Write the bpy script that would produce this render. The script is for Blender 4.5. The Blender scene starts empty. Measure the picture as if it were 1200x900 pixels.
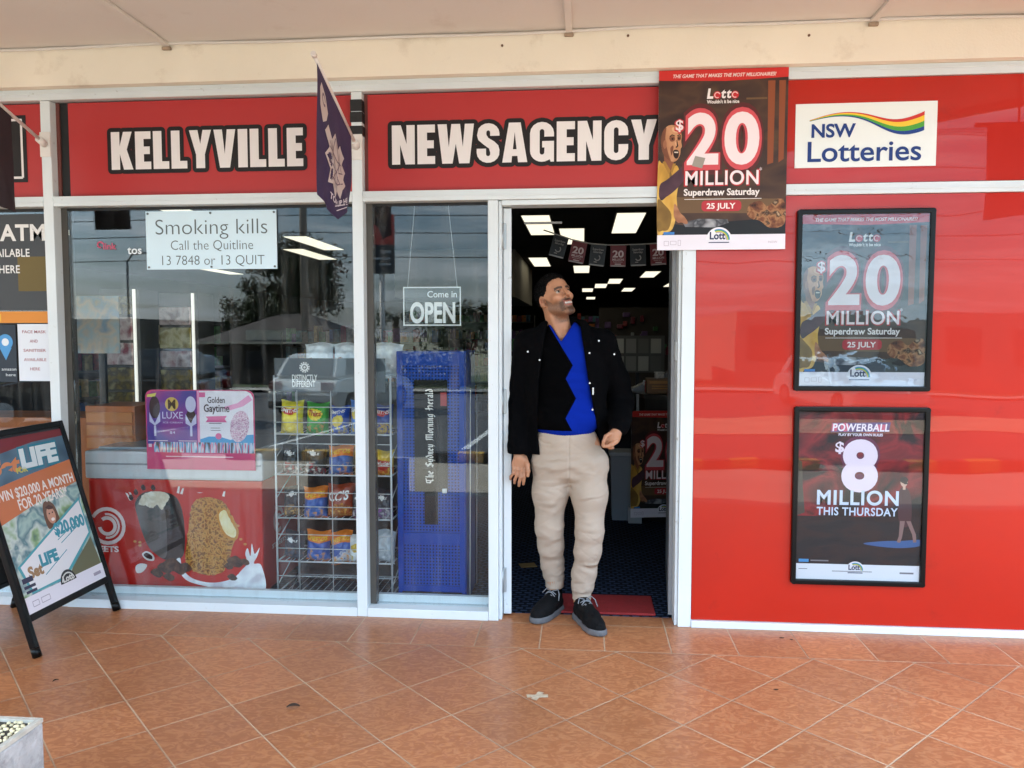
import bpy, bmesh, math, random
import numpy as np
from mathutils import Vector, Matrix, Euler
random.seed(7)
R = math.radians
scene = bpy.context.scene
col = scene.collection

# ------------------------------------------------------------------ camera
cam_d = bpy.data.cameras.new('camera')
cam = bpy.data.objects.new('camera', cam_d); col.objects.link(cam)
cam_d.sensor_fit = 'HORIZONTAL'; cam_d.sensor_width = 36.0
cam_d.lens = 36.0 * 920.58 / 1200.0
cam.location = (0.0, -3.839, 1.4352)
cam.rotation_euler = (R(90) - 0.06294, 0.0, 0.0903)
cam_d.clip_start = 0.02; cam_d.clip_end = 3000
scene.camera = cam

# ------------------------------------------------------------------ sky, sun, exposure
SUN_EL, SUN_AZ = R(34), R(14)            # low winter sun, almost along the facade, from the left, a little from the street
sx, sy, sz = -math.cos(SUN_EL)*math.cos(SUN_AZ), -math.cos(SUN_EL)*math.sin(SUN_AZ), math.sin(SUN_EL)
world = bpy.data.worlds.new('World'); scene.world = world; world.use_nodes = True
wn, wl = world.node_tree.nodes, world.node_tree.links
wn.clear()
w_out = wn.new('ShaderNodeOutputWorld'); w_bg = wn.new('ShaderNodeBackground')
sky = wn.new('ShaderNodeTexSky'); sky.sky_type = 'NISHITA'; sky.sun_disc = False
sky.sun_elevation = SUN_EL
sky.sun_rotation = math.atan2(sx, sy) % (2*math.pi)
sky.air_density = 1.2; sky.dust_density = 0.8; sky.ozone_density = 1.5
w_tc = wn.new('ShaderNodeTexCoord'); w_map = wn.new('ShaderNodeMapping')
w_map.inputs['Scale'].default_value = (1.6, 1.6, 16.0); w_map.inputs['Rotation'].default_value = (0.06, 0.10, 0.5)
w_no = wn.new('ShaderNodeTexNoise'); w_no.inputs['Scale'].default_value = 3.0; w_no.inputs['Detail'].default_value = 7
w_no.inputs['Roughness'].default_value = 0.62; w_no.inputs['Distortion'].default_value = 0.5
w_rp = wn.new('ShaderNodeValToRGB')
w_rp.color_ramp.elements[0].position = 0.44; w_rp.color_ramp.elements[1].position = 0.68
w_mix = wn.new('ShaderNodeMixRGB'); w_mix.inputs['Color2'].default_value = (5.6, 6.3, 6.9, 1)
w_fac = wn.new('ShaderNodeMath'); w_fac.operation = 'MULTIPLY'; w_fac.inputs[1].default_value = 0.8
wl.new(w_tc.outputs['Generated'], w_map.inputs['Vector']); wl.new(w_map.outputs['Vector'], w_no.inputs['Vector'])
wl.new(w_no.outputs['Fac'], w_rp.inputs['Fac']); wl.new(w_rp.outputs['Color'], w_fac.inputs[0]); wl.new(w_fac.outputs[0], w_mix.inputs['Fac'])
w_veil = wn.new('ShaderNodeMixRGB'); w_veil.inputs['Fac'].default_value = 0.62; w_veil.inputs['Color2'].default_value = (1.45, 2.4, 3.5, 1)   # thin high cloud over all of the sky
wl.new(sky.outputs['Color'], w_veil.inputs['Color1']); wl.new(w_veil.outputs['Color'], w_mix.inputs['Color1']); w_sep = wn.new('ShaderNodeSeparateXYZ'); wl.new(w_tc.outputs['Generated'], w_sep.inputs[0])      # the cloud deck is thin and bright overhead, dull grey-blue low down
w_el = wn.new('ShaderNodeMapRange'); w_el.interpolation_type = 'SMOOTHSTEP'
w_el.inputs['From Min'].default_value = 0.22; w_el.inputs['From Max'].default_value = 0.55; w_el.inputs['To Min'].default_value = 0.84; w_el.inputs['To Max'].default_value = 2.0
wl.new(w_sep.outputs['Z'], w_el.inputs['Value'])
w_mul = wn.new('ShaderNodeVectorMath'); w_mul.operation = 'SCALE'; wl.new(w_mix.outputs['Color'], w_mul.inputs[0]); wl.new(w_el.outputs['Result'], w_mul.inputs['Scale'])
wl.new(w_mul.outputs['Vector'], w_bg.inputs['Color'])
w_bg.inputs['Strength'].default_value = 0.15
wl.new(w_bg.outputs[0], w_out.inputs['Surface'])
sun_d = bpy.data.lights.new('sun', 'SUN'); sun_d.energy = 5.0; sun_d.angle = R(0.5); sun_d.color = (1.0, 0.93, 0.82)
sun = bpy.data.objects.new('sun', sun_d); col.objects.link(sun)
sun.rotation_euler = Vector((sx, sy, sz)).to_track_quat('Z', 'Y').to_euler()
vs = scene.view_settings
vs.view_transform = 'Standard'; vs.look = 'None'; vs.gamma = 1.0; vs.use_curve_mapping = False
vs.exposure = 2.55
EXPO = 2.0 ** vs.exposure
try:
    scene.cycles.use_denoising = True
    scene.cycles.max_bounces = 10; scene.cycles.diffuse_bounces = 5; scene.cycles.glossy_bounces = 5
    scene.cycles.transparent_max_bounces = 16; scene.cycles.caustics_reflective = False; scene.cycles.caustics_refractive = False
    scene.cycles.sample_clamp_indirect = 8.0
except Exception:
    pass

# ------------------------------------------------------------------ helpers: objects
def tag(o, label=None, cat=None, group=None, kind=None):
    if label: o['label'] = label
    if cat: o['category'] = cat
    if group: o['group'] = group
    if kind: o['kind'] = kind
    return o
def thing(name, label, cat, loc=(0, 0, 0), rot=(0, 0, 0), group=None):
    o = bpy.data.objects.new(name, None); col.objects.link(o)
    o.empty_display_size = 0.1
    o.location = loc; o.rotation_euler = rot
    return tag(o, label, cat, group)
def mesh_obj(name, verts, faces, m, parent=None, smooth=False):
    me = bpy.data.meshes.new(name); me.from_pydata([tuple(map(float, v)) for v in verts], [], faces); me.update()
    if m is not None: me.materials.append(m)
    if smooth: me.polygons.foreach_set('use_smooth', [True]*len(me.polygons))
    o = bpy.data.objects.new(name, me); col.objects.link(o)
    if parent is not None: o.parent = parent
    return o
def kids(o): return [c for c in bpy.data.objects if c.parent == o]
def copy_tree(o, parent=None):
    c = o.copy(); col.objects.link(c)
    if parent is not None: c.parent = parent
    for ch in kids(o): copy_tree(ch, c)
    return c

class MB:
    """mesh builder: gathers boxes, tubes, polygons into one mesh"""
    def __init__(s): s.bm = bmesh.new()
    def box(s, x0, x1, y0, y1, z0, z1, bev=0.0, seg=2, M=None):
        b = bmesh.new(); bmesh.ops.create_cube(b, size=1.0)
        for v in b.verts:
            v.co = Vector(((x0+x1)/2+v.co.x*(x1-x0), (y0+y1)/2+v.co.y*(y1-y0), (z0+z1)/2+v.co.z*(z1-z0)))
        if bev > 0: bmesh.ops.bevel(b, geom=b.edges[:], offset=bev, segments=seg, affect='EDGES', profile=0.6)
        if M is not None: bmesh.ops.transform(b, matrix=M, verts=b.verts[:])
        s.merge(b); return s
    def merge(s, b):
        me = bpy.data.meshes.new('tmp'); b.to_mesh(me); b.free(); s.bm.from_mesh(me); bpy.data.meshes.remove(me)
    def tube(s, pts, r, n=10, caps=True):
        pts = [Vector(p) for p in pts]; rr = r if isinstance(r, (list, tuple)) else [r]*len(pts)
        rings = []; up = None
        for i, p in enumerate(pts):
            d = (pts[min(i+1, len(pts)-1)]-pts[max(i-1, 0)]).normalized()
            if up is None: up = Vector((0, 0, 1)) if abs(d.z) < 0.9 else Vector((1, 0, 0))
            a = d.cross(up).normalized(); b = a.cross(d).normalized(); up = b
            rings.append([s.bm.verts.new(p+(a*math.cos(2*math.pi*k/n)+b*math.sin(2*math.pi*k/n))*rr[i]) for k in range(n)])
        for i in range(len(rings)-1):
            for k in range(n):
                f = s.bm.faces.new((rings[i][k], rings[i][(k+1) % n], rings[i+1][(k+1) % n], rings[i+1][k])); f.smooth = True
        if caps:
            s.bm.faces.new(rings[0][::-1]); s.bm.faces.new(rings[-1])
        return s
    def poly(s, pts):
        s.bm.faces.new([s.bm.verts.new(p) for p in pts]); return s
    def prism(s, pts2, y0, y1, M=None):
        """polygon in x,z extruded in y"""
        b = bmesh.new()
        f0 = [b.verts.new((p[0], y0, p[1])) for p in pts2]; f1 = [b.verts.new((p[0], y1, p[1])) for p in pts2]
        b.faces.new(f0); b.faces.new(f1[::-1]); n = len(pts2)
        for i in range(n): b.faces.new((f0[i], f1[i], f1[(i+1) % n], f0[(i+1) % n]))
        bmesh.ops.recalc_face_normals(b, faces=b.faces[:])
        if M is not None: bmesh.ops.transform(b, matrix=M, verts=b.verts[:])
        s.merge(b); return s
    def build(s, name, m, parent=None, smooth=False, bev=0):
        bmesh.ops.recalc_face_normals(s.bm, faces=s.bm.faces[:])
        me = bpy.data.meshes.new(name); s.bm.to_mesh(me); s.bm.free()
        if m is not None: me.materials.append(m)
        if smooth: me.polygons.foreach_set('use_smooth', [True]*len(me.polygons))
        o = bpy.data.objects.new(name, me); col.objects.link(o)
        if parent is not None: o.parent = parent
        return o

# ------------------------------------------------------------------ helpers: materials
def C(h, k=1.0):
    v = []
    for i in (0, 2, 4):
        c = int(h[i:i+2], 16)/255.0
        v.append((c/12.92 if c <= 0.04045 else ((c+0.055)/1.055)**2.4)*k)
    return (v[0], v[1], v[2], 1.0)
MATS = {}
def mat(name, colr, rough=0.5, metal=0.0, coat=0.0, coat_r=0.05, spec=0.5, var=0.0, vscale=8.0, bump=0.0, bscale=60.0, emit=None, estr=0.0, dirt=None, dirt_s=3.0, dirt_lo=0.5, dirt_hi=0.75):
    if name in MATS: return MATS[name]
    m = bpy.data.materials.new(name); m.use_nodes = True
    nt = m.node_tree; b = nt.nodes['Principled BSDF']
    if isinstance(colr, str): colr = C(colr)
    b.inputs['Base Color'].default_value = colr; b.inputs['Roughness'].default_value = rough; b.inputs['Metallic'].default_value = metal
    b.inputs['Specular IOR Level'].default_value = spec
    b.inputs['Coat Weight'].default_value = coat; b.inputs['Coat Roughness'].default_value = coat_r
    if emit: b.inputs['Emission Color'].default_value = emit; b.inputs['Emission Strength'].default_value = estr
    tc = None; src = None
    if var or bump or dirt:
        tc = nt.nodes.new('ShaderNodeTexCoord')
    if var:
        n = nt.nodes.new('ShaderNodeTexNoise'); n.inputs['Scale'].default_value = vscale; n.inputs['Detail'].default_value = 5
        nt.links.new(tc.outputs['Object'], n.inputs['Vector'])
        mr = nt.nodes.new('ShaderNodeMapRange'); mr.inputs['From Min'].default_value = 0.3; mr.inputs['From Max'].default_value = 0.7
        mr.inputs['To Min'].default_value = 1-var; mr.inputs['To Max'].default_value = 1+var
        nt.links.new(n.outputs['Fac'], mr.inputs['Value'])
        mx = nt.nodes.new('ShaderNodeVectorMath'); mx.operation = 'SCALE'; mx.inputs[0].default_value = colr[:3]
        nt.links.new(mr.outputs['Result'], mx.inputs['Scale']); src = mx.outputs['Vector']
    if dirt:
        n = nt.nodes.new('ShaderNodeTexNoise'); n.inputs['Scale'].default_value = dirt_s; n.inputs['Detail'].default_value = 8; n.inputs['Roughness'].default_value = 0.65
        nt.links.new(tc.outputs['Object'], n.inputs['Vector'])
        mr = nt.nodes.new('ShaderNodeMapRange'); mr.inputs['From Min'].default_value = dirt_lo; mr.inputs['From Max'].default_value = dirt_hi
        nt.links.new(n.outputs['Fac'], mr.inputs['Value'])
        mx = nt.nodes.new('ShaderNodeMixRGB'); mx.inputs['Color2'].default_value = C(dirt) if isinstance(dirt, str) else dirt
        if src: nt.links.new(src, mx.inputs['Color1'])
        else: mx.inputs['Color1'].default_value = colr
        nt.links.new(mr.outputs['Result'], mx.inputs['Fac']); src = mx.outputs['Color']
    if src: nt.links.new(src, b.inputs['Base Color'])
    if bump:
        n = nt.nodes.new('ShaderNodeTexNoise'); n.inputs['Scale'].default_value = bscale; n.inputs['Detail'].default_value = 4
        nt.links.new(tc.outputs['Object'], n.inputs['Vector'])
        bp = nt.nodes.new('ShaderNodeBump'); bp.inputs['Strength'].default_value = bump; bp.inputs['Distance'].default_value = 0.01
        nt.links.new(n.outputs['Fac'], bp.inputs['Height']); nt.links.new(bp.outputs['Normal'], b.inputs['Normal'])
    MATS[name] = m; return m
def ink(hexc, gloss=0.0, rough=0.45):
    """printed ink; gloss = under a clear cover sheet"""
    return mat('ink_%s_%d' % (hexc, int(gloss*100)), C(hexc), rough=rough, coat=gloss, coat_r=0.03, spec=0.3)
def printed(name, cols, scale=2.0, detail=3, gloss=0.0, dist=0.3, stretch=(1, 1, 1), wave=0.0):
    """a printed picture: patches of several colours"""
    if name in MATS: return MATS[name]
    m = bpy.data.materials.new(name); m.use_nodes = True; nt = m.node_tree; b = nt.nodes['Principled BSDF']
    tc = nt.nodes.new('ShaderNodeTexCoord'); mp = nt.nodes.new('ShaderNodeMapping'); mp.inputs['Scale'].default_value = stretch
    n = nt.nodes.new('ShaderNodeTexNoise'); n.inputs['Scale'].default_value = scale; n.inputs['Detail'].default_value = detail; n.inputs['Distortion'].default_value = dist
    r = nt.nodes.new('ShaderNodeValToRGB')
    nt.links.new(tc.outputs['Object'], mp.inputs['Vector']); nt.links.new(mp.outputs['Vector'], n.inputs['Vector']); nt.links.new(n.outputs['Fac'], r.inputs['Fac'])
    k = len(cols); el = r.color_ramp.elements
    while len(el) < k: el.new(0.5)
    for i, c in enumerate(cols):
        el[i].position = 0.3+0.4*i/max(1, k-1); el[i].color = C(c)
    nt.links.new(r.outputs['Color'], b.inputs['Base Color']); b.inputs['Roughness'].default_value = 0.45; b.inputs['Specular IOR Level'].default_value = 0.3
    b.inputs['Coat Weight'].default_value = gloss; b.inputs['Coat Roughness'].default_value = 0.03
    if wave:
        n2 = nt.nodes.new('ShaderNodeTexNoise'); n2.inputs['Scale'].default_value = 5; bp = nt.nodes.new('ShaderNodeBump')
        nt.links.new(tc.outputs['Object'], n2.inputs['Vector']); nt.links.new(n2.outputs['Fac'], bp.inputs['Height'])
        bp.inputs['Strength'].default_value = wave; bp.inputs['Distance'].default_value = 0.02; nt.links.new(bp.outputs['Normal'], b.inputs['Coat Normal'])
    MATS[name] = m; return m
def glass_mat(name, k=1.0, tint=(0.93, 0.96, 0.96, 1), gtint=(0.94, 0.98, 1, 1), dust_reflection=0.0):
    m = bpy.data.materials.new(name); m.use_nodes = True; nt = m.node_tree; nt.nodes.clear()
    o = nt.nodes.new('ShaderNodeOutputMaterial'); t = nt.nodes.new('ShaderNodeBsdfTransparent'); t.inputs[0].default_value = tint
    g = nt.nodes.new('ShaderNodeBsdfGlossy'); g.inputs['Roughness'].default_value = 0.0; g.inputs['Color'].default_value = gtint
    f = nt.nodes.new('ShaderNodeFresnel'); f.inputs['IOR'].default_value = 1.52
    mu = nt.nodes.new('ShaderNodeMath'); mu.operation = 'MULTIPLY'; mu.inputs[1].default_value = k; mu.use_clamp = True
    mx = nt.nodes.new('ShaderNodeMixShader')
    nt.links.new(f.outputs[0], mu.inputs[0]); nt.links.new(mu.outputs[0], mx.inputs[0]); nt.links.new(t.outputs[0], mx.inputs[1]); nt.links.new(g.outputs[0], mx.inputs[2])
    if dust_reflection:      # dust, plus pale upright streaks painted for reflections of blinds
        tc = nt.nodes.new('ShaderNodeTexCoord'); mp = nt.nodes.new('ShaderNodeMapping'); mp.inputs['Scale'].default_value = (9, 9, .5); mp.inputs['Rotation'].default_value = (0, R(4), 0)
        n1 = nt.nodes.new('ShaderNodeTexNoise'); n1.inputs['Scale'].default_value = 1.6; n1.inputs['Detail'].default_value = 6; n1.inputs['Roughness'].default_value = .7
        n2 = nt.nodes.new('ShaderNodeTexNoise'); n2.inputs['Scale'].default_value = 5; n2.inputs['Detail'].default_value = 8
        mr = nt.nodes.new('ShaderNodeMapRange'); mr.inputs['From Min'].default_value = .48; mr.inputs['From Max'].default_value = .75; mr.inputs['To Max'].default_value = dust_reflection
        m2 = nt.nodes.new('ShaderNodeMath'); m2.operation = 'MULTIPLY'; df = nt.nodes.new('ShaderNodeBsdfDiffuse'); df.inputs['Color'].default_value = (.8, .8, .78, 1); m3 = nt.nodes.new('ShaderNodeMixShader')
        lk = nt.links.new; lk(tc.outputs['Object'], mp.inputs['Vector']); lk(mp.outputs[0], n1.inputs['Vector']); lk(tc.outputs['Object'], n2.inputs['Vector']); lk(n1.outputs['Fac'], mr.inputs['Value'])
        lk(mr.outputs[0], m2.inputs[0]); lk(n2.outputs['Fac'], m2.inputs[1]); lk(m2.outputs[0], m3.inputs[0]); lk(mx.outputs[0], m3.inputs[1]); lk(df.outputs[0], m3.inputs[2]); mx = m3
    nt.links.new(mx.outputs[0], o.inputs['Surface']); return m

# ------------------------------------------------------------------ helpers: flat print (lettering, logos, pictures)
_tc = bpy.data.curves.new('type_setter', 'FONT'); _to = bpy.data.objects.new('type_setter', _tc)
def glyphs(body, bold=0.0, shear=0.0, space=1.0, cap_big=False):
    _tc.body = body; _tc.size = 1.0; _tc.fill_mode = 'BOTH'; _tc.resolution_u = 6 if cap_big else 3; _tc.offset = bold; _tc.shear = shear; _tc.space_character = space
    me = _to.to_mesh()
    v = [(p.co.x, p.co.y) for p in me.vertices]; f = [tuple(p.vertices) for p in me.polygons]
    _to.to_mesh_clear(); return v, f
class Flat:
    """printing on a flat sheet w wide and h high; u,v run 0..1 from the top left corner"""
    def __init__(s, w, h): s.w, s.h = w, h; s.v = []; s.f = []; s.n = 0
    def P(s, u, v): return ((u-0.5)*s.w, (1-v)*s.h)
    def raw(s, v2, f):
        o = len(s.v); e = s.n*4e-5; s.n += 1
        s.v += [(x, -e, z) for x, z in v2]; s.f += [tuple(i+o for i in q) for q in f]; return s
    def poly(s, pts): return s.raw([s.P(*p) for p in pts], [tuple(range(len(pts)))])
    def rect(s, u0, v0, u1, v1): return s.poly([(u0, v0), (u1, v0), (u1, v1), (u0, v1)])
    def ell(s, u, v, ru, rv=None, n=24, a0=0, a1=360, rot=0):
        rv = rv if rv is not None else ru*s.w/s.h
        pts = []
        full = abs(a1-a0) >= 360
        for i in range(n if full else n+1):
            a = R(a0+(a1-a0)*i/n); x, z = ru*s.w*math.cos(a), rv*s.h*math.sin(a)
            c, q = math.cos(R(rot)), math.sin(R(rot)); x, z = x*c-z*q, x*q+z*c
            p = s.P(u, v); pts.append((p[0]+x, p[1]+z))
        return s.raw(pts, [tuple(range(len(pts)))])
    def arc(s, u, v, r0, r1, a0, a1, n=20):
        """ring sector, radii in metres"""
        p = s.P(u, v); a = [R(a0+(a1-a0)*i/n) for i in range(n+1)]
        vv = [(p[0]+r0*math.cos(t), p[1]+r0*math.sin(t)) for t in a]+[(p[0]+r1*math.cos(t), p[1]+r1*math.sin(t)) for t in a]
        return s.raw(vv, [(i, i+1, n+2+i, n+1+i) for i in range(n)])
    def rrect(s, u0, v0, u1, v1, r, n=6):
        x0, z1 = s.P(u0, v0); x1, z0 = s.P(u1, v1); pts = []
        for cx, cz, a in ((x1-r, z1-r, 0), (x0+r, z1-r, 90), (x0+r, z0+r, 180), (x1-r, z0+r, 270)):
            pts += [(cx+r*math.cos(R(a+90*i/n)), cz+r*math.sin(R(a+90*i/n))) for i in range(n+1)]
        return s.raw(pts, [tuple(range(len(pts)))])
    def line(s, pts, t):
        """thin ribbon, thickness in metres"""
        q = [Vector(s.P(*p)) for p in pts]
        for a, b in zip(q, q[1:]):
            d = (b-a).normalized(); n = Vector((-d.y, d.x))*t/2
            s.raw([tuple(a-n), tuple(b-n), tuple(b+n), tuple(a+n)], [(0, 1, 2, 3)])
        return s
    def text(s, body, u0, u1, vb, cap, bold=0.0, shear=0.0, rot=0.0, space=1.0, arch=0.0):
        """baseline at v = vb, capital height cap (in v); fitted between u0 and u1"""
        v, f = glyphs(body, bold, shear, space, cap*s.h > .05)
        if not v: return s
        xs = [p[0] for p in v]; a, b = min(xs), max(xs); kz = cap*s.h/0.69; kx = (u1-u0)*s.w/(b-a)
        o = s.P(u0, vb); c, q = math.cos(R(rot)), math.sin(R(rot)); pts = []
        for x, z in v:
            x, z = (x-a)*kx, z*kz
            if arch: z += arch*(1-(2*x/((u1-u0)*s.w)-1)**2)
            pts.append((o[0]+x*c-z*q, o[1]+x*q+z*c))
        return s.raw(pts, f)
    def build(s, name, m, parent, d=0.001):
        return mesh_obj(name, [(x, y-d, z) for x, y, z in s.v], s.f, m, parent)

def sheet(name, w, h, m, parent, t=0.002, bev=0.0, y=0.0):
    return MB().box(-w/2, w/2, y, y+t, 0, h, bev=bev).build(name, m, parent)

# heavy condensed capitals for the shop name, drawn by hand (unit height)
def _arc(cx, cz, rx, rz, a0, a1, n=8): return [(cx+rx*math.cos(R(a0+(a1-a0)*i/n)), cz+rz*math.sin(R(a0+(a1-a0)*i/n))) for i in range(n+1)]
def heavy(ch):
    """(width, outlines) : first outline outer, the others holes"""
    s = 0.235
    if ch == 'I': return s+0.02, [[(0, 0), (s+.02, 0), (s+.02, 1), (0, 1)]]
    if ch == 'L': return .43, [[(0, 0), (.43, 0), (.43, .2), (s, .2), (s, 1), (0, 1)]]
    if ch == 'E': return .43, [[(0, 0), (.43, 0), (.43, .2), (s, .2), (s, .4), (.40, .4), (.40, .6), (s, .6), (s, .8), (.43, .8), (.43, 1), (0, 1)]]
    if ch == 'K': return .60, [[(0, 0), (s, 0), (s, .42), (.34, 0), (.60, 0), (.43, .53), (.58, 1), (.34, 1), (s, .62), (s, 1), (0, 1)]]
    if ch == 'Y': return .60, [[(.18, 0), (.42, 0), (.42, .36), (.60, 1), (.37, 1), (.30, .64), (.23, 1), (0, 1), (.18, .36)]]
    if ch == 'V': return .59, [[(.16, 0), (.43, 0), (.59, 1), (.36, 1), (.295, .36), (.23, 1), (0, 1)]]
    if ch == 'N': return .56, [[(0, 0), (.2, 0), (.2, .5), (.33, 0), (.56, 0), (.56, 1), (.36, 1), (.36, .52), (.22, 1), (0, 1)]]
    if ch == 'W': return .88, [[(.11, 0), (.36, 0), (.44, .5), (.52, 0), (.77, 0), (.88, 1), (.66, 1), (.61, .42), (.545, 1), (.335, 1), (.27, .42), (.22, 1), (0, 1)]]
    if ch == 'A': return .60, [[(0, 0), (.22, 0), (.235, .16), (.365, .16), (.38, 0), (.60, 0), (.44, 1), (.16, 1)], [(.255, .33), (.345, .33), (.30, .76)]]
    if ch == 'C': return .56, [[(.56, .62), (.56, .72)]+_arc(.28, .72, .28, .28, 0, 180)+_arc(.28, .28, .28, .28, 180, 360)+[(.56, .40), (.335, .40)]+_arc(.28, .24, .055, .06, 0, -180)+_arc(.28, .76, .055, .06, 180, 0)+[(.335, .62)]]
    if ch == 'G': return .57, [[(.57, .63), (.57, .72)]+_arc(.285, .72, .285, .28, 0, 180)+_arc(.285, .28, .285, .28, 180, 300)+[(.47, .06), (.49, 0), (.57, 0), (.57, .52), (.29, .52), (.29, .36), (.345, .36)]+_arc(.285, .24, .055, .06, 0, -180)+_arc(.285, .76, .055, .06, 180, 0)+[(.34, .63)]]
    if ch == 'S': return .55, [[(.55, .68), (.55, .74)]+_arc(.28, .74, .27, .26, 0, 150, 7)+[(.01, .70), (.04, .58), (.16, .47), (.30, .36), (.325, .26)]+_arc(.275, .22, .05, .05, 0, -180, 6)+[(.225, .36), (0, .36), (0, .26)]+_arc(.275, .26, .275, .26, 180, 345, 8)+[(.55, .32), (.52, .44), (.42, .54), (.28, .63), (.235, .71)]+_arc(.28, .77, .045, .05, 180, 0, 6)+[(.325, .68)]]
def heavy_word(word, x0, x1, zb, h, off, gap=0.065):
    """tessellated letters between x0 and x1; off grows the outline"""
    tot = sum(heavy(c)[0] for c in word)+gap*(len(word)-1); kx = (x1-x0)/tot; x = x0; V = []; F = []
    for i, ch in enumerate(word):
        w, outs = heavy(ch)
        cu = bpy.data.curves.new('tmp', 'CURVE'); cu.dimensions = '2D'; cu.fill_mode = 'BOTH'
        for o in outs:
            if off > 0 and o is not outs[0]: continue
            sp = cu.splines.new('POLY'); sp.points.add(len(o)-1); sp.use_cyclic_u = True
            for p, q in zip(sp.points, o): p.co = (x+q[0]*kx, zb+q[1]*h, 0, 1)
        ob = bpy.data.objects.new('tmp', cu); me = ob.to_mesh(); o = len(V)
        V += [(p.co.x, -4e-5*(i % 2), p.co.y) for p in me.vertices]; F += [tuple(k+o for k in p.vertices) for p in me.polygons]
        ob.to_mesh_clear(); bpy.data.objects.remove(ob); bpy.data.curves.remove(cu)
        if off > 0:
            q2 = [(x+a*kx, zb+b*h) for a, b in outs[0]]; k = 0
            for (ax, az), (bx, bz) in zip(q2, q2[1:]+q2[:1]):
                d = Vector((bx-ax, bz-az)); e = -6e-5-2e-5*(k % 25)-4e-5*(i % 2)*6; k += 1
                if d.length > 1e-6:
                    n = Vector((-d.y, d.x)).normalized()*off; o = len(V); V += [(ax-n.x, e, az-n.y), (bx-n.x, e, bz-n.y), (bx+n.x, e, bz+n.y), (ax+n.x, e, az+n.y)]; F.append((o, o+1, o+2, o+3))
                o = len(V); V += [(ax+off*math.cos(t*math.pi/7), e-1e-5, az+off*math.sin(t*math.pi/7)) for t in range(14)]; F.append(tuple(range(o, o+14)))
        x += (w+gap)*kx
    return V, F
# ------------------------------------------------------------------ common materials
M_alu = mat('aluminium_paint', C('d6dde0'), rough=0.34, spec=0.5, coat=0.15, coat_r=0.2, var=0.04, vscale=3, dirt='807a6c', dirt_s=30, dirt_lo=0.63, dirt_hi=0.84)
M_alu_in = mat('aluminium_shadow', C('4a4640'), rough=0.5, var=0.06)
M_seal = mat('black_seal', C('151515'), rough=0.6)
M_fascia = mat('cream_render', C('ebe1d0'), rough=0.7, var=0.04, vscale=2.5, bump=0.15, bscale=90, dirt='a68f74', dirt_s=3.4, dirt_lo=0.57, dirt_hi=0.95)
M_soffit = mat('soffit_paint', C('d2ccc6'), rough=0.8, var=0.03, vscale=1.2, bump=0.08, bscale=60, dirt='a58d7c', dirt_s=2.2, dirt_lo=0.62, dirt_hi=1.1)
M_red = mat('red_signboard', C('b23030'), rough=0.42, spec=0.4, var=0.03, vscale=1.0)
M_redgloss = mat('red_gloss_panel', C('b31d06'), rough=0.4, spec=0.2, coat=.5, coat_r=0.015, var=0.06, vscale=2.2, dirt='7a1a10', dirt_s=5, dirt_lo=.62, dirt_hi=.95)
_nt = M_redgloss.node_tree; _n = _nt.nodes.new('ShaderNodeTexNoise'); _n.inputs['Scale'].default_value = 1.6; _n.inputs['Detail'].default_value = 1
_b = _nt.nodes.new('ShaderNodeBump'); _b.inputs['Strength'].default_value = 0.25; _b.inputs['Distance'].default_value = 0.012
_tcn = [n for n in _nt.nodes if n.type == 'TEX_COORD'][0]
_nt.links.new(_tcn.outputs['Object'], _n.inputs['Vector']); _nt.links.new(_n.outputs['Fac'], _b.inputs['Height']); _nt.links.new(_b.outputs['Normal'], _nt.nodes['Principled BSDF'].inputs['Coat Normal'])
M_black = mat('black_plastic', C('141416'), rough=0.4)
M_blackframe = mat('black_frame', C('090909'), rough=0.3, spec=0.2)
M_white = mat('white_plastic', C('dfe1e2'), rough=0.4, var=0.02)
M_steel = mat('galvanised_wire', C('d3d7d8'), rough=0.35, metal=0.25)
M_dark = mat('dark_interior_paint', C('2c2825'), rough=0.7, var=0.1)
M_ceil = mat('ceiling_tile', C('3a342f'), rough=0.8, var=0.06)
M_glass = glass_mat('window_glass', 0.62, (.96, .98, .98, 1), dust_reflection=.10)
M_glass_clear = glass_mat('clear_acrylic', 1.2)

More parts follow.
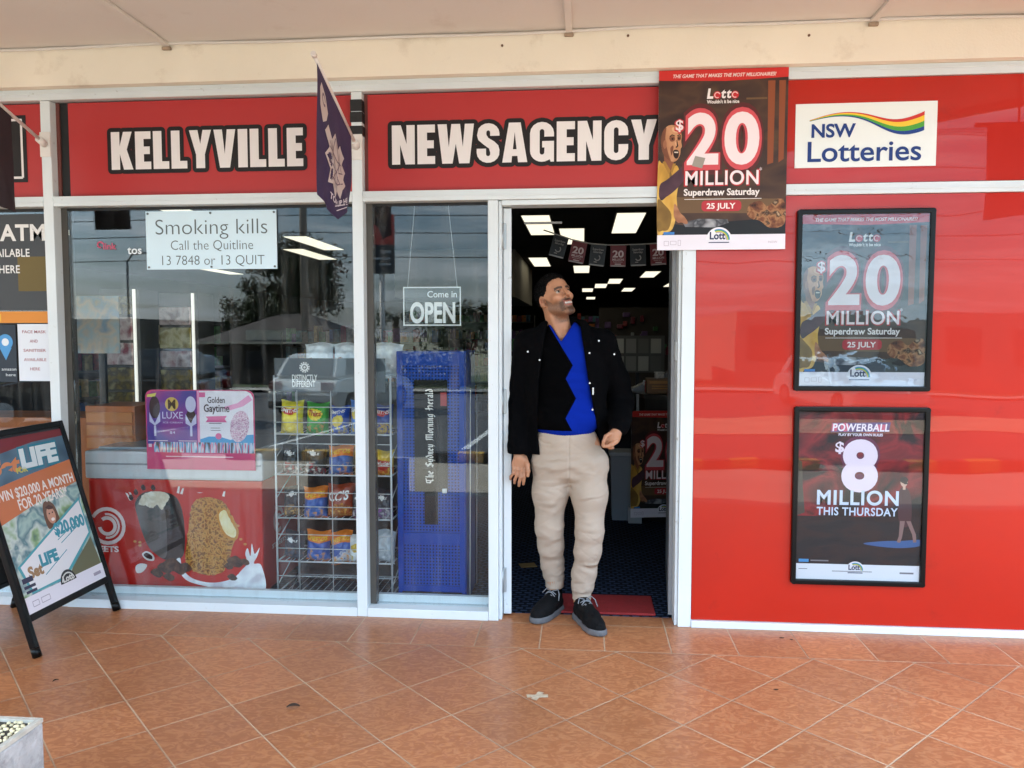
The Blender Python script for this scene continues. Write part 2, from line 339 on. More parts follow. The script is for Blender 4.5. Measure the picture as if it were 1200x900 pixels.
# ------------------------------------------------------------------ ground
def tile_mat():
    m = bpy.data.materials.new('terracotta_tiles'); m.use_nodes = True; nt = m.node_tree; N = nt.nodes.new; Lk = nt.links.new; b = nt.nodes['Principled BSDF']
    tc = N('ShaderNodeTexCoord'); sp = N('ShaderNodeSeparateXYZ'); Lk(tc.outputs['Object'], sp.inputs[0])
    def mth(op, a, bb=None, c=None):
        n = N('ShaderNodeMath'); n.operation = op
        for i, q in enumerate((a, bb, c)):
            if q is None: continue
            if isinstance(q, (int, float)): n.inputs[i].default_value = q
            else: Lk(q, n.inputs[i])
        return n.outputs[0]
    X, Y = sp.outputs['X'], sp.outputs['Y']; T = 0.305; G = 0.0032
    xo = mth('ADD', X, 0.488); yo = mth('ADD', Y, 0.5554)
    c = math.sqrt(0.5)
    p = mth('MULTIPLY', mth('SUBTRACT', xo, yo), c/T); q = mth('MULTIPLY', mth('ADD', xo, yo), c/T)
    pb = mth('DIVIDE', mth('SUBTRACT', X, 0.106), 0.3); qb = mth('DIVIDE', mth('ADD', Y, 0.33), 0.315)
    isb = mth('GREATER_THAN', Y, -0.33)
    def mixv(a, bb): return mth('ADD', mth('MULTIPLY', a, mth('SUBTRACT', 1.0, isb)), mth('MULTIPLY', bb, isb))
    P = mixv(p, pb); Q = mixv(q, qb)
    def dist(v): return mth('MULTIPLY', mth('ABSOLUTE', mth('SUBTRACT', mth('FRACT', mth('ADD', v, 0.5)), 0.5)), T)
    d0 = mth('MINIMUM', dist(P), dist(Q))
    d = mth('MINIMUM', d0, mth('ABSOLUTE', mth('ADD', Y, 0.33)))
    nz = N('ShaderNodeTexNoise'); nz.inputs['Scale'].default_value = 60; Lk(tc.outputs['Object'], nz.inputs['Vector'])
    dn = mth('ADD', d, mth('MULTIPLY', mth('SUBTRACT', nz.outputs['Fac'], 0.5), 0.002))
    g = N('ShaderNodeMapRange'); g.inputs['From Min'].default_value = G*0.55; g.inputs['From Max'].default_value = G*1.15; Lk(dn, g.inputs['Value'])   # 0 in grout 1 on tile
    ids = N('ShaderNodeCombineXYZ'); Lk(mth('FLOOR', P), ids.inputs[0]); Lk(mth('FLOOR', Q), ids.inputs[1]); Lk(isb, ids.inputs[2])
    wn_ = N('ShaderNodeTexWhiteNoise'); wn_.noise_dimensions = '3D'; Lk(ids.outputs[0], wn_.inputs['Vector'])
    # veined glaze, each tile with its own piece of the pattern
    off = N('ShaderNodeVectorMath'); off.operation = 'SCALE'; off.inputs['Scale'].default_value = 7.0; Lk(wn_.outputs['Color'], off.inputs[0])
    ad = N('ShaderNodeVectorMath'); ad.operation = 'ADD'; Lk(tc.outputs['Object'], ad.inputs[0]); Lk(off.outputs[0], ad.inputs[1])
    mp = N('ShaderNodeMapping'); mp.inputs['Scale'].default_value = (1, 1.7, 1); mp.inputs['Rotation'].default_value = (0, 0, R(-35)); Lk(ad.outputs[0], mp.inputs['Vector'])
    v1 = N('ShaderNodeTexNoise'); v1.inputs['Scale'].default_value = 15; v1.inputs['Detail'].default_value = 3; v1.inputs['Distortion'].default_value = 2.6; Lk(mp.outputs[0], v1.inputs['Vector'])
    rp = N('ShaderNodeValToRGB'); e = rp.color_ramp.elements; e[0].position = 0.16; e[0].color = C('9e6340'); e[1].position = 0.86; e[1].color = C('c6895a')
    m1 = e.new(0.47); m1.color = C('a96b44'); m2 = e.new(0.53); m2.color = C('b3764e')
    Lk(v1.outputs['Fac'], rp.inputs['Fac'])
    hv = N('ShaderNodeMapRange'); hv.inputs['To Min'].default_value = 0.88; hv.inputs['To Max'].default_value = 1.08; Lk(wn_.outputs['Value'], hv.inputs['Value'])
    big = N('ShaderNodeTexNoise'); big.inputs['Scale'].default_value = 1.3; big.inputs['Detail'].default_value = 5; Lk(tc.outputs['Object'], big.inputs['Vector'])
    bv = N('ShaderNodeMapRange'); bv.inputs['From Min'].default_value = 0.3; bv.inputs['From Max'].default_value = 0.7; bv.inputs['To Min'].default_value = 0.86; bv.inputs['To Max'].default_value = 1.08; Lk(big.outputs['Fac'], bv.inputs['Value'])
    sc_ = N('ShaderNodeVectorMath'); sc_.operation = 'SCALE'; Lk(rp.outputs['Color'], sc_.inputs[0]); Lk(mth('MULTIPLY', hv.outputs[0], bv.outputs[0]), sc_.inputs['Scale'])
    gn = N('ShaderNodeTexNoise'); gn.inputs['Scale'].default_value = 2.2; gn.inputs['Detail'].default_value = 3; Lk(tc.outputs['Object'], gn.inputs['Vector'])
    gr = N('ShaderNodeValToRGB'); gr.color_ramp.elements[0].position = 0.36; gr.color_ramp.elements[0].color = C('967860'); gr.color_ramp.elements[1].position = 0.6; gr.color_ramp.elements[1].color = C('b89e82'); Lk(gn.outputs['Fac'], gr.inputs['Fac'])
    mx = N('ShaderNodeMixRGB'); Lk(g.outputs[0], mx.inputs['Fac']); Lk(gr.outputs['Color'], mx.inputs['Color1']); Lk(sc_.outputs[0], mx.inputs['Color2'])
    st = N('ShaderNodeTexNoise'); st.inputs['Scale'].default_value = 7.5; st.inputs['Detail'].default_value = 6; st.inputs['Roughness'].default_value = .7; Lk(tc.outputs['Object'], st.inputs['Vector'])
    sr = N('ShaderNodeMapRange'); sr.inputs['From Min'].default_value = .62; sr.inputs['From Max'].default_value = .78; sr.inputs['To Max'].default_value = .45; Lk(st.outputs['Fac'], sr.inputs['Value'])
    mx3 = N('ShaderNodeMixRGB'); mx3.inputs['Color2'].default_value = C('6b4a38'); Lk(sr.outputs[0], mx3.inputs['Fac']); Lk(mx.outputs[0], mx3.inputs['Color1'])
    Lk(mx3.outputs[0], b.inputs['Base Color'])
    rg = N('ShaderNodeMapRange'); rg.inputs['To Min'].default_value = 0.75; rg.inputs['To Max'].default_value = 0.36; Lk(g.outputs[0], rg.inputs['Value'])
    rg2 = mth('ADD', rg.outputs[0], mth('MULTIPLY', mth('SUBTRACT', big.outputs['Fac'], 0.5), 0.35)); Lk(rg2, b.inputs['Roughness'])
    hgt = mth('ADD', mth('MULTIPLY', g.outputs[0], 1.0), mth('MULTIPLY', v1.outputs['Fac'], 0.25))
    bp = N('ShaderNodeBump'); bp.inputs['Strength'].default_value = 0.5; bp.inputs['Distance'].default_value = 0.002; Lk(hgt, bp.inputs['Height']); Lk(bp.outputs['Normal'], b.inputs['Normal'])
    b.inputs['Specular IOR Level'].default_value = 0.45
    return m
pav = MB().box(-16, 9, -2.85, 0.121, -0.3, 0.0).build('tiled_pavement', tile_mat()); tag(pav, kind='structure')
fp = MB().box(-16, 9, -4.9, -2.852, -0.3, -0.002).build('concrete_footpath', mat('footpath_concrete', C('b3ab9c'), rough=0.85, var=0.1, vscale=2, bump=.2, bscale=80)); tag(fp, kind='structure')
kerb = MB().box(-16, 9, -5.06, -4.903, -0.35, -0.003, bev=0.015).build('kerb', mat('kerb_concrete', C('a9a59b'), rough=0.8, var=0.12, vscale=4)); tag(kerb, kind='structure')
def gz(y):     # the street falls away from the shop
    t = -y
    if t < 5: return -0.15
    if t < 60: return -0.15-0.034*(t-5)
    return -2.02
ys = [-5.05, -10, -15, -21.0]
M_asph = mat('asphalt', C('4a4a4b'), rough=0.85, var=0.15, vscale=0.7, bump=0.3, bscale=120)
def strip(name, y_list, x0, x1, m, dz=0.0):
    v = []; f = []
    for y in y_list: v += [(x0, y, gz(y)+dz), (x1, y, gz(y)+dz)]
    for i in range(len(y_list)-1): f.append((2*i, 2*i+1, 2*i+3, 2*i+2))
    return tag(mesh_obj(name, v, f, m), kind='structure')
strip('ground', [20.0+40, 0, -5.0, -60, -300, -1500], -1500, 1500, mat('dry_ground', C('7d7a62'), rough=0.9, var=0.2, vscale=0.3), -0.25)
strip('road', [-5.06, -60/3, -26], -120, 120, M_asph, 0.0)
strip('concrete_apron', [-10.6, -14.2], 0.5, 40, mat('apron_concrete', C('c2ab8c'), rough=0.85, var=0.15, vscale=1.5), 0.012)
strip('far_footpath', [-26.05, -29], -120, 120, mat('far_concrete', C('b5b0a4'), rough=0.85, var=0.1), 0.10)
strip('grass_verge', [-29.05, -60], -120, 120, mat('verge_grass', (0.06, 0.085, 0.03, 1), rough=0.9, var=0.35, vscale=1.5), 0.12)
v = []; f = []
for i in range(9):
    x = -22+i*2.9; o = len(v)
    for y in (-7.2, -12.2): v += [(x-0.05, y, gz(y)+0.006), (x+0.05, y, gz(y)+0.006)]
    f.append((o, o+1, o+3, o+2))
tag(mesh_obj('road_markings', v, f, mat('road_paint', C('d8d8d2'), rough=0.7)), kind='structure')

# ------------------------------------------------------------------ the shop building
shop = thing('shop_building', 'single storey shop with cream beam, grey aluminium window frames and an awning', 'building')
XL, XR, DEP, CZ = -9.0, 6.0, 24.0, 2.6
# beam above the windows and the awning soffit
MB().box(XL, XR, -0.045, 0.30, 2.676, 3.6).build('fascia_beam', M_fascia, shop)
edge_pts = [(-16, 0.0), (-16, -4.0), (-0.15, -4.0), (3.75, -0.10), (3.9, -0.046), (-9.02, -0.046)]
def slab(pts, z0, z1):
    b = MB(); n = len(pts)
    lo = [(x, y, z0) for x, y in pts]; hi = [(x, y, z1) for x, y in pts]
    b.poly(lo); b.poly(hi[::-1])
    for i in range(n): b.poly([lo[i], lo[(i+1) % n], hi[(i+1) % n], hi[i]])
    return b
slab([(-16, -0.048), (-16, -4.0), (-0.15, -4.0), (3.75, -0.10), (3.8, -0.048)], 2.862, 3.12).build('awning_soffit', M_soffit, shop)
ed = MB(); e3 = [(-16, -4.03), (-0.14, -4.03), (3.77, -0.12)]
for (xa, ya), (xb, yb) in zip(e3, e3[1:]):
    d = Vector((xb-xa, yb-ya)).normalized(); n_ = Vector((d.y, -d.x))*0.03
    ed.bm.faces.new([ed.bm.verts.new(p) for p in ((xa, ya, 2.82), (xb, yb, 2.82), (xb, yb, 3.2), (xa, ya, 3.2))])
    ed.bm.faces.new([ed.bm.verts.new(p) for p in ((xa+n_.x, ya+n_.y, 2.82), (xb+n_.x, yb+n_.y, 2.82), (xb+n_.x, yb+n_.y, 3.2), (xa+n_.x, ya+n_.y, 3.2))])
    ed.bm.faces.new([ed.bm.verts.new(p) for p in ((xa, ya, 2.82), (xb, yb, 2.82), (xb+n_.x, yb+n_.y, 2.82), (xa+n_.x, ya+n_.y, 2.82))])
ed.build('awning_edge', M_fascia, shop)
for x in (-4.9, -2.045, -0.075, 1.30):
    b = MB().box(x-0.016, x+0.016, -3.6 if x < 0 else -2.2, -0.05, 2.846, 2.861, bev=0.003)
    b.build('batten', M_soffit, shop)
    MB().box(x-0.022, x+0.022, -0.066, -0.046, 2.828, 2.845, bev=0.006).build('batten_cap', mat('rusty_cap', C('9c8874'), rough=0.8, var=0.3, vscale=30), shop)
cj = MB()       # conduit along the soffit joint
pts = [(x, -0.062, 2.852+0.004*math.sin(x*2.1)+0.003*math.sin(x*5.3)) for x in np.linspace(-6, 4, 50)]
cj.tube(pts, 0.0075, 8); cj.build('soffit_conduit', M_soffit, shop)
xs_ = -6.0
while xs_ < 3.6:
    l = random.uniform(0.10, 0.5)
    MB().box(xs_, xs_+l, -0.0475, -0.0455, 2.8575, 2.8575+random.uniform(0.0015, 0.004)).build('joint_crack', mat('crack_shadow', C('574a3f'), rough=0.9), shop); xs_ += l+random.uniform(0.1, 0.7)
for x, z in ((-0.39, 2.80), (0.20, 2.826), (1.02, 2.80)):
    MB().tube([(x, -0.05, z), (x, -0.0455, z)], 0.006, 8).build('screw', mat('rust', C('6d4e3a'), rough=0.8), shop)
ceil_light = None
# walls of the shop, floor, ceiling
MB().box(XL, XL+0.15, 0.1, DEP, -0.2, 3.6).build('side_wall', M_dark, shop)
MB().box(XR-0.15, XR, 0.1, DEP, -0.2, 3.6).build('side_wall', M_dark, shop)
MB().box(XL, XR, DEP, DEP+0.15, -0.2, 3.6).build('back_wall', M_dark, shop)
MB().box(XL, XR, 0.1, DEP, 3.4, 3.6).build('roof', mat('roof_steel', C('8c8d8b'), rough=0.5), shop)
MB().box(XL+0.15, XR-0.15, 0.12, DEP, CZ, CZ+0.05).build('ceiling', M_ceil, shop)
# aluminium framing
def alu(name, x0, x1, z0, z1, y0=0.0, y1=0.10, m=None, bev=0.003): return MB().box(x0, x1, y0, y1, z0, z1, bev=bev).build(name, m or M_alu, shop)
def groove(x0, x1, z0, z1, y=-0.0008): return MB().box(x0, x1, y, y+0.002, z0, z1)
alu('head_rail', -6.0, 4.2, 2.622, 2.675)
MB().box(-6.0, 4.2, -0.006, 0.0, 2.652, 2.660).build('drip_bead', M_alu, shop)
for x0 in (-4.55, -2.757, -1.140): alu('mullion', x0, x0+0.053, 0.0, 2.6195)
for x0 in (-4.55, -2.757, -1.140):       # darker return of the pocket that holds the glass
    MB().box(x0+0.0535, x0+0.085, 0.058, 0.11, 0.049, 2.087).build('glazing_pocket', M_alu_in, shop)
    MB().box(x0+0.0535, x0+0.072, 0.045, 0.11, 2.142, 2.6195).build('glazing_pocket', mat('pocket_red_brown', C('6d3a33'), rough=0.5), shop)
alu('door_post', -0.466, -0.416, 0.0, 2.087); alu('door_post', 0.470, 0.533, 0.0, 2.6195)
alu('door_jamb', -0.4155, -0.400, 0.0, 2.085, 0.02, 0.12); alu('door_jamb', 0.455, 0.4695, 0.0, 2.085, 0.02, 0.12)
for xa, xb in ((-4.496, -2.758), (-2.703, -1.141), (-1.086, 0.469), (0.534, 4.2)):
    alu('transom', xa, xb, 2.089, 2.1395)
    MB().box(xa, xb, -0.005, 0.0, 2.1085, 2.1145).build('transom_bead', M_alu, shop)
alu('door_head', -0.3995, 0.4545, 2.064, 2.0880, 0.015, 0.12)
for xa, xb in ((-4.496, -2.758), (-2.703, -1.141), (-1.086, -0.467)):
    alu('sill', xa, xb, 0.0, 0.046, -0.004, 0.10)
    MB().box(xa, xb, 0.102, 0.135, 0.044, 0.085, bev=0.004).build('inner_sill', mat('inner_sill_paint', C('dfe7ea'), rough=0.4), shop)
    MB().box(xa+0.002, xb-0.002, 0.06, 0.075, 2.075, 2.088).build('glass_seal', M_seal, shop)
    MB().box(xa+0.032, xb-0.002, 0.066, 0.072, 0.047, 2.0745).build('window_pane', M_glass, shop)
alu('sill', 0.534, 4.2, 0.0, 0.034, -0.006, 0.10)
# the red boards between the frames
for xa, xb in ((-4.494, -2.76), (-2.630, -1.143), (-1.066, 0.467)):
    MB().box(xa, xb, 0.035, 0.05, 2.1425, 2.614).build('red_board', M_red, shop)
MB().box(-4.494, 0.467, 0.052, 0.10, 2.1425, 2.619).build('board_backing', M_seal, shop)
MB().box(0.536, 4.2, 0.012, 0.03, 2.1425, 2.6195).build('red_board', M_redgloss, shop)
MB().box(0.536, 4.2, 0.012, 0.03, 0.036, 2.087).build('red_panel', M_redgloss, shop)
MB().box(0.536, 4.2, 0.032, 0.10, 0.036, 2.6).build('panel_backing', M_dark, shop)
MB().box(4.2, XR, -0.02, 0.3, 0.0, 2.676).build('end_pier', M_fascia, shop)
MB().box(XL, -4.551, -0.02, 0.3, 0.0, 2.676).build('end_pier', M_fascia, shop)
# door leaf, opened inwards, seen on its edge, with its closer arm
leaf = MB().box(-0.397, -0.357, 0.075, 0.93, 0.012, 2.058, bev=0.003, M=Matrix.Translation((-.36, .075, 0)) @ Matrix.Rotation(R(6.2), 4, 'Z') @ Matrix.Translation((.36, -.075, 0))).build('door_leaf', M_alu, shop)
for z in (1.92, 1.10, 0.19):
    MB().box(-0.4045, -0.382, 0.060, 0.0745, z-0.062, z+0.062, bev=0.002).tube([(-0.401, 0.058, z-0.062), (-0.401, 0.058, z+0.062)], 0.007, 10).build('hinge', mat('hinge_steel', C('a7adb0'), rough=0.35, metal=0.5), leaf)
MB().box(-0.30, -0.11, 0.16, 0.175, 1.992, 2.002).build('closer_arm', mat('closer_grey', C('77726c'), rough=0.4, metal=0.4), leaf)
lf2 = MB().box(0.412, 0.450, 0.13, 0.98, 0.012, 2.058, bev=0.003, M=Matrix.Translation((.45, .13, 0)) @ Matrix.Rotation(R(-5.0), 4, 'Z') @ Matrix.Translation((-.425, -.13, 0))).build('door_leaf', mat('leaf_edge_grey', C('8d9094'), rough=0.4), shop)
MB().box(0.450, 0.4545, 0.06, 0.129, 1.31, 1.40).build('lock_strike', M_steel, lf2)
# black tape bands round the mullion, flag brackets
for z0, z1, dx in ((2.527, 2.583, 0), (2.474, 2.523, 0.001), (2.410, 2.456, 0.003)):
    MB().box(-1.1435-dx, -1.0845+dx, -0.004-dx*0.5, 0.06, z0, z1, bev=0.002).build('tape_band', mat('black_tape', C('101010'), rough=0.55, bump=0.2, bscale=40), shop)

tag(MB().box(XL+0.15, XR-0.15, 0.122, DEP, -0.05, 0.002).build('carpet', None), kind='structure')
def carpet_mat():
    m = bpy.data.materials.new('carpet_tiles'); m.use_nodes = True; nt = m.node_tree; b = nt.nodes['Principled BSDF']
    tc = nt.nodes.new('ShaderNodeTexCoord'); ck = nt.nodes.new('ShaderNodeTexBrick'); ck.inputs['Scale'].default_value = 1.0
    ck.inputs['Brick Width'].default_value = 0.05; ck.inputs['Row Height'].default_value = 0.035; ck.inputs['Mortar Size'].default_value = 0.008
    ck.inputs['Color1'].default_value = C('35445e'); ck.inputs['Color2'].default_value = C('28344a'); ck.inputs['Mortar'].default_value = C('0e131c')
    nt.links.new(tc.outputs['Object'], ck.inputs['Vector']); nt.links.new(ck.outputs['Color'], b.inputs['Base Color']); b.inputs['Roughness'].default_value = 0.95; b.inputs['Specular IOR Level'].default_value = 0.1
    return m
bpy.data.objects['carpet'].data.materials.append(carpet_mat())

# ------------------------------------------------------------------ inside: ceiling lights
M_lamp = mat('lamp_diffuser', C('f4efd8'), rough=0.5, emit=(1.0, 0.93, 0.72, 1), estr=1.25/EXPO)
panel_spots = [(632,263.5),(735,261),(671,276.5),(633,306.5),(681.5,315),(761.5,321),(720.5,329),(704,334.5),(688.5,339.5),(736,339),(788,333)]
for i, (x, y) in enumerate([(-0.47, 4.57), (0.449, 4.495), (-0.132, 5.544), (-0.69, 8.765), (-0.036, 10.217), (1.266, 11.522), (0.674, 13.394), (0.407, 15.005), (0.104, 16.762), (1.141, 16.667), (2.046, 14.683), (0.228, 21.3), (-3.38, 5.937), (-3.906, 7.266), (-3.779, 13.391), (-3.315, 14.985), (-3.76, 3.05)]):
    side = 'over the doorway aisle' if x > -1 else 'behind the left window'
    if i == 0:
        L0 = thing('ceiling_light', '', 'ceiling light', (x, y, CZ-0.002))
        MB().box(-0.15, 0.15, -0.75, 0.75, -0.012, 0.0).build('light_frame', M_ceil, L0)
        MB().box(-0.135, 0.135, -0.725, 0.725, -0.018, -0.0125).build('diffuser', M_lamp, L0)
        o = L0
    else:
        o = copy_tree(L0); o.location = (x, y, CZ-0.002)
    o['group'] = 'ceiling light panels'
    o['label'] = ('lit ceiling panel nearest the door on the left, above the bunting', 'lit ceiling panel nearest the door on the right, above the bunting', 'lit ceiling panel partly behind the first bunting flags', "lit ceiling panel right above the man's hair", 'lit ceiling panel above and right of the man, first past the bunting', 'wide lit ceiling panel under the right end of the bunting', 'lit ceiling panel in the middle of the small far ones', 'small lit ceiling panel left of the middle far one', "small lit ceiling panel level with the man's brow", 'small lit ceiling panel right of centre in the far rows', 'lit ceiling panel cut by the right door jamb', "farthest lit ceiling panel, beside the man's mouth", 'upper of two lit panels seen through the left window', 'lower of two lit panels seen through the left window', 'lit panel seen above the hanging open sign on its left', 'lit panel seen just above the hanging open sign', 'lit ceiling panel showing over the smoking notice')[i]

for k, (x, y) in enumerate(((2.6, 2.6), (4.2, 4.4), (3.2, 6.8), (4.4, 9.5), (3.4, 12.5), (-7.4, 2.4), (-7.6, 6.0), (-6.6, 10.0))):  # unseen light panels added to brighten the shop interior
    o = copy_tree(L0); o.location = (x, y, CZ-.002); o['group'] = 'ceiling light panels'; o['label'] = ('added unseen ceiling panel behind the red wall, brightening the interior', 'added unseen ceiling panel beyond the leftmost window, brightening the interior')[k > 4]
# ------------------------------------------------------------------ inside: shop fittings at the back
M_shelf = mat('shelf_grey', C('6b6864'), rough=0.5); M_wood = mat('dark_timber', C('4a3524'), rough=0.5, var=0.2, vscale=12)
STOCK = ['8a2b22', '2f4d80', '9b8a5a', '3c6b3f', '7a7a78', 'a8642b', '5a3a66', '90908a', '2b2b2b', 'b5a58a', '355c66', '6e1f2a']
def gondola(x, y, w, h, rz, label, seed, shelves=5, name='magazine_rack', cat='magazine rack', it=(0.05, 0.10)):
    rnd = random.Random(seed); t = thing(name, label, cat, (x, y, 0.003), (0, 0, rz))
    f = MB(); f.box(-w/2, w/2, 0.22, 0.25, 0, h); f.box(-w/2, -w/2+0.03, -0.2, 0.22, 0, h*0.98); f.box(w/2-0.03, w/2, -0.2, 0.22, 0, h*0.98)
    f.build('frame', M_dark, t)
    bins = {}
    for k in range(shelves):
        z = 0.15+(h-0.35)*k/(shelves-1)
        MB().box(-w/2+0.032, w/2-0.032, -0.19, 0.215, z, z+0.02).build('shelf', M_shelf, t)
        xx = -w/2+0.05
        while xx < w/2-0.12:
            iw = rnd.uniform(*it); ih = rnd.uniform(0.12, min(0.24, (h-0.35)/(shelves-1)-0.05)); c = rnd.choice(STOCK)
            bins.setdefault(c, MB()).box(xx, xx+iw, rnd.uniform(-0.16, -0.10), 0.12, z+0.022, z+0.022+ih, bev=0.004); xx += iw+rnd.uniform(0.006, 0.02)
    for c, b in bins.items():
        o = b.build('stock', mat('stock_'+c, C(c, 1.7), rough=0.45, var=0.45, vscale=22), t); o['kind'] = 'stuff'
    return t
gondola(1.35, 7.2, 1.3, 1.5, 0, 'dark magazine shelving behind the counter on the right', 1)
gondola(0.55, 9.5, 1.2, 1.65, 0, "dark shelving of stock far inside, right of the man's shoulder", 2)
gondola(-1.2, 9.0, 1.5, 1.35, 0, "dark shelving of stock far inside, left of the man's head", 3)
gondola(-3.2, 7.5, 2.4, 1.5, 0, 'long shelving of stock deep behind the ice cream notice', 4)
gondola(-5.2, 5.0, 2.2, 1.5, R(60), 'shelving of stock at the left wall behind the notice about masks', 5)
gondola(1.0, 16, 2.4, 1.9, 0, 'tall shelving on the far back wall of the shop', 6)
gondola(-2.6, 14, 3.0, 1.9, 0, 'tall shelving at the back, seen through the left window', 7)
ct = thing('card_display', 'pale board of lottery cards behind the counter', 'card display', (0.62, 5.2, 0.003))
MB().box(-0.30, 0.30, 0.0, 0.03, 1.0, 1.42).build('board', mat('board_grey', C('5a5853'), rough=0.5), ct)
MB().box(-0.02, 0.02, 0.032, 0.06, 0, 1.02).box(-0.2, 0.2, -0.1, 0.2, 0, 0.02).build('stand', M_black, ct)
for r_ in range(2):
    for k in range(4):
        MB().box(-0.275+k*0.14, -0.16+k*0.14, -0.006, -0.001, 1.02+r_*0.2, 1.185+r_*0.2).build('card', ink(('b9b6ad', '8a8780', 'a9a59c', '6d6a66', 'c4c0b6', '97938c', '77746e', 'b0aca2')[k+4*r_]), ct)
tb = thing('toy_display', 'cluttered hanging display of small toys high behind the counter', 'toy display', (0.75, 6.4, 0.003))
MB().box(-0.55, 0.55, 0.0, 0.03, 0.2, 1.78).build('pegboard', mat('pegboard_brown', C('3b332b'), rough=0.7), tb)
rnd = random.Random(9)
for k in range(26):
    x = rnd.uniform(-0.5, 0.45); z = rnd.uniform(1.0, 1.66)
    MB().box(x, x+rnd.uniform(0.04, 0.09), -0.05, -0.002, z, z+rnd.uniform(0.05, 0.11), bev=0.01).build('toy_packet', mat('toy_'+rnd.choice(STOCK), C(rnd.choice(STOCK)), rough=0.35), tb)
bk = thing('bulkhead', 'pale boxed bulkhead under the ceiling beyond the open door leaf', 'bulkhead', (0, 0, 0))
MB().box(-2.6, -0.93, 6.9, 10.5, 1.95, CZ-0.004).build('bulkhead_box', mat('bulkhead_cream', C('a39c8c'), rough=0.7), bk)
bb = thing('back_band', 'long pale band across the back of the shop below the lights', 'wall band', (0, 23.2, 0))
MB().box(-6, 5.5, 0, 0.1, 1.42, 1.66).build('band', mat('band_grey', C('b5b0a6'), rough=0.6), bb)
MB().box(-6, 5.5, -0.05, -0.001, 1.25, 1.40).build('red_band', mat('band_red', C('7a1d1d'), rough=0.6), bb)

# counter with a lottery poster on its front, goods on it
cn = thing('shop_counter', 'dark shop counter just inside on the right with a dark jackpot poster on its front', 'counter', (0.83, 2.55, 0.003))
pr = [(-0.42, -0.10), (-0.35, -0.30), (-0.20, -0.42), (0.0, -0.46), (1.6, -0.46), (1.6, 0.4), (-0.42, 0.4)]
def pslab(pts, z0, z1):
    b = MB(); n = len(pts); lo = [(x, y, z0) for x, y in pts]; hi = [(x, y, z1) for x, y in pts]; b.poly(lo); b.poly(hi[::-1])
    for i in range(n): b.poly([lo[i], lo[(i+1) % n], hi[(i+1) % n], hi[i]])
    return b
pslab(pr, 0.0, 0.94).build('counter_body', mat('counter_black', C('191716'), rough=0.5), cn)
pslab([(x*1.04, y*1.04) for x, y in pr], 0.942, 0.975).build('counter_top', mat('counter_top', C('2e2b29'), rough=0.35), cn)
bx = thing('display_box', 'brown and gold cardboard box on the counter', 'box', (0.66, 2.35, 0.98))
MB().box(-0.17, 0.19, -0.1, 0.1, 0, 0.115, bev=0.004).build('carton', mat('carton_brown', C('7d5a35'), rough=0.5), bx)
fl = Flat(0.36, 0.115); fl.rect(.05, .12, .95, .32); fl.rect(.1, .44, .9, .52); fl.rect(.1, .6, .7, .68)
o = fl.build('carton_print', ink('b5854a'), bx, 0.102); o.location.x = 0.01
tr = thing('leaflet_tray', 'clear sloping leaflet tray on the counter behind the box', 'tray', (0.68, 2.62, 0.98))
MB().prism([(-0.32, 0.0), (0.2, 0.0), (0.2, 0.25)], -0.1, 0.1).build('tray_body', mat('tray_grey', C('8d9094'), rough=0.2), tr)
MB().box(-0.2, 0.18, -0.13, -0.105, 0.05, 0.09).build('leaflet', mat('leaflet_white', C('d7d4cc'), rough=0.5), tr)
bn = thing('waste_bin', 'pale grey bin standing in the shade before the counter', 'bin', (0.315, 2.30, 0.003))
MB().prism([(-0.085, 0), (0.085, 0), (0.10, 0.50), (-0.10, 0.50)], -0.1, 0.1).build('bin_body', mat('bin_grey', C('7d8894'), rough=0.5), bn)
MB().box(-0.112, 0.112, -0.112, 0.112, 0.502, 0.53, bev=0.006).build('bin_lid', mat('bin_lid_grey', C('98a2ab'), rough=0.45), bn)
pole = thing('queue_pole', 'thin pale leaning pole beside the bin', 'pole', (0.40, 2.16, 0.003))
MB().tube([(0, 0, 0.12), (0.022, 0.02, 0.55), (0.012, 0.0, 0.98)], 0.011, 8).box(-0.05, 0.05, -0.05, 0.05, 0, 0.12).build('shaft', mat('pole_grey', C('aab0b6'), rough=0.35), pole)
mt = thing('door_mat', 'red rubber door mat on the threshold behind the man', 'door mat', (0.10, 0.265, 0.003))
MB().box(-0.29, 0.275, -0.135, 0.145, 0, 0.012, bev=0.005).build('mat_pad', mat('mat_red', C('8c1d1f'), rough=0.75, var=0.12, vscale=30, bump=0.4, bscale=150), mt)
sc = thing('scrap_paper', 'small scrap of brown paper on the carpet by the hinge', 'paper', (-0.335, 0.95, 0.003), (0, 0, 0.3))
MB().box(-0.05, 0.05, -0.04, 0.04, 0.0, 0.004).build('scrap', mat('scrap_brown', C('7d6236'), rough=0.8), sc)
doorwedge = None

rnd = random.Random(15)
for k in range(9):
    x = .50+.075*k+rnd.uniform(-.02, .02); y = 2.5+rnd.uniform(-.12, .15); t = thing('counter_goods', ('small red packet', 'white stack of tickets', 'orange tin', 'grey pen holder', 'pale carton', 'dark jar', 'cream box', 'blue packet', 'silver tin')[k]+' among the clutter on the counter', 'counter goods', (x, y, .98), (0, 0, rnd.uniform(-.4, .4)), 'clutter on the counter')
    h_ = rnd.uniform(.05, .20); MB().box(-.03, .03, -.03, .03, 0, h_, bev=.006).box(-.032, .032, -.032, .032, h_+.001, h_+.012, bev=.003).build('pack', mat('goods_%d' % k, C(('a83a30', 'd8d4cc', 'c8782e', '8a8c8e', 'cfc6b2', '4a4038', 'd8c8a0', '3a5a90', 'b4b6b8')[k]), rough=.4, var=.3, vscale=40), t)
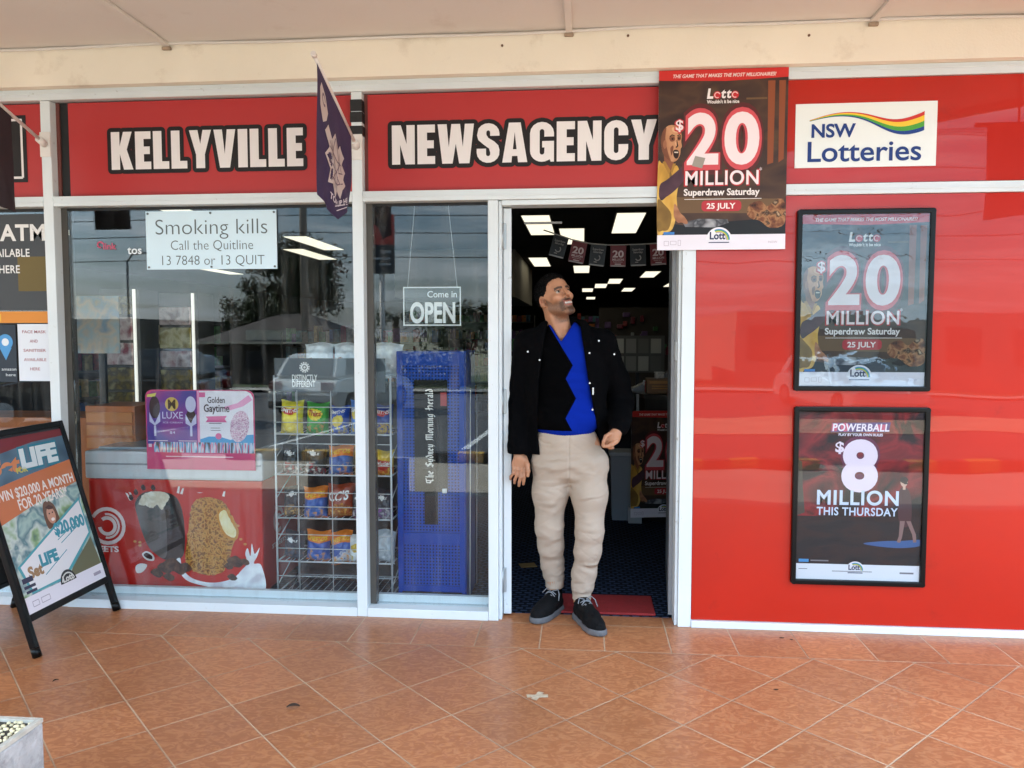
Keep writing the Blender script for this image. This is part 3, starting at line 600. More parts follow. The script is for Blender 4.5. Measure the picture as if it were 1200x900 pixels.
# ------------------------------------------------------------------ snack rack
def xr(u): return -1.632+(u-325)*0.00471
def zr(v): return 1.435-(v-392)*0.00444
rack = thing('snack_rack', 'white wire snack rack behind the window with a grey header board', 'snack rack', (0, 0, 0))
RX0, RX1, RY0, RY1 = xr(325.5), xr(458.5), 0.185, 0.50
fr = MB()
for x in (RX0, RX1):
    for y in (RY0, RY1): fr.tube([(x, y, 0.004), (x, y, 1.22)], 0.006, 8)
    for z in (0.05, 0.22, 0.456, 0.69, 0.908): fr.tube([(x, RY0, z), (x, RY1, z)], 0.004, 6); fr.tube([(x, RY0, z-0.13), (x, RY1, z)], 0.003, 6)
fr.build('side_frame', M_steel, rack)
for z in (0.05, 0.22, 0.456, 0.69, 0.908):
    s_ = MB(); s_.tube([(RX0, RY0, z), (RX1, RY0, z)], 0.0045, 8); s_.tube([(RX0, RY1, z), (RX1, RY1, z)], 0.0045, 8)
    for k in range(17): x = RX0+(RX1-RX0)*k/16; s_.tube([(x, RY0, z), (x, RY1, z)], 0.002, 6)
    s_.build('wire_shelf', M_steel, rack)
fg = MB()
for u in (352, 391): fg.tube([(xr(u), RY0-0.006, 0.03), (xr(u), RY0-0.006, 1.14)], 0.0028, 6)
for v in (478, 496.5, 522, 547.5, 581, 598, 632, 649, 683): fg.tube([(RX0, RY0-0.008, zr(v)), (RX1, RY0-0.008, zr(v))], 0.0024, 6)
fg.build('front_grid', M_steel, rack)
MB().box(RX0, RX1, RY1+0.008, RY1+0.02, 0.02, 1.14).build('back_board', mat('rack_back', C('262321'), rough=0.6), rack)
hd = MB().box(xr(326.5), xr(453), RY0-0.004, RY0+0.004, zr(460), zr(420)).build('header_board', mat('header_grey', C('4a5258'), rough=0.25), rack)
hw = (xr(453)-xr(326.5)); hh = zr(420)-zr(460)
fl = Flat(hw, hh); fl.text('DISTINCTLY', .16, .39, .66, .17, bold=.02); fl.text('DIFFERENT', .16, .37, .85, .17, bold=.02)
fl.arc(.275, .27, .012, .02, 0, 360, 24); fl.arc(.275, .27, .0, .0065, 0, 360, 16)
for k in range(12): fl.arc(.275, .27, .021, .028, k*30, k*30+18, 4)
o = fl.build('lettering', ink('e9ecec'), rack, 0.0); o.location = ((xr(453)+xr(326.5))/2, RY0-0.005, zr(460))

def packet(label, x0, x1, z0, z1, y, base, top, lower, band, words, wcol='f4f2ee', blob=None, tilt=0.0, seed=0, group='snack packets on the wire rack', shine=0.1):
    rnd = random.Random(seed+int(x0*1000)); w, h = x1-x0, z1-z0; NX, NZ = 22, 28
    t = thing('snack_packet', label, 'snack packet', ((x0+x1)/2, y, z0), (R(-6), tilt, rnd.uniform(-.12, .12)), group)
    ph = [rnd.uniform(0, 6.28) for _ in range(6)]
    def bulge(a, b):
        e = max(0.0, min(1.0, min(b, 1-b)/0.10)); e2 = max(0.0, 1-(2*a-1)**4)
        d = 0.042*(1-(2*b-1)**4)**0.7*e2**0.8*min(1, e+0.15)
        d += 0.0035*math.sin(9*a+7*b+ph[0])*e2*e+0.0028*math.sin(17*a-13*b+ph[1])*e2*e+0.002*math.sin(31*a+ph[2])*(1-e*0.6)
        d += 0.004*abs(math.sin(5*a+14*b+ph[3]))*e2*e
        return d
    def shape(a, b):
        k = 1-0.10*math.sin(math.pi*b)**0.5+(0.0 if 0.06 < b < .94 else .01*math.sin(60*a))
        return ((a-.5)*w*k, b*h+0.006*math.sin(6*a+ph[4]))
    V = []; F = []; MI = []
    for s_ in (-1, 1):
        for j in range(NZ+1):
            for i in range(NX+1):
                a, b = i/NX, j/NZ; p = shape(a, b); V.append((p[0], s_*max(0.0006, bulge(a, b)*(1 if s_ < 0 else .6)), p[1]))
    o2 = (NX+1)*(NZ+1)
    def cid(a, b):
        if b > 0.9 or b < .03: return 1
        if b > .66 and top: return 1
        if blob and ((a-blob[0])/blob[2])**2+((b-blob[1])/blob[3])**2 < 1: return 3
        if b < .36+.08*math.sin(6*a+ph[5]): return 2
        return 0
    for j in range(NZ):
        for i in range(NX):
            q = j*(NX+1)+i
            F.append((q, q+1, q+NX+2, q+NX+1)); MI.append(cid((i+.5)/NX, (j+.5)/NZ))
            F.append((o2+q+NX+1, o2+q+NX+2, o2+q+1, o2+q)); MI.append(0)
    for j in range(NZ):
        for i in (0, NX):
            q = j*(NX+1)+i; fq = (q, q+NX+1, o2+q+NX+1, o2+q); F.append(fq if i == 0 else fq[::-1]); MI.append(0)
    def pm(c): return mat('foil_'+c, C(c, 1.2), rough=0.3, coat=shine, coat_r=0.15, var=0.12, vscale=25)
    ob = mesh_obj('packet_bag', V, F, pm(base), t, True); me = ob.data
    me.materials.append(pm(top or base)); me.materials.append(printed('snack_print_'+lower[0]+lower[1], list(lower), 45, 2)); me.materials.append(pm(band))
    me.polygons.foreach_set('material_index', MI)
    fl = Flat(w, h)
    for (txt, a0, a1, vb, cap, rot) in words: fl.text(txt, a0, a1, vb, cap, bold=.03, shear=.15, rot=rot)
    vs_ = []
    for x, yy, z in fl.v: vs_.append((x, -bulge(min(1, max(0, x/w+.5)), min(1, max(0, z/h)))-0.0016, z+0.006*math.sin(6*(x/w+.5)+ph[4])))
    if vs_: mesh_obj('lettering', vs_, fl.f, ink(wcol), t)
    return t
PY = 0.25
def pk(label, u0, u1, v0, v1, *a, **k): return packet(label, xr(u0), xr(u1), zr(v1), zr(v0), PY, *a, **k)
r1 = dict(); 
pk('yellow crinkle chip packet at the left of the top row', 326, 354, 472, 513, 'e0cf3a', None, ('e8dc60', 'd7bd2b', 'efe48a'), 'b02a25', [("SMITHS", .1, .85, .33, .10, 0)], blob=(.45, .70, .42, .09))
pk('green chip packet with a yellow oval in the top row', 356, 384, 474, 513, '3f9a38', None, ('4da844', '2f8a33', 'b98a3c'), 'd9c336', [("Thins", .2, .75, .40, .16, 0)], 'a12a22', blob=(.45, .64, .36, .18))
pk('blue chip packet with a gold medal beside the green one', 385, 408, 478, 513, '2c4fa8', None, ('2c4fa8', '4468bb', 'c9b44a'), 'd8c24a', [("SMITHS", .12, .85, .25, .10, 0)], blob=(.5, .50, .33, .2))
pk('bright blue chip packet half hidden by the window mullion, top row', 408, 432, 470, 512, '2a6fc0', None, ('2a6fc0', '5b90d0', 'c9b44a'), 'd8c24a', [("SMITHS", .12, .85, .33, .10, 0)], blob=(.4, .6, .3, .16))
pk('blue and gold chip packet at the right end of the top row', 434, 458, 476, 513, '27408f', None, ('2c4fa8', 'd8b63a', '27408f'), 'c5332b', [("SMITHS", .1, .88, .28, .11, 0)], blob=(.5, .74, .42, .09))
pk('black and red chip packet at the left of the second row', 327, 351, 525, 562, '26272b', None, ('b03038', '3b3c41', 'd8d0c8'), 'd8d8d6', [("KETTLE", .25, .75, .30, .07, 0)], blob=(.5, .73, .13, .085))
pk('black and red chip packet second from the left, second row', 353, 380, 526, 563, '222327', None, ('b8343a', '3a3b40', 'e0d6cc'), 'd8d8d6', [("KETTLE", .25, .75, .30, .07, 0)], blob=(.5, .73, .13, .085))
pk('orange topped blue cheese puff packet in the second row', 381, 412, 526, 562, '3b5b9f', 'd2762c', ('3b5b9f', '5276b8', 'd99a55'), 'e3e3df', [("CHEETOS", .12, .9, .27, .13, 0.12)], 'f0c636')
pk('yellow snack packet half hidden by the mullion in the second row', 412, 432, 525, 562, 'd9b233', None, ('d9b233', 'c8872b', 'e8d27a'), 'b3372b', [], blob=(.5, .3, .3, .2))
pk('gold and red twist snack packet at the right of the second row', 434, 459, 531, 562, 'd7b32f', None, ('d99a35', 'c8562b', 'e2c85a'), 'b5302a', [("Twisties", .08, .92, .55, .14, 0.12)], blob=(.5, .45, .46, .2))
pk('dark packet with a gold picture at the left of the third row', 328, 352, 577, 614, '282a2f', None, ('b58a4a', '3d4046', 'd6b070'), 'd8d8d6', [("KETTLE", .25, .75, .30, .07, 0)], blob=(.5, .74, .13, .085))
pk('orange topped blue cheese puff packet in the third row', 352, 381, 577, 616, '35559b', 'd2762c', ('35559b', '5276b8', 'd99a55'), 'e3e3df', [("CHEETOS", .12, .9, .29, .13, 0.12)], 'f0c636')
pk('brown corn chip packet with big white letters in the third row', 379, 413, 573, 613, '8e3a22', None, ('d79a3c', '8e3a22', 'e0b060'), '8e3a22', [("CC'S", .15, .85, .48, .26, 0.05)])
pk('black and purple packet half hidden by the mullion in the third row', 408, 432, 579, 614, '26252b', None, ('a05ab0', '3a3940', 'd8d0d8'), 'd8d8d6', [("KETTLE", .25, .75, .30, .07, 0)], blob=(.4, .74, .13, .085))
pk('black and purple packet at the right of the third row', 434, 458, 578, 615, '35333d', None, ('b268c0', '60606c', 'd8d0d8'), 'd8d8d6', [("KETTLE", .25, .75, .30, .07, 0)], blob=(.5, .74, .13, .085))
pk('dark slouching packet at the left of the bottom row', 327, 352, 632, 665, '282a33', None, ('7a5548', '3a3d48', '50566a'), 'c8c8c8', [("KETTLE", .25, .75, .34, .07, 0)], blob=(.4, .69, .13, .085), tilt=.06)
pk('orange topped blue cheese puff packet in the bottom row', 354, 384, 631, 668, '33539a', 'd2762c', ('33539a', '5276b8', 'd99a55'), 'e3e3df', [("CHEETOS", .12, .9, .29, .13, 0.12)], 'f0c636')
pk('blue and white cheese puff packet hanging over the bottom shelf', 384, 412, 631, 671, '3a5aa0', 'd2762c', ('3a5aa0', 'c9ced6', 'd99a55'), 'e3e3df', [("CHEETOS", .12, .9, .29, .11, 0.12)], 'f0c636', tilt=-.08)
pk('white snack packet half hidden by the mullion in the bottom row', 404, 432, 634, 668, 'd4d8d6', None, ('c9ced6', 'd9dcd8', 'b8a860'), 'c8a83a', [], blob=(.4, .55, .25, .16))
pk('silver packet turned back to front in the bottom row', 433, 459, 629, 668, 'b9c4cb', None, ('c3ccd2', 'a9b4bc', 'd9dfe3'), 'd5dadd', [], tilt=.05, shine=.6)
for k, (u0, u1) in enumerate(((349, 384), (383, 420), (424, 466))):
    packet(('pale packet lying on top of the rack, leftmost', 'pale packet lying on top of the rack, middle one', 'pale packet on top of the rack, right of the mullion')[k], xr(u0), xr(u1), 1.225 if k < 2 else 1.20, zr(406)+0.015, 0.34, 'dfe6ea', None, ('dfe6ea', 'cdd6dc', 'e9eef0'), 'a07a62', [], blob=(.25, .3, .14, .2), seed=40+k)
MB().box(RX0, RX1, 0.21, RY1, 1.205, 1.217).build('top_shelf', M_steel, rack)

# ------------------------------------------------------------------ blue newspaper cabinet
cb = thing('newspaper_cabinet', 'tall blue perforated newspaper cabinet with a black title strip', 'cabinet', (-0.793, 0.20, 0.003))
def perf_mat():
    m = bpy.data.materials.new('perforated_blue'); m.use_nodes = True; nt = m.node_tree; b = nt.nodes['Principled BSDF']
    tc = nt.nodes.new('ShaderNodeTexCoord'); sc_ = nt.nodes.new('ShaderNodeVectorMath'); sc_.operation = 'SCALE'; sc_.inputs['Scale'].default_value = 1/0.017
    fr_ = nt.nodes.new('ShaderNodeVectorMath'); fr_.operation = 'FRACTION'; sb = nt.nodes.new('ShaderNodeVectorMath'); sb.operation = 'SUBTRACT'; sb.inputs[1].default_value = (.5, 0, .5)
    ml = nt.nodes.new('ShaderNodeVectorMath'); ml.operation = 'MULTIPLY'; ml.inputs[1].default_value = (1, 0, 1); ln = nt.nodes.new('ShaderNodeVectorMath'); ln.operation = 'LENGTH'
    lt = nt.nodes.new('ShaderNodeMath'); lt.operation = 'LESS_THAN'; lt.inputs[1].default_value = .26; mx = nt.nodes.new('ShaderNodeMixRGB')
    mx.inputs['Color1'].default_value = C('0d3f9a'); mx.inputs['Color2'].default_value = C('051230')
    L_ = nt.links.new; L_(tc.outputs['Object'], sc_.inputs[0]); L_(sc_.outputs[0], fr_.inputs[0]); L_(fr_.outputs[0], sb.inputs[0]); L_(sb.outputs[0], ml.inputs[0]); L_(ml.outputs[0], ln.inputs[0]); L_(ln.outputs['Value'], lt.inputs[0]); L_(lt.outputs[0], mx.inputs['Fac']); L_(mx.outputs[0], b.inputs['Base Color'])
    b.inputs['Roughness'].default_value = .4; b.inputs['Specular IOR Level'].default_value = .12; return m
M_cab = mat('cabinet_blue', C('0d3f9a'), rough=.38, spec=.12, var=.06); M_perf = perf_mat()
MB().box(-0.184, 0.184, 0.012, 0.36, 0.0, 1.345, bev=.004).build('cabinet_body', M_cab, cb)
dr = MB(); dr.box(-.178, -.150, 0, .0115, .07, 1.335); dr.box(.150, .178, 0, .0115, .07, 1.335)
for z0, z1 in ((1.27, 1.335), (.33, .385), (.07, .10)): dr.box(-.1495, .1495, 0.0005, .0115, z0, z1)
d_ = dr.build('cabinet_door', M_cab, cb)
MB().box(-.1495, .1495, .007, .0115, .3855, 1.2695).build('perforated_sheet', M_perf, d_); MB().box(-.1495, .1495, .007, .0115, .1005, .3295).build('perforated_sheet', M_perf, d_)
MB().box(.06, .085, -.012, -.0002, .60, .625, bev=.004).build('handle', M_steel, d_)
MB().box(-.16, .16, -.002, .0115, .052, .064).build('kick_gap', M_seal, cb)
for x in (-.15, .15): MB().box(x-.02, x+.02, .02, .05, -.003, .004).tube([(x, .03, 0.004), (x, .03, .03)], .012, 10).build('foot', M_steel, cb)
MB().box(-.088, .088, .001, .0065, .605, 1.195).build('title_panel', mat('title_black', C('0c0b0a'), rough=.4, spec=.1), cb)
MB().box(-.036, .036, -.001, .0008, .43, 1.05).build('title_strip', mat('strip_black', C('050505'), rough=.35, spec=.1), cb)
MB().box(.052, .085, -.001, .0008, 1.06, 1.13).build('red_tag', mat('tag_red', C('9d2b2b'), rough=.5), cb)
# black letter title, drawn with a broad nib, reading upwards
GL = {'T': (.9, [[(.05, .85), (.85, .95)], [(.5, .9), (.42, .2), (.6, 0), (.85, .15)], [(.15, .8), (.1, .45), (.3, .3)]]),
      'S': (.85, [[(.8, .85), (.5, 1), (.2, .8), (.3, .6), (.65, .45), (.75, .2), (.45, 0), (.1, .15)], [(.45, .9), (.45, .1)]]),
      'M': (1.15, [[(.1, .75), (.25, .95), (.25, .05), (.1, 0)], [(.3, .85), (.6, .95), (.6, .05)], [(.65, .85), (.95, .95), (.95, .1), (1.1, 0)]]),
      'H': (.95, [[(.1, .8), (.3, 1), (.3, .05), (.15, 0)], [(.3, .55), (.65, .65), (.8, .5), (.75, 0), (.6, -.1)], [(.05, .45), (.5, .5)]]),
      'h': (.55, [[(.12, 1), (.12, .05), (.2, 0)], [(.12, .5), (.4, .62), (.42, .1), (.34, -.08)]]), 'e': (.5, [[(.42, .4), (.28, .62), (.1, .5), (.1, .12), (.28, 0), (.45, .12)], [(.1, .3), (.42, .42)]]),
      'y': (.55, [[(.1, .62), (.12, .12), (.3, .02)], [(.42, .62), (.42, .05), (.2, -.25)]]), 'd': (.52, [[(.2, .95), (.42, .55), (.42, .12), (.26, 0), (.1, .12), (.1, .45), (.3, .6)]]),
      'n': (.55, [[(.08, .6), (.14, .55), (.14, 0)], [(.16, .5), (.38, .62), (.40, .05), (.5, 0)]]), 'o': (.5, [[(.26, .62), (.1, .48), (.1, .12), (.26, 0), (.4, .12), (.4, .48), (.26, .62)]]),
      'r': (.42, [[(.08, .6), (.14, .5), (.14, 0), (.22, -.02)], [(.18, .5), (.34, .62), (.4, .52)]]), 'i': (.28, [[(.06, .58), (.13, .62), (.13, .05), (.22, 0)], [(.1, .8), (.18, .86)]]),
      'g': (.52, [[(.4, .62), (.12, .52), (.1, .15), (.26, .02), (.4, .15)], [(.42, .62), (.42, 0), (.24, -.25), (.08, -.18)]]), 'a': (.52, [[(.1, .5), (.3, .62), (.4, .5), (.4, .08), (.5, 0)], [(.4, .35), (.12, .28), (.12, .08), (.26, 0), (.4, .12)]]),
      'l': (.28, [[(.12, 1), (.12, .06), (.24, 0)]]), ' ': (.4, [])}
def blackletter(s):
    V = []; F = []; x = 0; k = 0; nx, nz = .105*math.cos(R(40)), .105*math.sin(R(40))
    for ch in s:
        w, st = GL[ch]
        for q in st:
            for (ax, az), (bx_, bz) in zip(q, q[1:]):
                o = len(V); e = -3e-5*(k % 9); k += 1
                V += [(x+ax-nx, e, az-nz), (x+ax+nx, e, az+nz), (x+bx_+nx, e, bz+nz), (x+bx_-nx, e, bz-nz)]; F.append((o, o+1, o+2, o+3))
        x += w+.06
    return V, F, x
V, F, tw = blackletter('The Sydney Morning Herald'); sc_ = .50/tw
mesh_obj('title_lettering', [(-z*sc_*1.25+.012, y-.003, x*sc_+.65) for x, y, z in V], F, ink('e8e6df'), cb)
for k in range(2):
    MB().tube([(.20, .03, .02), (.203, .05, 1.15)] if k == 0 else [(.2, .3, .02), (.203, .3, 1.1)], .003, 6).build('side_rail', M_steel, cb)

# ------------------------------------------------------------------ ice cream freezer
fz = thing('ice_cream_freezer', 'red chest freezer with ice cream pictures below the window', 'freezer', (0, 0, 0.003))
FX0, FX1, FY0 = -2.70, -1.715, 0.20
MB().box(FX0, FX1, FY0, 0.85, 0.03, 0.645, bev=.012).build('freezer_body', mat('freezer_red', C('c4271f'), rough=.35, spec=.2, coat=.1), fz)
MB().box(FX0-.01, FX1+.01, FY0-.012, 0.87, 0.646, 0.80, bev=.015).build('freezer_top', mat('freezer_white', C('ccd3d8'), rough=.4), fz)
MB().box(FX0+.04, FX1-.04, FY0+.04, 0.83, 0.801, 0.815, bev=.004).build('sliding_lid', mat('lid_glass_grey', C('9aa6ae'), rough=.1), fz)
MB().box(FX0, FX1+.002, FY0-.016, FY0-.0125, 0.725, 0.735).build('trim_line', mat('trim_grey', C('8e969c'), rough=.4), fz)
fw, fh = FX1-FX0, .60
def FZ(u, v): return ((u-97)/(305-97), (v-562)/(700-562))
def fa(nm, m, d, *polys):
    fl = Flat(fw, fh)
    for p in polys:
        if p[0] == 'e': fl.ell(*FZ(p[1], p[2]), p[3]/208, p[4]/138, rot=p[5] if len(p) > 5 else 0)
        else: fl.poly([FZ(*q) for q in p])
    o = fl.build(nm, m, fz, 0); o.location = ((FX0+FX1)/2, FY0-.001-d, .04); return o
def blob(pts, n=6, j=0.0, seed=1):
    """closed smooth outline through points (Catmull-Rom)"""
    out = []; m = len(pts); rnd = random.Random(seed)
    for i in range(m):
        p0, p1, p2, p3 = [Vector(pts[(i+k-1) % m]) for k in range(4)]
        for q in range(n):
            t = q/n; v = .5*((2*p1)+(p2-p0)*t+(2*p0-5*p1+4*p2-p3)*t*t+(3*p1-p0-3*p2+p3)*t**3)
            out.append((v.x+rnd.uniform(-j, j), v.y+rnd.uniform(-j, j)))
    return out
fa('cold_bar', printed('choc_print', ['2b211f', '3a2d2a', '4b3c38'], 3, 2), 0, blob([(154, 600), (156, 585), (166, 577), (185, 576), (200, 580), (208, 592), (212, 615), (212, 645), (207, 660), (190, 663), (176, 655), (166, 640)]))
fa('cold_bar_side', printed('choc_side_print', ['4f4643', '6b625e', '5a504c'], 5, 2), .0004, blob([(155, 602), (160, 585), (178, 580), (189, 600), (191, 640), (188, 660), (176, 655), (165, 640)]))
fa('bitten_cream', printed('cream_print', ['efe6d2', 'd9cbb0', 'f6efe0'], 18, 3), .0008, blob([(158, 592), (164, 580), (175, 576), (190, 577), (195, 583), (191, 590), (186, 599), (180, 593), (174, 597), (166, 594)], 5, .6))
fa('nut_bar', printed('nut_print', ['5a3115', 'a9682a', 'd39a4a', '6b3c18', 'c08038'], 42, 4), .0004, blob([(213, 652), (217, 620), (221, 596), (230, 584), (245, 582), (260, 588), (268, 602), (275, 620), (270, 640), (264, 662), (255, 677), (240, 681), (222, 676), (213, 665)], 6, .8))
fa('bitten_core', printed('core_print', ['f6ecc4', 'efdc9c', 'fff7dc'], 12, 2), .0008, blob([(254, 603), (261, 598), (268, 612), (274, 624), (271, 632), (262, 628), (256, 616)], 5, .4))
fa('core_rim', ink('c8862e'), .0006, blob([(252, 603), (260, 595), (270, 609), (277, 624), (272, 636), (260, 631), (254, 618)], 5, .4))
fa('milk_splash', printed('milk_print', ['f4f2f2', 'e6e2e6', 'ffffff', 'd8d2d8'], 7, 2), .0012, blob([(206, 660), (209, 674), (222, 686), (245, 690), (268, 684), (280, 672), (286, 664), (284, 652), (287, 645), (290, 655), (292, 639), (295, 652), (301, 644), (298, 655), (294, 664), (303, 667), (305, 700), (262, 699), (232, 694), (212, 687), (203, 672), (201, 663)], 6))
fa('chocolate_crumbs', printed('crumb_print', ['2d1b13', '4c2d1e', '6d4a34'], 30, 3), .0016, *[blob([(x-r, y), (x, y-r*.7), (x+r, y+.2*r), (x+.2*r, y+r*.8)], 4, .5, k) for k, (x, y, r) in enumerate(((197, 668, 12), (188, 672, 10), (205, 674, 9), (212, 671, 8), (272, 662, 10), (264, 668, 6), (283, 662, 6), (268, 682, 6), (178, 679, 8), (192, 684, 7)))])
fa('drip_marks', ink('f1ebe6'), .0008, *[[(x, y), (x+3, y+1), (x+a, y+b), (x+a-2, y+b)] for x, y, a, b in ((142, 578, 7, 10), (146, 577, 5, 7), (204, 577, 4, -8), (208, 578, 5, -7), (228, 576, 8, 0), (258, 580, 4, -6))], blob([(160, 656), (166, 652), (174, 657), (174, 664), (165, 663)], 4), blob([(152, 672), (158, 668), (166, 670), (160, 679), (153, 680)], 4))
fa('drip_hearts', ink('3a1411'), .0012, blob([(162, 657), (166, 654), (172, 658), (172, 662), (166, 661)], 4), *[blob([(x-3, y), (x, y-4), (x+3, y+1), (x, y+4)], 3) for x, y in ((149, 584), (155, 577), (164, 571), (176, 571))])
fa('crumb_marks', ink('cf8a4a'), .0008, *[('e', x, y, 2, 1.6) for x, y in ((152, 640), (158, 641), (276, 617), (279, 634), (284, 640), (158, 645))])
fl = Flat(fw, fh); u, v = FZ(119, 621)
fl.arc(u, v, .085, .105, -150, 150); fl.arc(u, v, .035, .055, -170, 130); fl.arc(u, v, .06, .072, -100, 100)
fl.text("STREETS", FZ(88, 0)[0], FZ(132, 0)[0], FZ(0, 654)[1], .05, bold=.03)
o = fl.build('brand_emblem', ink('f0dcd9'), fz, 0); o.location = ((FX0+FX1)/2, FY0-.002, .04)
fl = Flat(.55, fh); fl.arc(.30, .42, .05, .075, 20, 300); fl.arc(.30, .42, .02, .035, 20, 280); fl.text("STREETS", .12, .5, .66, .04, bold=.03)
o = fl.build('side_emblem', ink('d9b8b5'), fz, 0); o.rotation_euler = (0, 0, R(90)); o.location = (FX1+.0015, .53, .04)

# display notice standing on the freezer
ds = thing('freezer_notice', 'purple and pink ice cream notice with rounded corners standing on the freezer', 'notice', (-2.04, 0.175, 0.71))
dw, dh = .605, .43
b = MB(); x0, x1, r_ = -dw/2, dw/2, .04
b.prism([(x0, 0), (x1, 0)]+_arc(x1-r_, dh-r_, r_, r_, 0, 90)+_arc(x0+r_, dh-r_, r_, r_, 90, 180), 0, .004); b.build('notice_board', ink('d2487a', .0), ds)
def dz(nm, m, d, fn): fl = Flat(dw, dh); fn(fl); fl.build(nm, m, ds, d)
dz('left_picture', printed('magnum_print', ['3a3f8f', '5b3f96', '8a3c8c', 'b03a7c'], 3.2, 2), .001, lambda f: f.poly([(.01, .12), (.03, .06), (.06, .02), (.475, .01), (.475, .68), (.01, .68)]))
dz('right_picture', ink('eae6f0'), .001, lambda f: f.poly([(.48, .01), (.93, .01), (.97, .04), (.99, .09), (.99, .68), (.48, .68)]))
dz('pink_swoosh', ink('e79ac4'), .0015, lambda f: (f.poly([(.70, .22), (.85, .16), (.95, .06), (.985, .12), (.9, .2), (.78, .25)]), f.rect(.48, .01, .50, .68)))
dz('blue_wave', ink('3d9ad2'), .0015, lambda f: f.poly([(.48, .68), (.49, .62), (.58, .58), (.68, .58), (.78, .62), (.88, .56), (.99, .55), (.99, .68)]))
dz('gold_disc', ink('d8b35a'), .0015, lambda f: f.ell(.245, .18, .062))
dz('disc_letter', ink('4a2c14'), .002, lambda f: f.text('M', .21, .28, .235, .11, bold=.03))
dz('left_lettering', ink('d8cdf0'), .0015, lambda f: (f.text('LUXE', .155, .345, .36, .085), f.text('ICE CREAM', .16, .34, .42, .02), f.text('$4', .22, .27, .55, .03)))
dz('dark_stick_bars', ink('3d2428'), .0015, lambda f: (f.ell(.085, .22, .05, .14), f.ell(.42, .34, .045, .10)))
dz('pale_stick_bars', ink('c9c6e6'), .002, lambda f: (f.poly([(.035, .28), (.06, .36), (.085, .42), (.11, .35), (.135, .28), (.135, .40), (.085, .45), (.035, .40)]), f.ell(.42, .18, .048, .1), f.rect(.076, .45, .095, .58), f.rect(.41, .44, .43, .58), f.poly([(.37, .30), (.4, .38), (.42, .42), (.44, .36), (.47, .30), (.47, .42), (.42, .46), (.37, .42)])))
dz('yellow_flash', ink('e3d46a'), .0015, lambda f: f.poly([(.02, .06), (.105, .04), (.09, .09), (.015, .09)]))
dz('right_lettering', ink('3a1f2a'), .002, lambda f: (f.text('Golden', .575, .735, .16, .075, bold=.012, rot=.08), f.text('Gaytime', .54, .775, .27, .09, bold=.02, rot=.08), f.rect(.585, .41, .70, .418), f.rect(.60, .47, .685, .476), f.rect(.60, .50, .69, .506)))
dz('pink_ribbon', ink('d75f97'), .002, lambda f: (f.poly([(.555, .33), (.75, .32), (.73, .36), (.75, .40), (.555, .40), (.575, .36)]), f.ell(.67, .575, .028), f.rect(.50, .03, .555, .09)))
dz('speckled_bar', printed('speckle_print', ['e9d4e4', 'a04a80', 'f2e6ee', 'c47aa8', 'efe0ea'], 90, 2), .0025, lambda f: f.ell(.865, .45, .085, .20, rot=-12))
dz('product_row', printed('row_print', ['28304f', '6b4a3a', '7ab0d8', 'e6dfe8', 'd85a8a', '4a9ad0'], 9, 1, stretch=(6, 1, 1), dist=0), .0015, lambda f: [f.rect(.07+.0585*k, .655, .12+.0585*k, .785) for k in range(16)])
dz('fine_print', ink('f5d5e2'), .0015, lambda f: (f.rect(.18, .83, .8, .842), f.rect(.02, .635, .2, .643), f.rect(.3, .635, .47, .643), f.rect(.02, .68, .05, .72)))
MB().prism([(-.25, .0), (.25, .0), (.25, .08), (-.25, .08)], .005, .012).build('easel_strip', M_white, ds)

# ------------------------------------------------------------------ lit product towers inside, left window
def tower(x, y, z0, z1, label, seed):
    rnd = random.Random(seed); t = thing('product_tower', label, 'display tower', (x, y, 0.003))
    MB().box(-.15, .15, 0, .25, 0, z1).build('tower_frame', mat('tower_dark', C('38332b'), rough=.5), t)
    MB().box(.108, .124, -.018, -.001, z0, z1).build('light_strip', mat('cool_tube', C('f4f6f4'), emit=(1, .97, .86, 1), estr=.85/EXPO), t)
    z = z0+.02
    while z < z1-.16:
        h = rnd.uniform(.12, .17); MB().box(-.14, .095, -.03, -.001, z, z+h, bev=.006).build('product_card', printed('prod_%d' % rnd.randrange(4), [['8f7f2c', 'd8d2a8', '5a5020'], ['3f4f80', 'd6dde8', '7f8fb8'], ['90303f', 'e2d2d2', '5a2430'], ['b0902f', '4a3c1a', 'd8c88a']][rnd.randrange(4)], 10, 3), t); z += h+.02
    return t
tower(-3.36, 1.62, .70, 1.76, 'lit product tower inside the left window, nearer the frame', 21)
tower(-3.02, 1.82, .98, 1.74, 'lit product tower inside the left window, farther right', 22)
pp = thing('pastel_poster', 'pale pastel poster inside the window beside the left mullion', 'poster', (-2.72, .60, .003))
MB().box(-.34, -.02, 0, .006, 1.32, 1.66).build('poster_sheet', printed('pastel_print', ['d9c9b8', 'b8d0d8', 'e3d6c4', '9ab8cf', 'd8c078'], 7, 3), pp)
MB().box(-.16, -.12, .007, .03, 0, 1.34).build('stand_post', M_black, pp)
oc = thing('timber_cabinet', 'orange timber cabinet with louvre doors behind the leftmost windows', 'cabinet', (-3.35, .62, .003))
M_or = mat('orange_timber', C('b5652c'), rough=.5, var=.18, vscale=9)
MB().box(-.50, .40, 0, .4, 0, .93).build('cabinet_body', M_or, oc)
for x in (-.40, -.10):
    b = MB()
    for k in range(7): b.box(x-.12, x+.12, -.014, -.001, .52+k*.045, .545+k*.045, bev=.004)
    b.build('louvre_door', mat('louvre_orange', C('c9803f'), rough=.5), oc)
oc2 = thing('timber_stand', 'orange timber stand just right of the left mullion', 'cabinet', (-2.70, .45, .003))
MB().box(-.17, .13, 0, .3, 0, 1.02, bev=.004).build('stand_case', M_or, oc2)
for k in range(4): MB().box(-.16, .12, -.012, -.001, .70+k*.075, .76+k*.075, bev=.003).build('drawer_front', mat('drawer_orange', C('c27a3e'), rough=.5, var=.15), oc2)

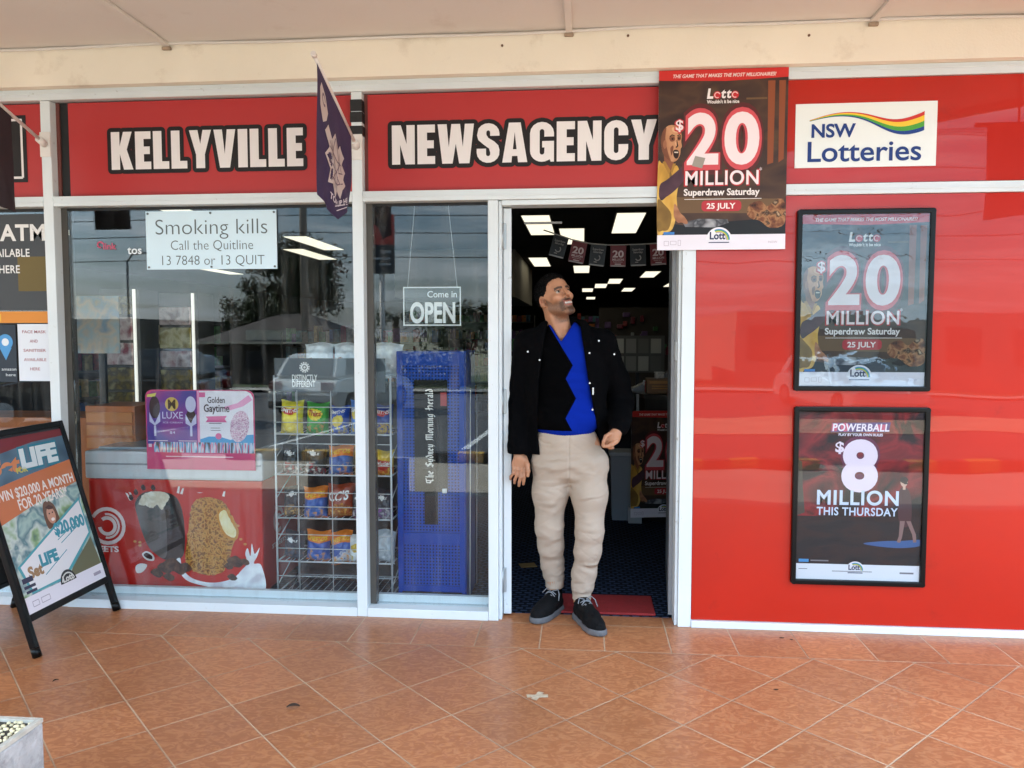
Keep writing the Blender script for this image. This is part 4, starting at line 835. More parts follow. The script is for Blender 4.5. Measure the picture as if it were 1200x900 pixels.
# bunting across the shop, small lotto flags
bu = thing('bunting', 'string of small black and red jackpot flags across the doorway', 'bunting', (0, .8, 0))
bx_ = [-.235, -.16, -.07, .03, .14, .25, .36, .48, .60, .76]
bz_ = [2.045, 2.02, 1.988, 1.965, 1.955, 1.955, 1.958, 1.965, 1.985, 2.01]
MB().tube([(a, 0, b_) for a, b_ in zip(bx_, bz_)], .004, 6).build('string', mat('string_grey', C('8a8780'), rough=.6), bu)
cent = [(-.13, 2.008), (-.022, 1.975), (.088, 1.958), (.20, 1.953), (.312, 1.956), (.425, 1.961), (.535, 1.972)]
for i, (x, z) in enumerate(cent):
    slope = (-.26, -.2, -.12, -.02, .03, .06, .12)[i]; q = MB().box(-.045, .045, -.001, .001, -.125, 0).build('pennant', ink('5e1215') if i % 2 else ink('0b0908'), bu)
    q.location = (x, 0, z); q.rotation_euler = (0, -slope, 0)
    fl = Flat(.09, .125)
    if i % 2: fl.text('20', .14, .86, .56, .30, bold=.03); fl.text('MILLION', .14, .86, .72, .10, bold=.02); fl.text('Superdraw', .2, .8, .8, .05); fl.rect(.3, .86, .7, .9)
    else: fl.text('Superdraw', .14, .86, .28, .10, bold=.02); fl.text('Saturday', .2, .8, .40, .09, bold=.02); fl.arc(.5, .62, .012, .018, 200, 420); fl.rect(.3, .8, .5, .84)
    o = fl.build('pennant_print', ink('b59d98') if i % 2 else ink('77706a'), q, .0025); o.location = (0, 0, -.125)
    fl = Flat(.09, .125); fl.rect(.04, .93, .96, .99); o = fl.build('pennant_edge', ink('8a8580'), q, .0025); o.location = (0, 0, -.125)
# ------------------------------------------------------------------ name boards
I_white = ink('e9e4e4'); I_black = ink('1d1718')
def name_sign(word, x0, x1, z0, z1, label):
    t = thing('shop_sign', label, 'sign', (0, 0.034, 0), group='shop name lettering')
    V, F = heavy_word(word, x0, x1, z0, z1-z0, 0.021); mesh_obj('letter_outline', [(x, y-.001, z) for x, y, z in V], F, I_black, t)
    V, F = heavy_word(word, x0, x1, z0, z1-z0, 0.0); mesh_obj('lettering', [(x, y-.002, z) for x, y, z in V], F, I_white, t)
name_sign('KELLYVILLE', -2.402, -1.396, 2.274, 2.463, 'white black-outlined block lettering on the red board over the wide window')
name_sign('NEWSAGENCY', -0.945, 0.345, 2.272, 2.462, 'white black-outlined block lettering on the red board over the open sign and door')
t = thing('square_emblem', 'black and white square emblem with a rounded arch at the far left board', 'sign', (-2.99, .034, 2.22))
fl = Flat(.26, .34); fl.rect(0, 0, 1, 1); fl.build('emblem_ground', I_black, t, .001)
fl = Flat(.26, .34)
fl.line([(.0, .07), (.9, .07), (.9, .93), (.0, .93)], .012); fl.rect(.88, .055, .92, .1)
fl.line([(.20, .8), (.50, .8), (.50, .45), (.47, .36), (.40, .31), (.30, .29), (.1, .29)], .011)
fl.build('emblem_lines', I_white, t, .002)
fl = Flat(.26, .34); fl.poly([(.1, .30), (.30, .30), (.40, .325), (.465, .37), (.485, .45), (.485, .785), (.1, .785)]); fl.build('emblem_arch', ink('c9332f'), t, .0015)

# state lotteries sign
t = thing('lotteries_sign', 'white sign with a rainbow wave and blue lettering on the right red board', 'sign', (1.3, .008, 2.214))
NW, NH = .634, .294; sheet('sign_plate', NW, NH, mat('sign_white', C('e6ebe8'), rough=.35, coat=.2), t, .003)
def cat(xs_, ys_, n=80):
    t_ = np.linspace(xs_[0], xs_[-1], n); s_ = np.interp(t_, xs_, ys_)
    for _ in range(3): s_[1:-1] = np.convolve(np.pad(s_, 4, mode='edge'), np.ones(9)/9, mode='valid')[1:-1]
    return t_, s_
WU, WT = cat([.09, .18, .27, .37, .47, .55, .63, .70, .78, .85, .91], [.27, .20, .155, .135, .155, .20, .255, .285, .265, .215, .155])
_, WB = cat([.09, .18, .27, .37, .47, .55, .63, .70, .78, .85, .91], [.285, .235, .205, .205, .25, .33, .43, .50, .525, .50, .45])
def wave_band(a, b):       # bands of the wave between fractions a..b of its thickness
    fl = Flat(NW, NH); n = 30; top = []; bot = []
    for i in range(n+1):
        q = i/n; u = .10+.81*q
        y0 = np.interp(u, WU, WT)
        th = np.interp(u, WU, WB)-y0
        top.append((u, y0+th*a)); bot.append((u, y0+th*b))
    for i in range(n): fl.poly([top[i], top[i+1], bot[i+1], bot[i]])
    return fl
for nm, c, a, b in (('red_band', 'c8302b', 0, .2), ('yellow_band', 'edc63a', .2, .5), ('green_band', '4fa03c', .5, .78), ('blue_band', '1f3f86', .78, 1.0)):
    wave_band(a, b).build(nm, ink(c), t, .001)
fl = Flat(NW, NH); fl.text('NSW', .115, .43, .525, .20, bold=.028); fl.text('Lotteries', .09, .895, .905, .31, bold=.012); fl.build('lettering', ink('1d3a7c'), t, .002)

# ------------------------------------------------------------------ lotto posters
def arch_logo(fl_set, t, w, h, u, v, r, d, gl=0.0):
    f = Flat(w, h); f.ell(u, v, r, r*w/h, 24, 0, 180); f.build('logo_ground', ink('eceaf0', gl), t, d)
    for k, (c, a, b) in enumerate((('4a86c0', .86, .78), ('5aa860', .78, .70), ('d9c04a', .70, .62), ('a7a0c0', .62, .55))):
        f = Flat(w, h); f.arc(u, v, r*w*b, r*w*a, 0, 115); f.build('logo_stripe', ink(c, gl), t, d+.0004)
    f = Flat(w, h); f.text('Lott', u-r*.72, u+r*.5, v-.004, r*.46*w/h*1.2, bold=.03); f.rect(u-r*.8, v+.012, u+r*.8, v+.017); f.build('logo_lettering', ink('232b52', gl), t, d+.0008)
def lotto_poster(t, w, h, gl=0.0, note=False, d0=0.001, full=True):
    """the jackpot poster: printed on a sheet of w x h whose face is at y = 0"""
    g = gl
    def L(nm, m, d, fn): f = Flat(w, h); fn(f); return f.build(nm, m, t, d0+d)
    L('picture', printed('kitchen_print_%d' % int(g*100), ['241a18', '3a2823', '4f382b', '3c2b26', '5c4530'], 3.0, 3, gloss=g, stretch=(1, 1, 1.6)), 0, lambda f: f.rect(0, .03, 1, .925))
    L('door_frame_print', ink('8a4a2c', g), .0003, lambda f: (f.poly([(.845, .07), (.90, .07), (.895, .52), (.85, .53)]), f.poly([(.93, .07), (.98, .07), (.975, .5), (.935, .52)])))
    L('bench_print', ink('6d5338', g), .0003, lambda f: f.poly([(.02, .70), (.98, .72), (.98, .80), (.02, .79)]))
    L('shelf_print', ink('6d5338', g), .0003, lambda f: f.rect(.68, .16, .84, .17))
    L('floor_print', ink('1b1b1e', g), .0004, lambda f: f.poly([(.0, .84), (.2, .86), (1, .82), (1, .925), (0, .925)]))
    L('dish_print', printed('dish_print_%d' % int(g*100), ['8d8f94', '3f4046', 'b9bbc0'], 14, 2, gloss=g), .0006, lambda f: (f.poly([(.20, .845), (.33, .825), (.55, .83), (.56, .85), (.45, .875), (.22, .87)]),))
    L('roast_print', printed('roast_print_%d' % int(g*100), ['24140e', '5a3220', '7d4c30', 'a87850', '2e1a12', 'b89a78'], 22, 4, gloss=g), .0006, lambda f: (f.poly(blob([(.70, .80), (.72, .75), (.80, .73), (.86, .76), (.93, .72), (.99, .74), (.99, .86), (.88, .88), (.80, .84), (.74, .83)], 4)),))
    sk, sh = 'c08a66', '86523a'
    L('figure_shirt', printed('shirt_print_%d' % int(g*100), ['8d6a2c', 'c9983f', 'dfb75e', 'b08038'], 9, 3, gloss=g, stretch=(1, 1, .5)), .0006, lambda f: f.poly(blob([(.0, .53), (.03, .512), (.075, .53), (.105, .56), (.14, .525), (.165, .55), (.165, .62), (.15, .70), (.155, .78), (.12, .88), (.06, .90), (.0, .90)], 5)))
    L('shirt_fold', printed('fold_print_%d' % int(g*100), ['6d4f22', '8a6a30', '5a3f1c'], 9, 2, gloss=g), .0008, lambda f: (f.poly(blob([(.0, .72), (.05, .74), (.11, .80), (.09, .88), (.04, .89), (.0, .88)], 4)), f.poly(blob([(.09, .56), (.105, .565), (.115, .62), (.10, .66)], 4))))
    L('figure_neck', ink(sh, g), .0007, lambda f: f.poly([(.045, .46), (.125, .48), (.12, .535), (.105, .56), (.075, .535), (.05, .52)]))
    L('shirt_collar', ink('a57a34', g), .0009, lambda f: (f.poly([(.035, .505), (.055, .50), (.10, .555), (.085, .575)]), f.poly([(.118, .515), (.14, .515), (.112, .57), (.102, .556)])))
    L('figure_head', printed('skin_print_%d' % int(g*100), ['7a4a34', 'a8704e', 'c9946c', 'b88058'], 8, 2, gloss=g), .0008, lambda f: f.poly(blob([(.022, .385), (.035, .335), (.075, .305), (.125, .302), (.165, .32), (.183, .36), (.180, .395), (.186, .42), (.176, .435), (.172, .465), (.150, .495), (.115, .505), (.07, .485), (.035, .45)], 6)))
    L('face_shade', printed('face_shade_%d' % int(g*100), ['5a3424', '7d4c36', '6a3e2c'], 8, 2, gloss=g), .0010, lambda f: (f.poly(blob([(.022, .385), (.035, .335), (.062, .315), (.055, .37), (.066, .42), (.085, .47), (.10, .502), (.065, .483), (.035, .45)], 5)), f.poly(blob([(.085, .372), (.105, .362), (.128, .368), (.127, .388), (.10, .392)], 4)), f.poly(blob([(.150, .366), (.168, .362), (.178, .372), (.17, .386), (.152, .386)], 4)), f.poly(blob([(.095, .43), (.115, .415), (.12, .43), (.105, .47)], 4))))
    L('figure_ear', ink('9a6448', g), .0012, lambda f: f.ell(.052, .408, .014, .024))
    L('figure_features', ink('2d1811', g), .0013, lambda f: (f.poly(blob([(.118, .445), (.14, .438), (.162, .448), (.160, .478), (.14, .488), (.122, .474)], 4)), f.poly([(.088, .362), (.108, .352), (.130, .360), (.130, .365), (.108, .359), (.089, .368)]), f.poly([(.148, .358), (.166, .352), (.178, .362), (.177, .366), (.165, .358), (.149, .364)]), f.ell(.111, .378, .008, .0055), f.ell(.161, .376, .007, .0055), f.poly([(.143, .385), (.148, .385), (.158, .418), (.145, .428), (.135, .424), (.147, .416)])))
    L('figure_teeth', ink('d8c9b8', g), .0016, lambda f: f.poly([(.126, .449), (.158, .45), (.156, .457), (.128, .456)]))
    L('head_light', ink('dcae86', g), .0012, lambda f: (f.poly(blob([(.105, .318), (.14, .312), (.165, .328), (.15, .343), (.115, .338)], 5)), f.poly(blob([(.132, .395), (.140, .40), (.143, .418), (.135, .41)], 3))))
    L('figure_arm', printed('arm_print_%d' % int(g*100), ['2e1c28', '4a2f3c', '5a3c46'], 9, 2, gloss=g), .0011, lambda f: f.poly(blob([(.02, .63), (.07, .605), (.13, .57), (.19, .535), (.215, .545), (.215, .595), (.17, .64), (.12, .675), (.07, .70), (.03, .72), (.01, .69)], 5)))
    L('figure_hand', printed('hand_print_%d' % int(g*100), ['7d4c36', 'b07a58', 'c9946c'], 12, 2, gloss=g), .0012, lambda f: (f.poly(blob([(.13, .745), (.15, .75), (.18, .79), (.215, .815), (.24, .845), (.225, .855), (.19, .845), (.16, .845), (.13, .81)], 5)),))
    L('banner_print', ink('c9302c', g), .0012, lambda f: f.poly([(0, 0), (1, 0), (1, .052), (.52, .066), (0, .055)]))
    L('footer_print', ink('e6e2ec', g), .0012, lambda f: f.rect(0, .915, 1, 1))
    L('numeral_halo', ink('5c2626', g), .00125, lambda f: (f.text('2', .19, .50, .535, .305, bold=.10),))
    L('numeral_halo', ink('5c2626', g), .0013, lambda f: (f.text('0', .48, .82, .535, .305, bold=.10),))
    L('numeral_glow', ink('d05058', g), .0014, lambda f: (f.text('2', .205, .485, .525, .285, bold=.07),))
    L('numeral_glow', ink('d05058', g), .0015, lambda f: (f.text('0', .495, .805, .525, .285, bold=.07),))
    L('wording_glow', ink('c02c34', g), .0013, lambda f: f.text('MILLION', .205, .795, .640, .084, bold=.035, space=1.08))
    L('sign_glow', ink('c02c34', g), .0013, lambda f: f.text('$', .125, .205, .335, .062, bold=.05))
    L('numerals', ink('f1e2e6', g), .0019, lambda f: (f.text('2', .225, .47, .512, .262, bold=.035), f.text('0', .515, .785, .512, .262, bold=.035)))
    L('million_lettering', ink('f1e2e6', g), .0018, lambda f: f.text('MILLION', .215, .785, .636, .076, bold=.018, space=1.08))
    L('currency_sign', ink('f1e2e6', g), .0018, lambda f: f.text('$', .135, .195, .33, .055, bold=.02))
    L('asterisk', ink('f1e2e6', g), .0018, lambda f: f.text('*', .79, .81, .575, .03))
    L('draw_lettering', ink('eee6e4', g), .0016, lambda f: (f.text('Superdraw Saturday', .205, .795, .695, .036, bold=.025), f.rect(.21, .715, .81, .718)))
    L('date_badge', ink('b5343c', g), .0016, lambda f: f.rrect(.345, .725, .655, .785, .018*w/.6))
    L('date_lettering', ink('f3e6e4', g), .0020, lambda f: f.text('25 JULY', .385, .61, .770, .030, bold=.025))
    L('banner_lettering', ink('f0dcd8', g), .0016, lambda f: f.text('THE GAME THAT MAKES THE MOST MILLIONAIRES!', .11, .905, .043, .019, bold=.02, shear=.25))
    L('game_logo', ink('efe9e8', g), .0014, lambda f: (f.text('L', .375, .425, .158, .050, bold=.05, shear=.15), f.text('tt', .485, .565, .158, .050, bold=.03, shear=.15, space=1.2), f.text("Wouldn't it be nice", .375, .625, .187, .018, bold=.03)))
    L('logo_ball', ink('c42a30', g), .0014, lambda f: (f.ell(.455, .142, .030), f.ell(.592, .142, .030)))
    L('logo_ball_ring', ink('e9c7c5', g), .0017, lambda f: (f.arc(.455, .142, .010*w/.6, .0145*w/.6, 20, 300, 12), f.arc(.592, .142, .010*w/.6, .0145*w/.6, 20, 300, 12)))
    L('blue_tag', ink('3f7fc4', g), .0014, lambda f: f.rect(.05, .898, .135, .913))
    L('footer_icons', ink('b9aebc', g), .0016, lambda f: (f.line([(.055, .95), (.09, .95), (.09, .975), (.055, .975), (.055, .95)], .002), f.line([(.105, .95), (.15, .95), (.15, .97), (.105, .97), (.105, .95)], .002), f.line([(.165, .945), (.185, .945), (.185, .975), (.165, .975), (.165, .945)], .002), f.text('NSW', .87, .94, .965, .012)))
    arch_logo(None, t, w, h, .485, .945, .10, d0+.0018, g)
    if note: L('taped_note', mat('note_grey', C('9c958c'), rough=.6), .0026, lambda f: f.poly([(.29, .475), (.37, .488), (.345, .545), (.265, .53)]))
t = thing('jackpot_poster', 'unframed dark 20 million jackpot poster with a taped grey note, hung beside the door top', 'poster', (.645, -.012, 1.836), group='jackpot posters')
sheet('poster_sheet', .594, .836, mat('poster_paper', C('dcd8dc'), rough=.4), t, .003); lotto_poster(t, .594, .836, note=True)
def framed(name, label, x, z0, w, h, group):
    t = thing(name, label, 'poster frame', (x, 0.012, z0), group=group); b = MB(); fr_ = .024
    # snap frame: four mitred bars with a rounded outside
    for (p, q) in ((((-w/2, 0), (-w/2, h))), ((w/2, 0), (w/2, h))):
        xa = p[0] if p[0] < 0 else p[0]-fr_; b.box(xa, xa+fr_, -.024, 0, .012, h-.012, bev=.005)
    b.box(-w/2+.012, w/2-.012, -.024, 0, 0, fr_, bev=.005); b.box(-w/2+.012, w/2-.012, -.024, 0, h-fr_, h, bev=.005)
    for sx_ in (-1, 1):
        for z in (0.0, h): b.tube([(sx_*(w/2-.014), -.0235, abs(z-.014)), (sx_*(w/2-.014), -.001, abs(z-.014))], .014, 14)
    b.build('frame', M_blackframe, t); return t
t = framed('jackpot_poster', 'black framed 20 million poster under the rainbow wave sign, washed by reflected sky', 1.309, 1.168, .622, .852, 'jackpot posters')
ps = sheet('poster_sheet', .58, .81, mat('poster_paper_gloss', C('dcd8dc'), rough=.4, coat=1.0, coat_r=.02), t, .002); ps.location = (0, -.006, .021)
lotto_poster(ps, .58, .81, gl=0.01)
M_cover = glass_mat('poster_cover', 1.9, (.93, .96, .96, 1), (.72, .90, 1, 1))
_nt = M_cover.node_tree; _n = _nt.nodes.new('ShaderNodeTexNoise'); _n.inputs['Scale'].default_value = 9; _n.inputs['Detail'].default_value = 2; _tcn = _nt.nodes.new('ShaderNodeTexCoord'); _bp = _nt.nodes.new('ShaderNodeBump'); _bp.inputs['Strength'].default_value = .07; _bp.inputs['Distance'].default_value = .01
_nt.links.new(_tcn.outputs['Object'], _n.inputs['Vector']); _nt.links.new(_n.outputs['Fac'], _bp.inputs['Height'])
for n_ in _nt.nodes:
    if n_.type in ('BSDF_GLOSSY',): _nt.links.new(_bp.outputs[0], n_.inputs['Normal'])
M_cover2 = glass_mat('dull_poster_cover', .6)
def cover(t, w, h, m=None):
    """thin clear sheet, slightly wavy, over the poster"""
    o = mesh_obj('clear_cover', [(-w/2, 0, 0), (w/2, 0, 0), (w/2, 0, h), (-w/2, 0, h)], [(0, 1, 2, 3)], m or M_cover, t); o.location = (0, -.0165, .021)
cover(t, .576, .81)

t = framed('jackpot_poster', 'black framed 8 million poster with a surfer, lowest on the red wall', 1.315, .233, .622, .860, None)
w, h = .58, .815; ps = sheet('poster_sheet', w, h, mat('poster_paper_gloss', C('dcd8dc')), t, .002); ps.location = (0, -.006, .0225)
def L(nm, m, d, fn): f = Flat(w, h); fn(f); return f.build(nm, m, ps, .001+d)
L('picture', printed('storm_print', ['0c090d', '1d1418', '2a1a1c', '150f14', '38201f'], 3.4, 4, gloss=0), 0, lambda f: f.rect(0, 0, 1, .91))
L('red_sky_print', printed('red_sky_print', ['0c080c', '1c0e12', '5e161b', '8e2227', '2c1014', '140a0e'], 3.6, 5, gloss=0, dist=1.2), .0004, lambda f: f.rect(.0, .0, 1, .62))
L('water_print', printed('water_print', ['0c0d12', '181a20', '2e1e1e', '12151c'], 5, 4, gloss=0, stretch=(1, 1, 3)), .0004, lambda f: f.poly([(0, .66), (.3, .64), (.7, .65), (1, .63), (1, .91), (0, .91)]))
L('cliff_print', ink('4b4038'), .0006, lambda f: f.poly([(0, .28), (.04, .3), (.05, .45), (.07, .6), (0, .62)]))
L('rider_body', ink('4a2a30'), .0008, lambda f: (f.poly(blob([(.82, .46), (.86, .44), (.90, .47), (.92, .56), (.91, .66), (.84, .67), (.81, .58)], 4)), f.poly(blob([(.79, .50), (.83, .49), (.86, .57), (.83, .585)], 3))))
L('rider_head', ink('caa594'), .0010, lambda f: (f.ell(.853, .41, .028, .028), f.rect(.845, .43, .866, .455)))
L('rider_cap', ink('2a1a1c'), .0012, lambda f: (f.ell(.853, .398, .031, .019), f.ell(.866, .417, .018, .006)))
L('rider_legs', ink('8a6a66'), .0009, lambda f: (f.poly([(.83, .64), (.87, .64), (.85, .74), (.835, .77), (.81, .765), (.825, .73)]), f.poly([(.88, .64), (.915, .64), (.96, .72), (.965, .765), (.94, .765), (.93, .72)])))
L('surfboard', ink('3d5f94'), .0007, lambda f: f.poly(blob([(.545, .778), (.7, .762), (.86, .757), (.995, .75), (.995, .785), (.85, .80), (.68, .795)], 5)))
L('footer_print', ink('e8e8ef'), .001, lambda f: f.rect(0, .905, 1, 1))
L('game_logo_ground', ink('503a78'), .001, lambda f: f.poly([(.275, .068), (.735, .062), (.72, .117), (.262, .122)]))
L('game_logo_ball', ink('c04a72'), .0013, lambda f: (f.ell(.375, .092, .036), f.poly([(.27, .072), (.32, .07), (.31, .115), (.268, .117)]), f.rect(.62, .075, .70, .110)))
L('lettering', ink('ecdff0'), .0016, lambda f: (f.text('POWERBALL', .275, .725, .114, .042, bold=.025, shear=.12, space=1.06), f.text('PLAY BY YOUR OWN RULES', .325, .675, .143, .014, bold=.04)))
L('numeral_glow', ink('6a2a48'), .0010, lambda f: f.text('8', .335, .665, .462, .29, bold=.07))
L('numeral', ink('efdcec'), .0014, lambda f: (f.text('8', .355, .645, .452, .270, bold=.05), f.text('$', .302, .372, .238, .058, bold=.03)))
L('million_lettering', ink('d3dcf2'), .0016, lambda f: (f.text('MILLION', .165, .815, .548, .082, bold=.025, space=1.1), f.text('THIS THURSDAY', .165, .81, .612, .046, bold=.022, space=1.08)))
L('blue_tag', ink('4a92cc'), .0012, lambda f: f.rect(.03, .878, .11, .896))
L('small_print', ink('7d7a80'), .0012, lambda f: (f.rect(.125, .882, .27, .890), f.rect(.84, .945, .95, .955), f.rect(.3, .945, .62, .949), f.rect(.03, .935, .1, .939)))
arch_logo(None, ps, w, h, .485, .94, .075, .0025)
cover(t, .576, .815, M_cover2)
# counter poster
t = thing('jackpot_poster', 'dark 20 million poster on the front of the counter inside the door', 'poster', (.615, 2.055, .07), (0, 0, R(10)), group='jackpot posters')
sheet('poster_sheet', .52, .80, mat('poster_paper', C('dcd8dc')), t, .003); lotto_poster(t, .52, .80)

# ------------------------------------------------------------------ window notices
t = thing('smoking_notice', 'pale Smoking kills notice screwed at its corners inside the wide window', 'notice', (-1.898, .060, 1.769))
nw, nh = .694, .297; sheet('notice_plate', nw, nh, mat('notice_pale', C('d0e6f2'), rough=.35), t, .003)
for s_, a, b_, vb, cp in (('Smoking kills', .075, .93, .40, .26), ('Call the Quitline', .19, .82, .665, .165), ('13 7848 or 13 QUIT', .12, .905, .925, .165)):
    fl = Flat(nw, nh); fl.text(s_, a, b_, vb, cp, bold=-.012); fl.build('lettering', ink('5b6468'), t, .001)
for u in (-.335, .0, .335):
    for z in (.012, nh-.012): MB().tube([(u, -.004, z), (u, .003, z)], .0055, 10).build('screw', mat('screw_grey', C('5f666a'), rough=.4, metal=.5), t)
t = thing('open_sign', 'clear Come in OPEN sign hanging on two strings behind the window', 'sign', (-.763, .10, 1.479))
ow, oh = .297, .197
b = MB().box(-ow/2, ow/2, 0, .003, 0, oh); b.build('clear_plate', glass_mat('plate_acrylic', .5, (.82, .86, .88, 1)), t)
fl = Flat(ow, oh); fl.line([(.012, .018), (.988, .018)], .006); fl.line([(.012, .982), (.988, .982)], .006); fl.line([(.012, .0), (.012, 1)], .006); fl.line([(.988, 0), (.988, 1)], .006)
fl.build('sign_border', ink('e8eef0'), t, .001); fl = Flat(ow, oh); fl.text('Come in', .42, .93, .27, .16, bold=.012); fl.text('OPEN', .12, .90, .91, .50, bold=.03)
fl.build('lettering', ink('e8eef0'), t, .001)
for xa, xb in ((-.125, -.085), (.128, .085)): MB().tube([(xa, .0015, oh), (xb, .0015, .605)], .0013, 6).build('string', mat('string_white', C('cfd4d6'), rough=.6), t)
t = thing('cash_machine_notice', 'dark window panel reading ATM AVAILABLE HERE', 'notice', (-3.06, .0605, 1.562))
pw, ph = .58, .50; sheet('panel', pw, ph, mat('panel_charcoal', C('2b2a2c'), rough=.4), t, .003)
for s_, a, b_, vb, cp, bo in (('ATM', .52, .955, .27, .16, .03), ('AVAILABLE', .36, .80, .44, .08, .015), ('HERE', .50, .70, .61, .08, .015)):
    fl = Flat(pw, ph); fl.text(s_, a, b_, vb, cp, bold=bo, space=1.05); fl.build('lettering', ink('e6e4e2'), t, .001)
fl = Flat(pw, ph); fl.arc(.42, .20, .022, .05, 45, 315); fl.build('orange_letter', ink('d8762e'), t, .001)
fl = Flat(pw, ph); fl.rect(.68, .44, .99, .80); fl.build('tan_patch', ink('6b5a2c'), t, .0006)
t = thing('yellow_strip_notice', 'orange and yellow strip below the ATM panel', 'notice', (-3.06, .0605, 1.496))
sheet('strip', .58, .06, ink('d98a34'), t, .003); fl = Flat(.58, .06); fl.rect(.2, .2, .5, .9); fl.build('yellow_patch', ink('e3b540'), t, .001)
t = thing('mask_notice', 'white paper about masks and sanitiser in the leftmost window', 'notice', (-2.878, .0605, 1.19))
sheet('paper', .185, .30, mat('notice_paper', C('dfe4ec'), rough=.6), t, .0015)
for k, (s_, a, b_) in enumerate((('FACE MASK', .14, .86), ('AND', .36, .60), ('SANITISER', .16, .84), ('AVAILABLE', .16, .84), ('HERE', .34, .64))): fl = Flat(.185, .30); fl.text(s_, a, b_, .16+.163*k, .05, bold=.01); fl.build('lettering', ink('a86a72'), t, .001)
t = thing('map_notice', 'dark blue notice with a white map pin at the left picture edge', 'notice', (-3.06, .0605, 1.185))
sheet('panel', .155, .30, ink('26303c'), t, .002); fl = Flat(.155, .30); fl.ell(.62, .30, .27); fl.poly([(.40, .40), (.84, .40), (.62, .62)]); fl.build('pin', ink('4f97cf'), t, .001)
fl = Flat(.155, .30); fl.ell(.62, .30, .13); fl.text('amazon', .45, .98, .80, .05); fl.text('here', .6, .95, .90, .05); fl.build('lettering', ink('dfe6ea'), t, .0015)
# transfers on the glass
for (x, z, s_, label, c) in ((-2.47, 1.86, 'link', 'small pink and white transfer on the glass left of the smoking notice', 'c0506a'), (-2.30, 1.835, 'tos', 'small white lettering on the glass cut off by the smoking notice', 'dfe6ea')):
    t = thing('window_transfer', label, 'window transfer', (x, .0645, z)); fl = Flat(.13, .08)
    if s_ == 'link': fl.text('link', .4, .95, .8, .4, bold=.02); fl.arc(.28, .5, .010, .018, 20, 290)
    else: fl.text('tos', .1, .7, .8, .5, bold=.02)
    fl.build('lettering', ink(c), t, 0)

# ------------------------------------------------------------------ flags on their poles
def flag(label, bx0, by0, bz0, L, tilt, drop, design, seed, start=.16):
    t = thing('flag', label, 'flag', (bx0, by0, bz0), group='flags over the footpath')
    c, s = math.cos(tilt), math.sin(tilt); tip = (0, -L*c, L*s)
    br = MB(); br.box(-.028, .028, -.004, .002, -.062, .062, bev=.002); br.tube([(0, -.004, 0), (0, -.05*c-.004, .05*s)], .018, 12)
    br.build('wall_bracket', mat('bracket_white', C('dcd8d4'), rough=.45), t)
    MB().tube([(0, -.02*c, .02*s), tip], .0085, 10).tube([tip, (0, -(L+.02)*c, (L+.02)*s)], .012, 10).build('flag_pole', mat('pole_white', C('d8cfca'), rough=.4), t)
    NX, NZ = 26, 40; rnd = random.Random(seed); ph = [rnd.uniform(0, 6) for _ in range(5)]; W = L*(.96-start); off = L*start
    def pos(a, b):           # a 0 = near the wall .. 1 = tip; b 0 = pole .. 1 = hem
        r_ = off+W*a; y = -r_*c; z = r_*s; zb = design['hem'](a); y2 = y+design.get('in', .0)*(b**1.2)*(a-.4)
        zz = z+(zb-z)*b
        x = .008*math.sin(7*a+3.5*b+ph[0])*b+.006*math.sin(11*a-5*b+ph[1])*b**.7+.004*math.sin(19*a+8*b+ph[2])*b+design.get('swing', 0)*b
        return (x, y2, zz)
    V = []; F = []
    for j in range(NZ+1):
        for i in range(NX+1): V.append(pos(i/NX, j/NZ))
    for j in range(NZ):
        for i in range(NX): q = j*(NX+1)+i; F.append((q, q+1, q+NX+2, q+NX+1))
    cl = mesh_obj('flag_cloth', V, F, design['mat'], t, True)
    for nm, m, fl, dd in design['art'](1.0, 1.0):
        vv = []
        for u, yy, v_ in fl.v:
            a, b = 1-(u+.5), 1-v_; p = pos(a, b); e = .0022+dd
            p1 = Vector(pos(a+.01, b))-Vector(p); p2 = Vector(pos(a, b+.01))-Vector(p); n_ = p1.cross(p2).normalized()
            if n_.x < 0: n_ = -n_
            vv.append(Vector(p)+n_*e)
        mesh_obj(nm, vv, fl.f, m, cl)
    return t
def sub(pts, n=5):
    out = []
    for i in range(len(pts)):
        a, b = pts[i], pts[(i+1) % len(pts)]
        out += [(a[0]+(b[0]-a[0])*k/n, a[1]+(b[1]-a[1])*k/n) for k in range(n)]
    return out
def fan(fl, cx, cz, pts):
    """fan filled outline with a centre point so it follows the cloth"""
    q = [fl.P(*p) for p in pts]; n = len(q); m = [((p[0]+fl.P(cx, cz)[0])/2, (p[1]+fl.P(cx, cz)[1])/2) for p in q]
    V = q+m+[fl.P(cx, cz)]; F = [(i, (i+1) % n, n+(i+1) % n, n+i) for i in range(n)]+[(n+i, n+(i+1) % n, 2*n) for i in range(n)]
    fl.raw(V, F)
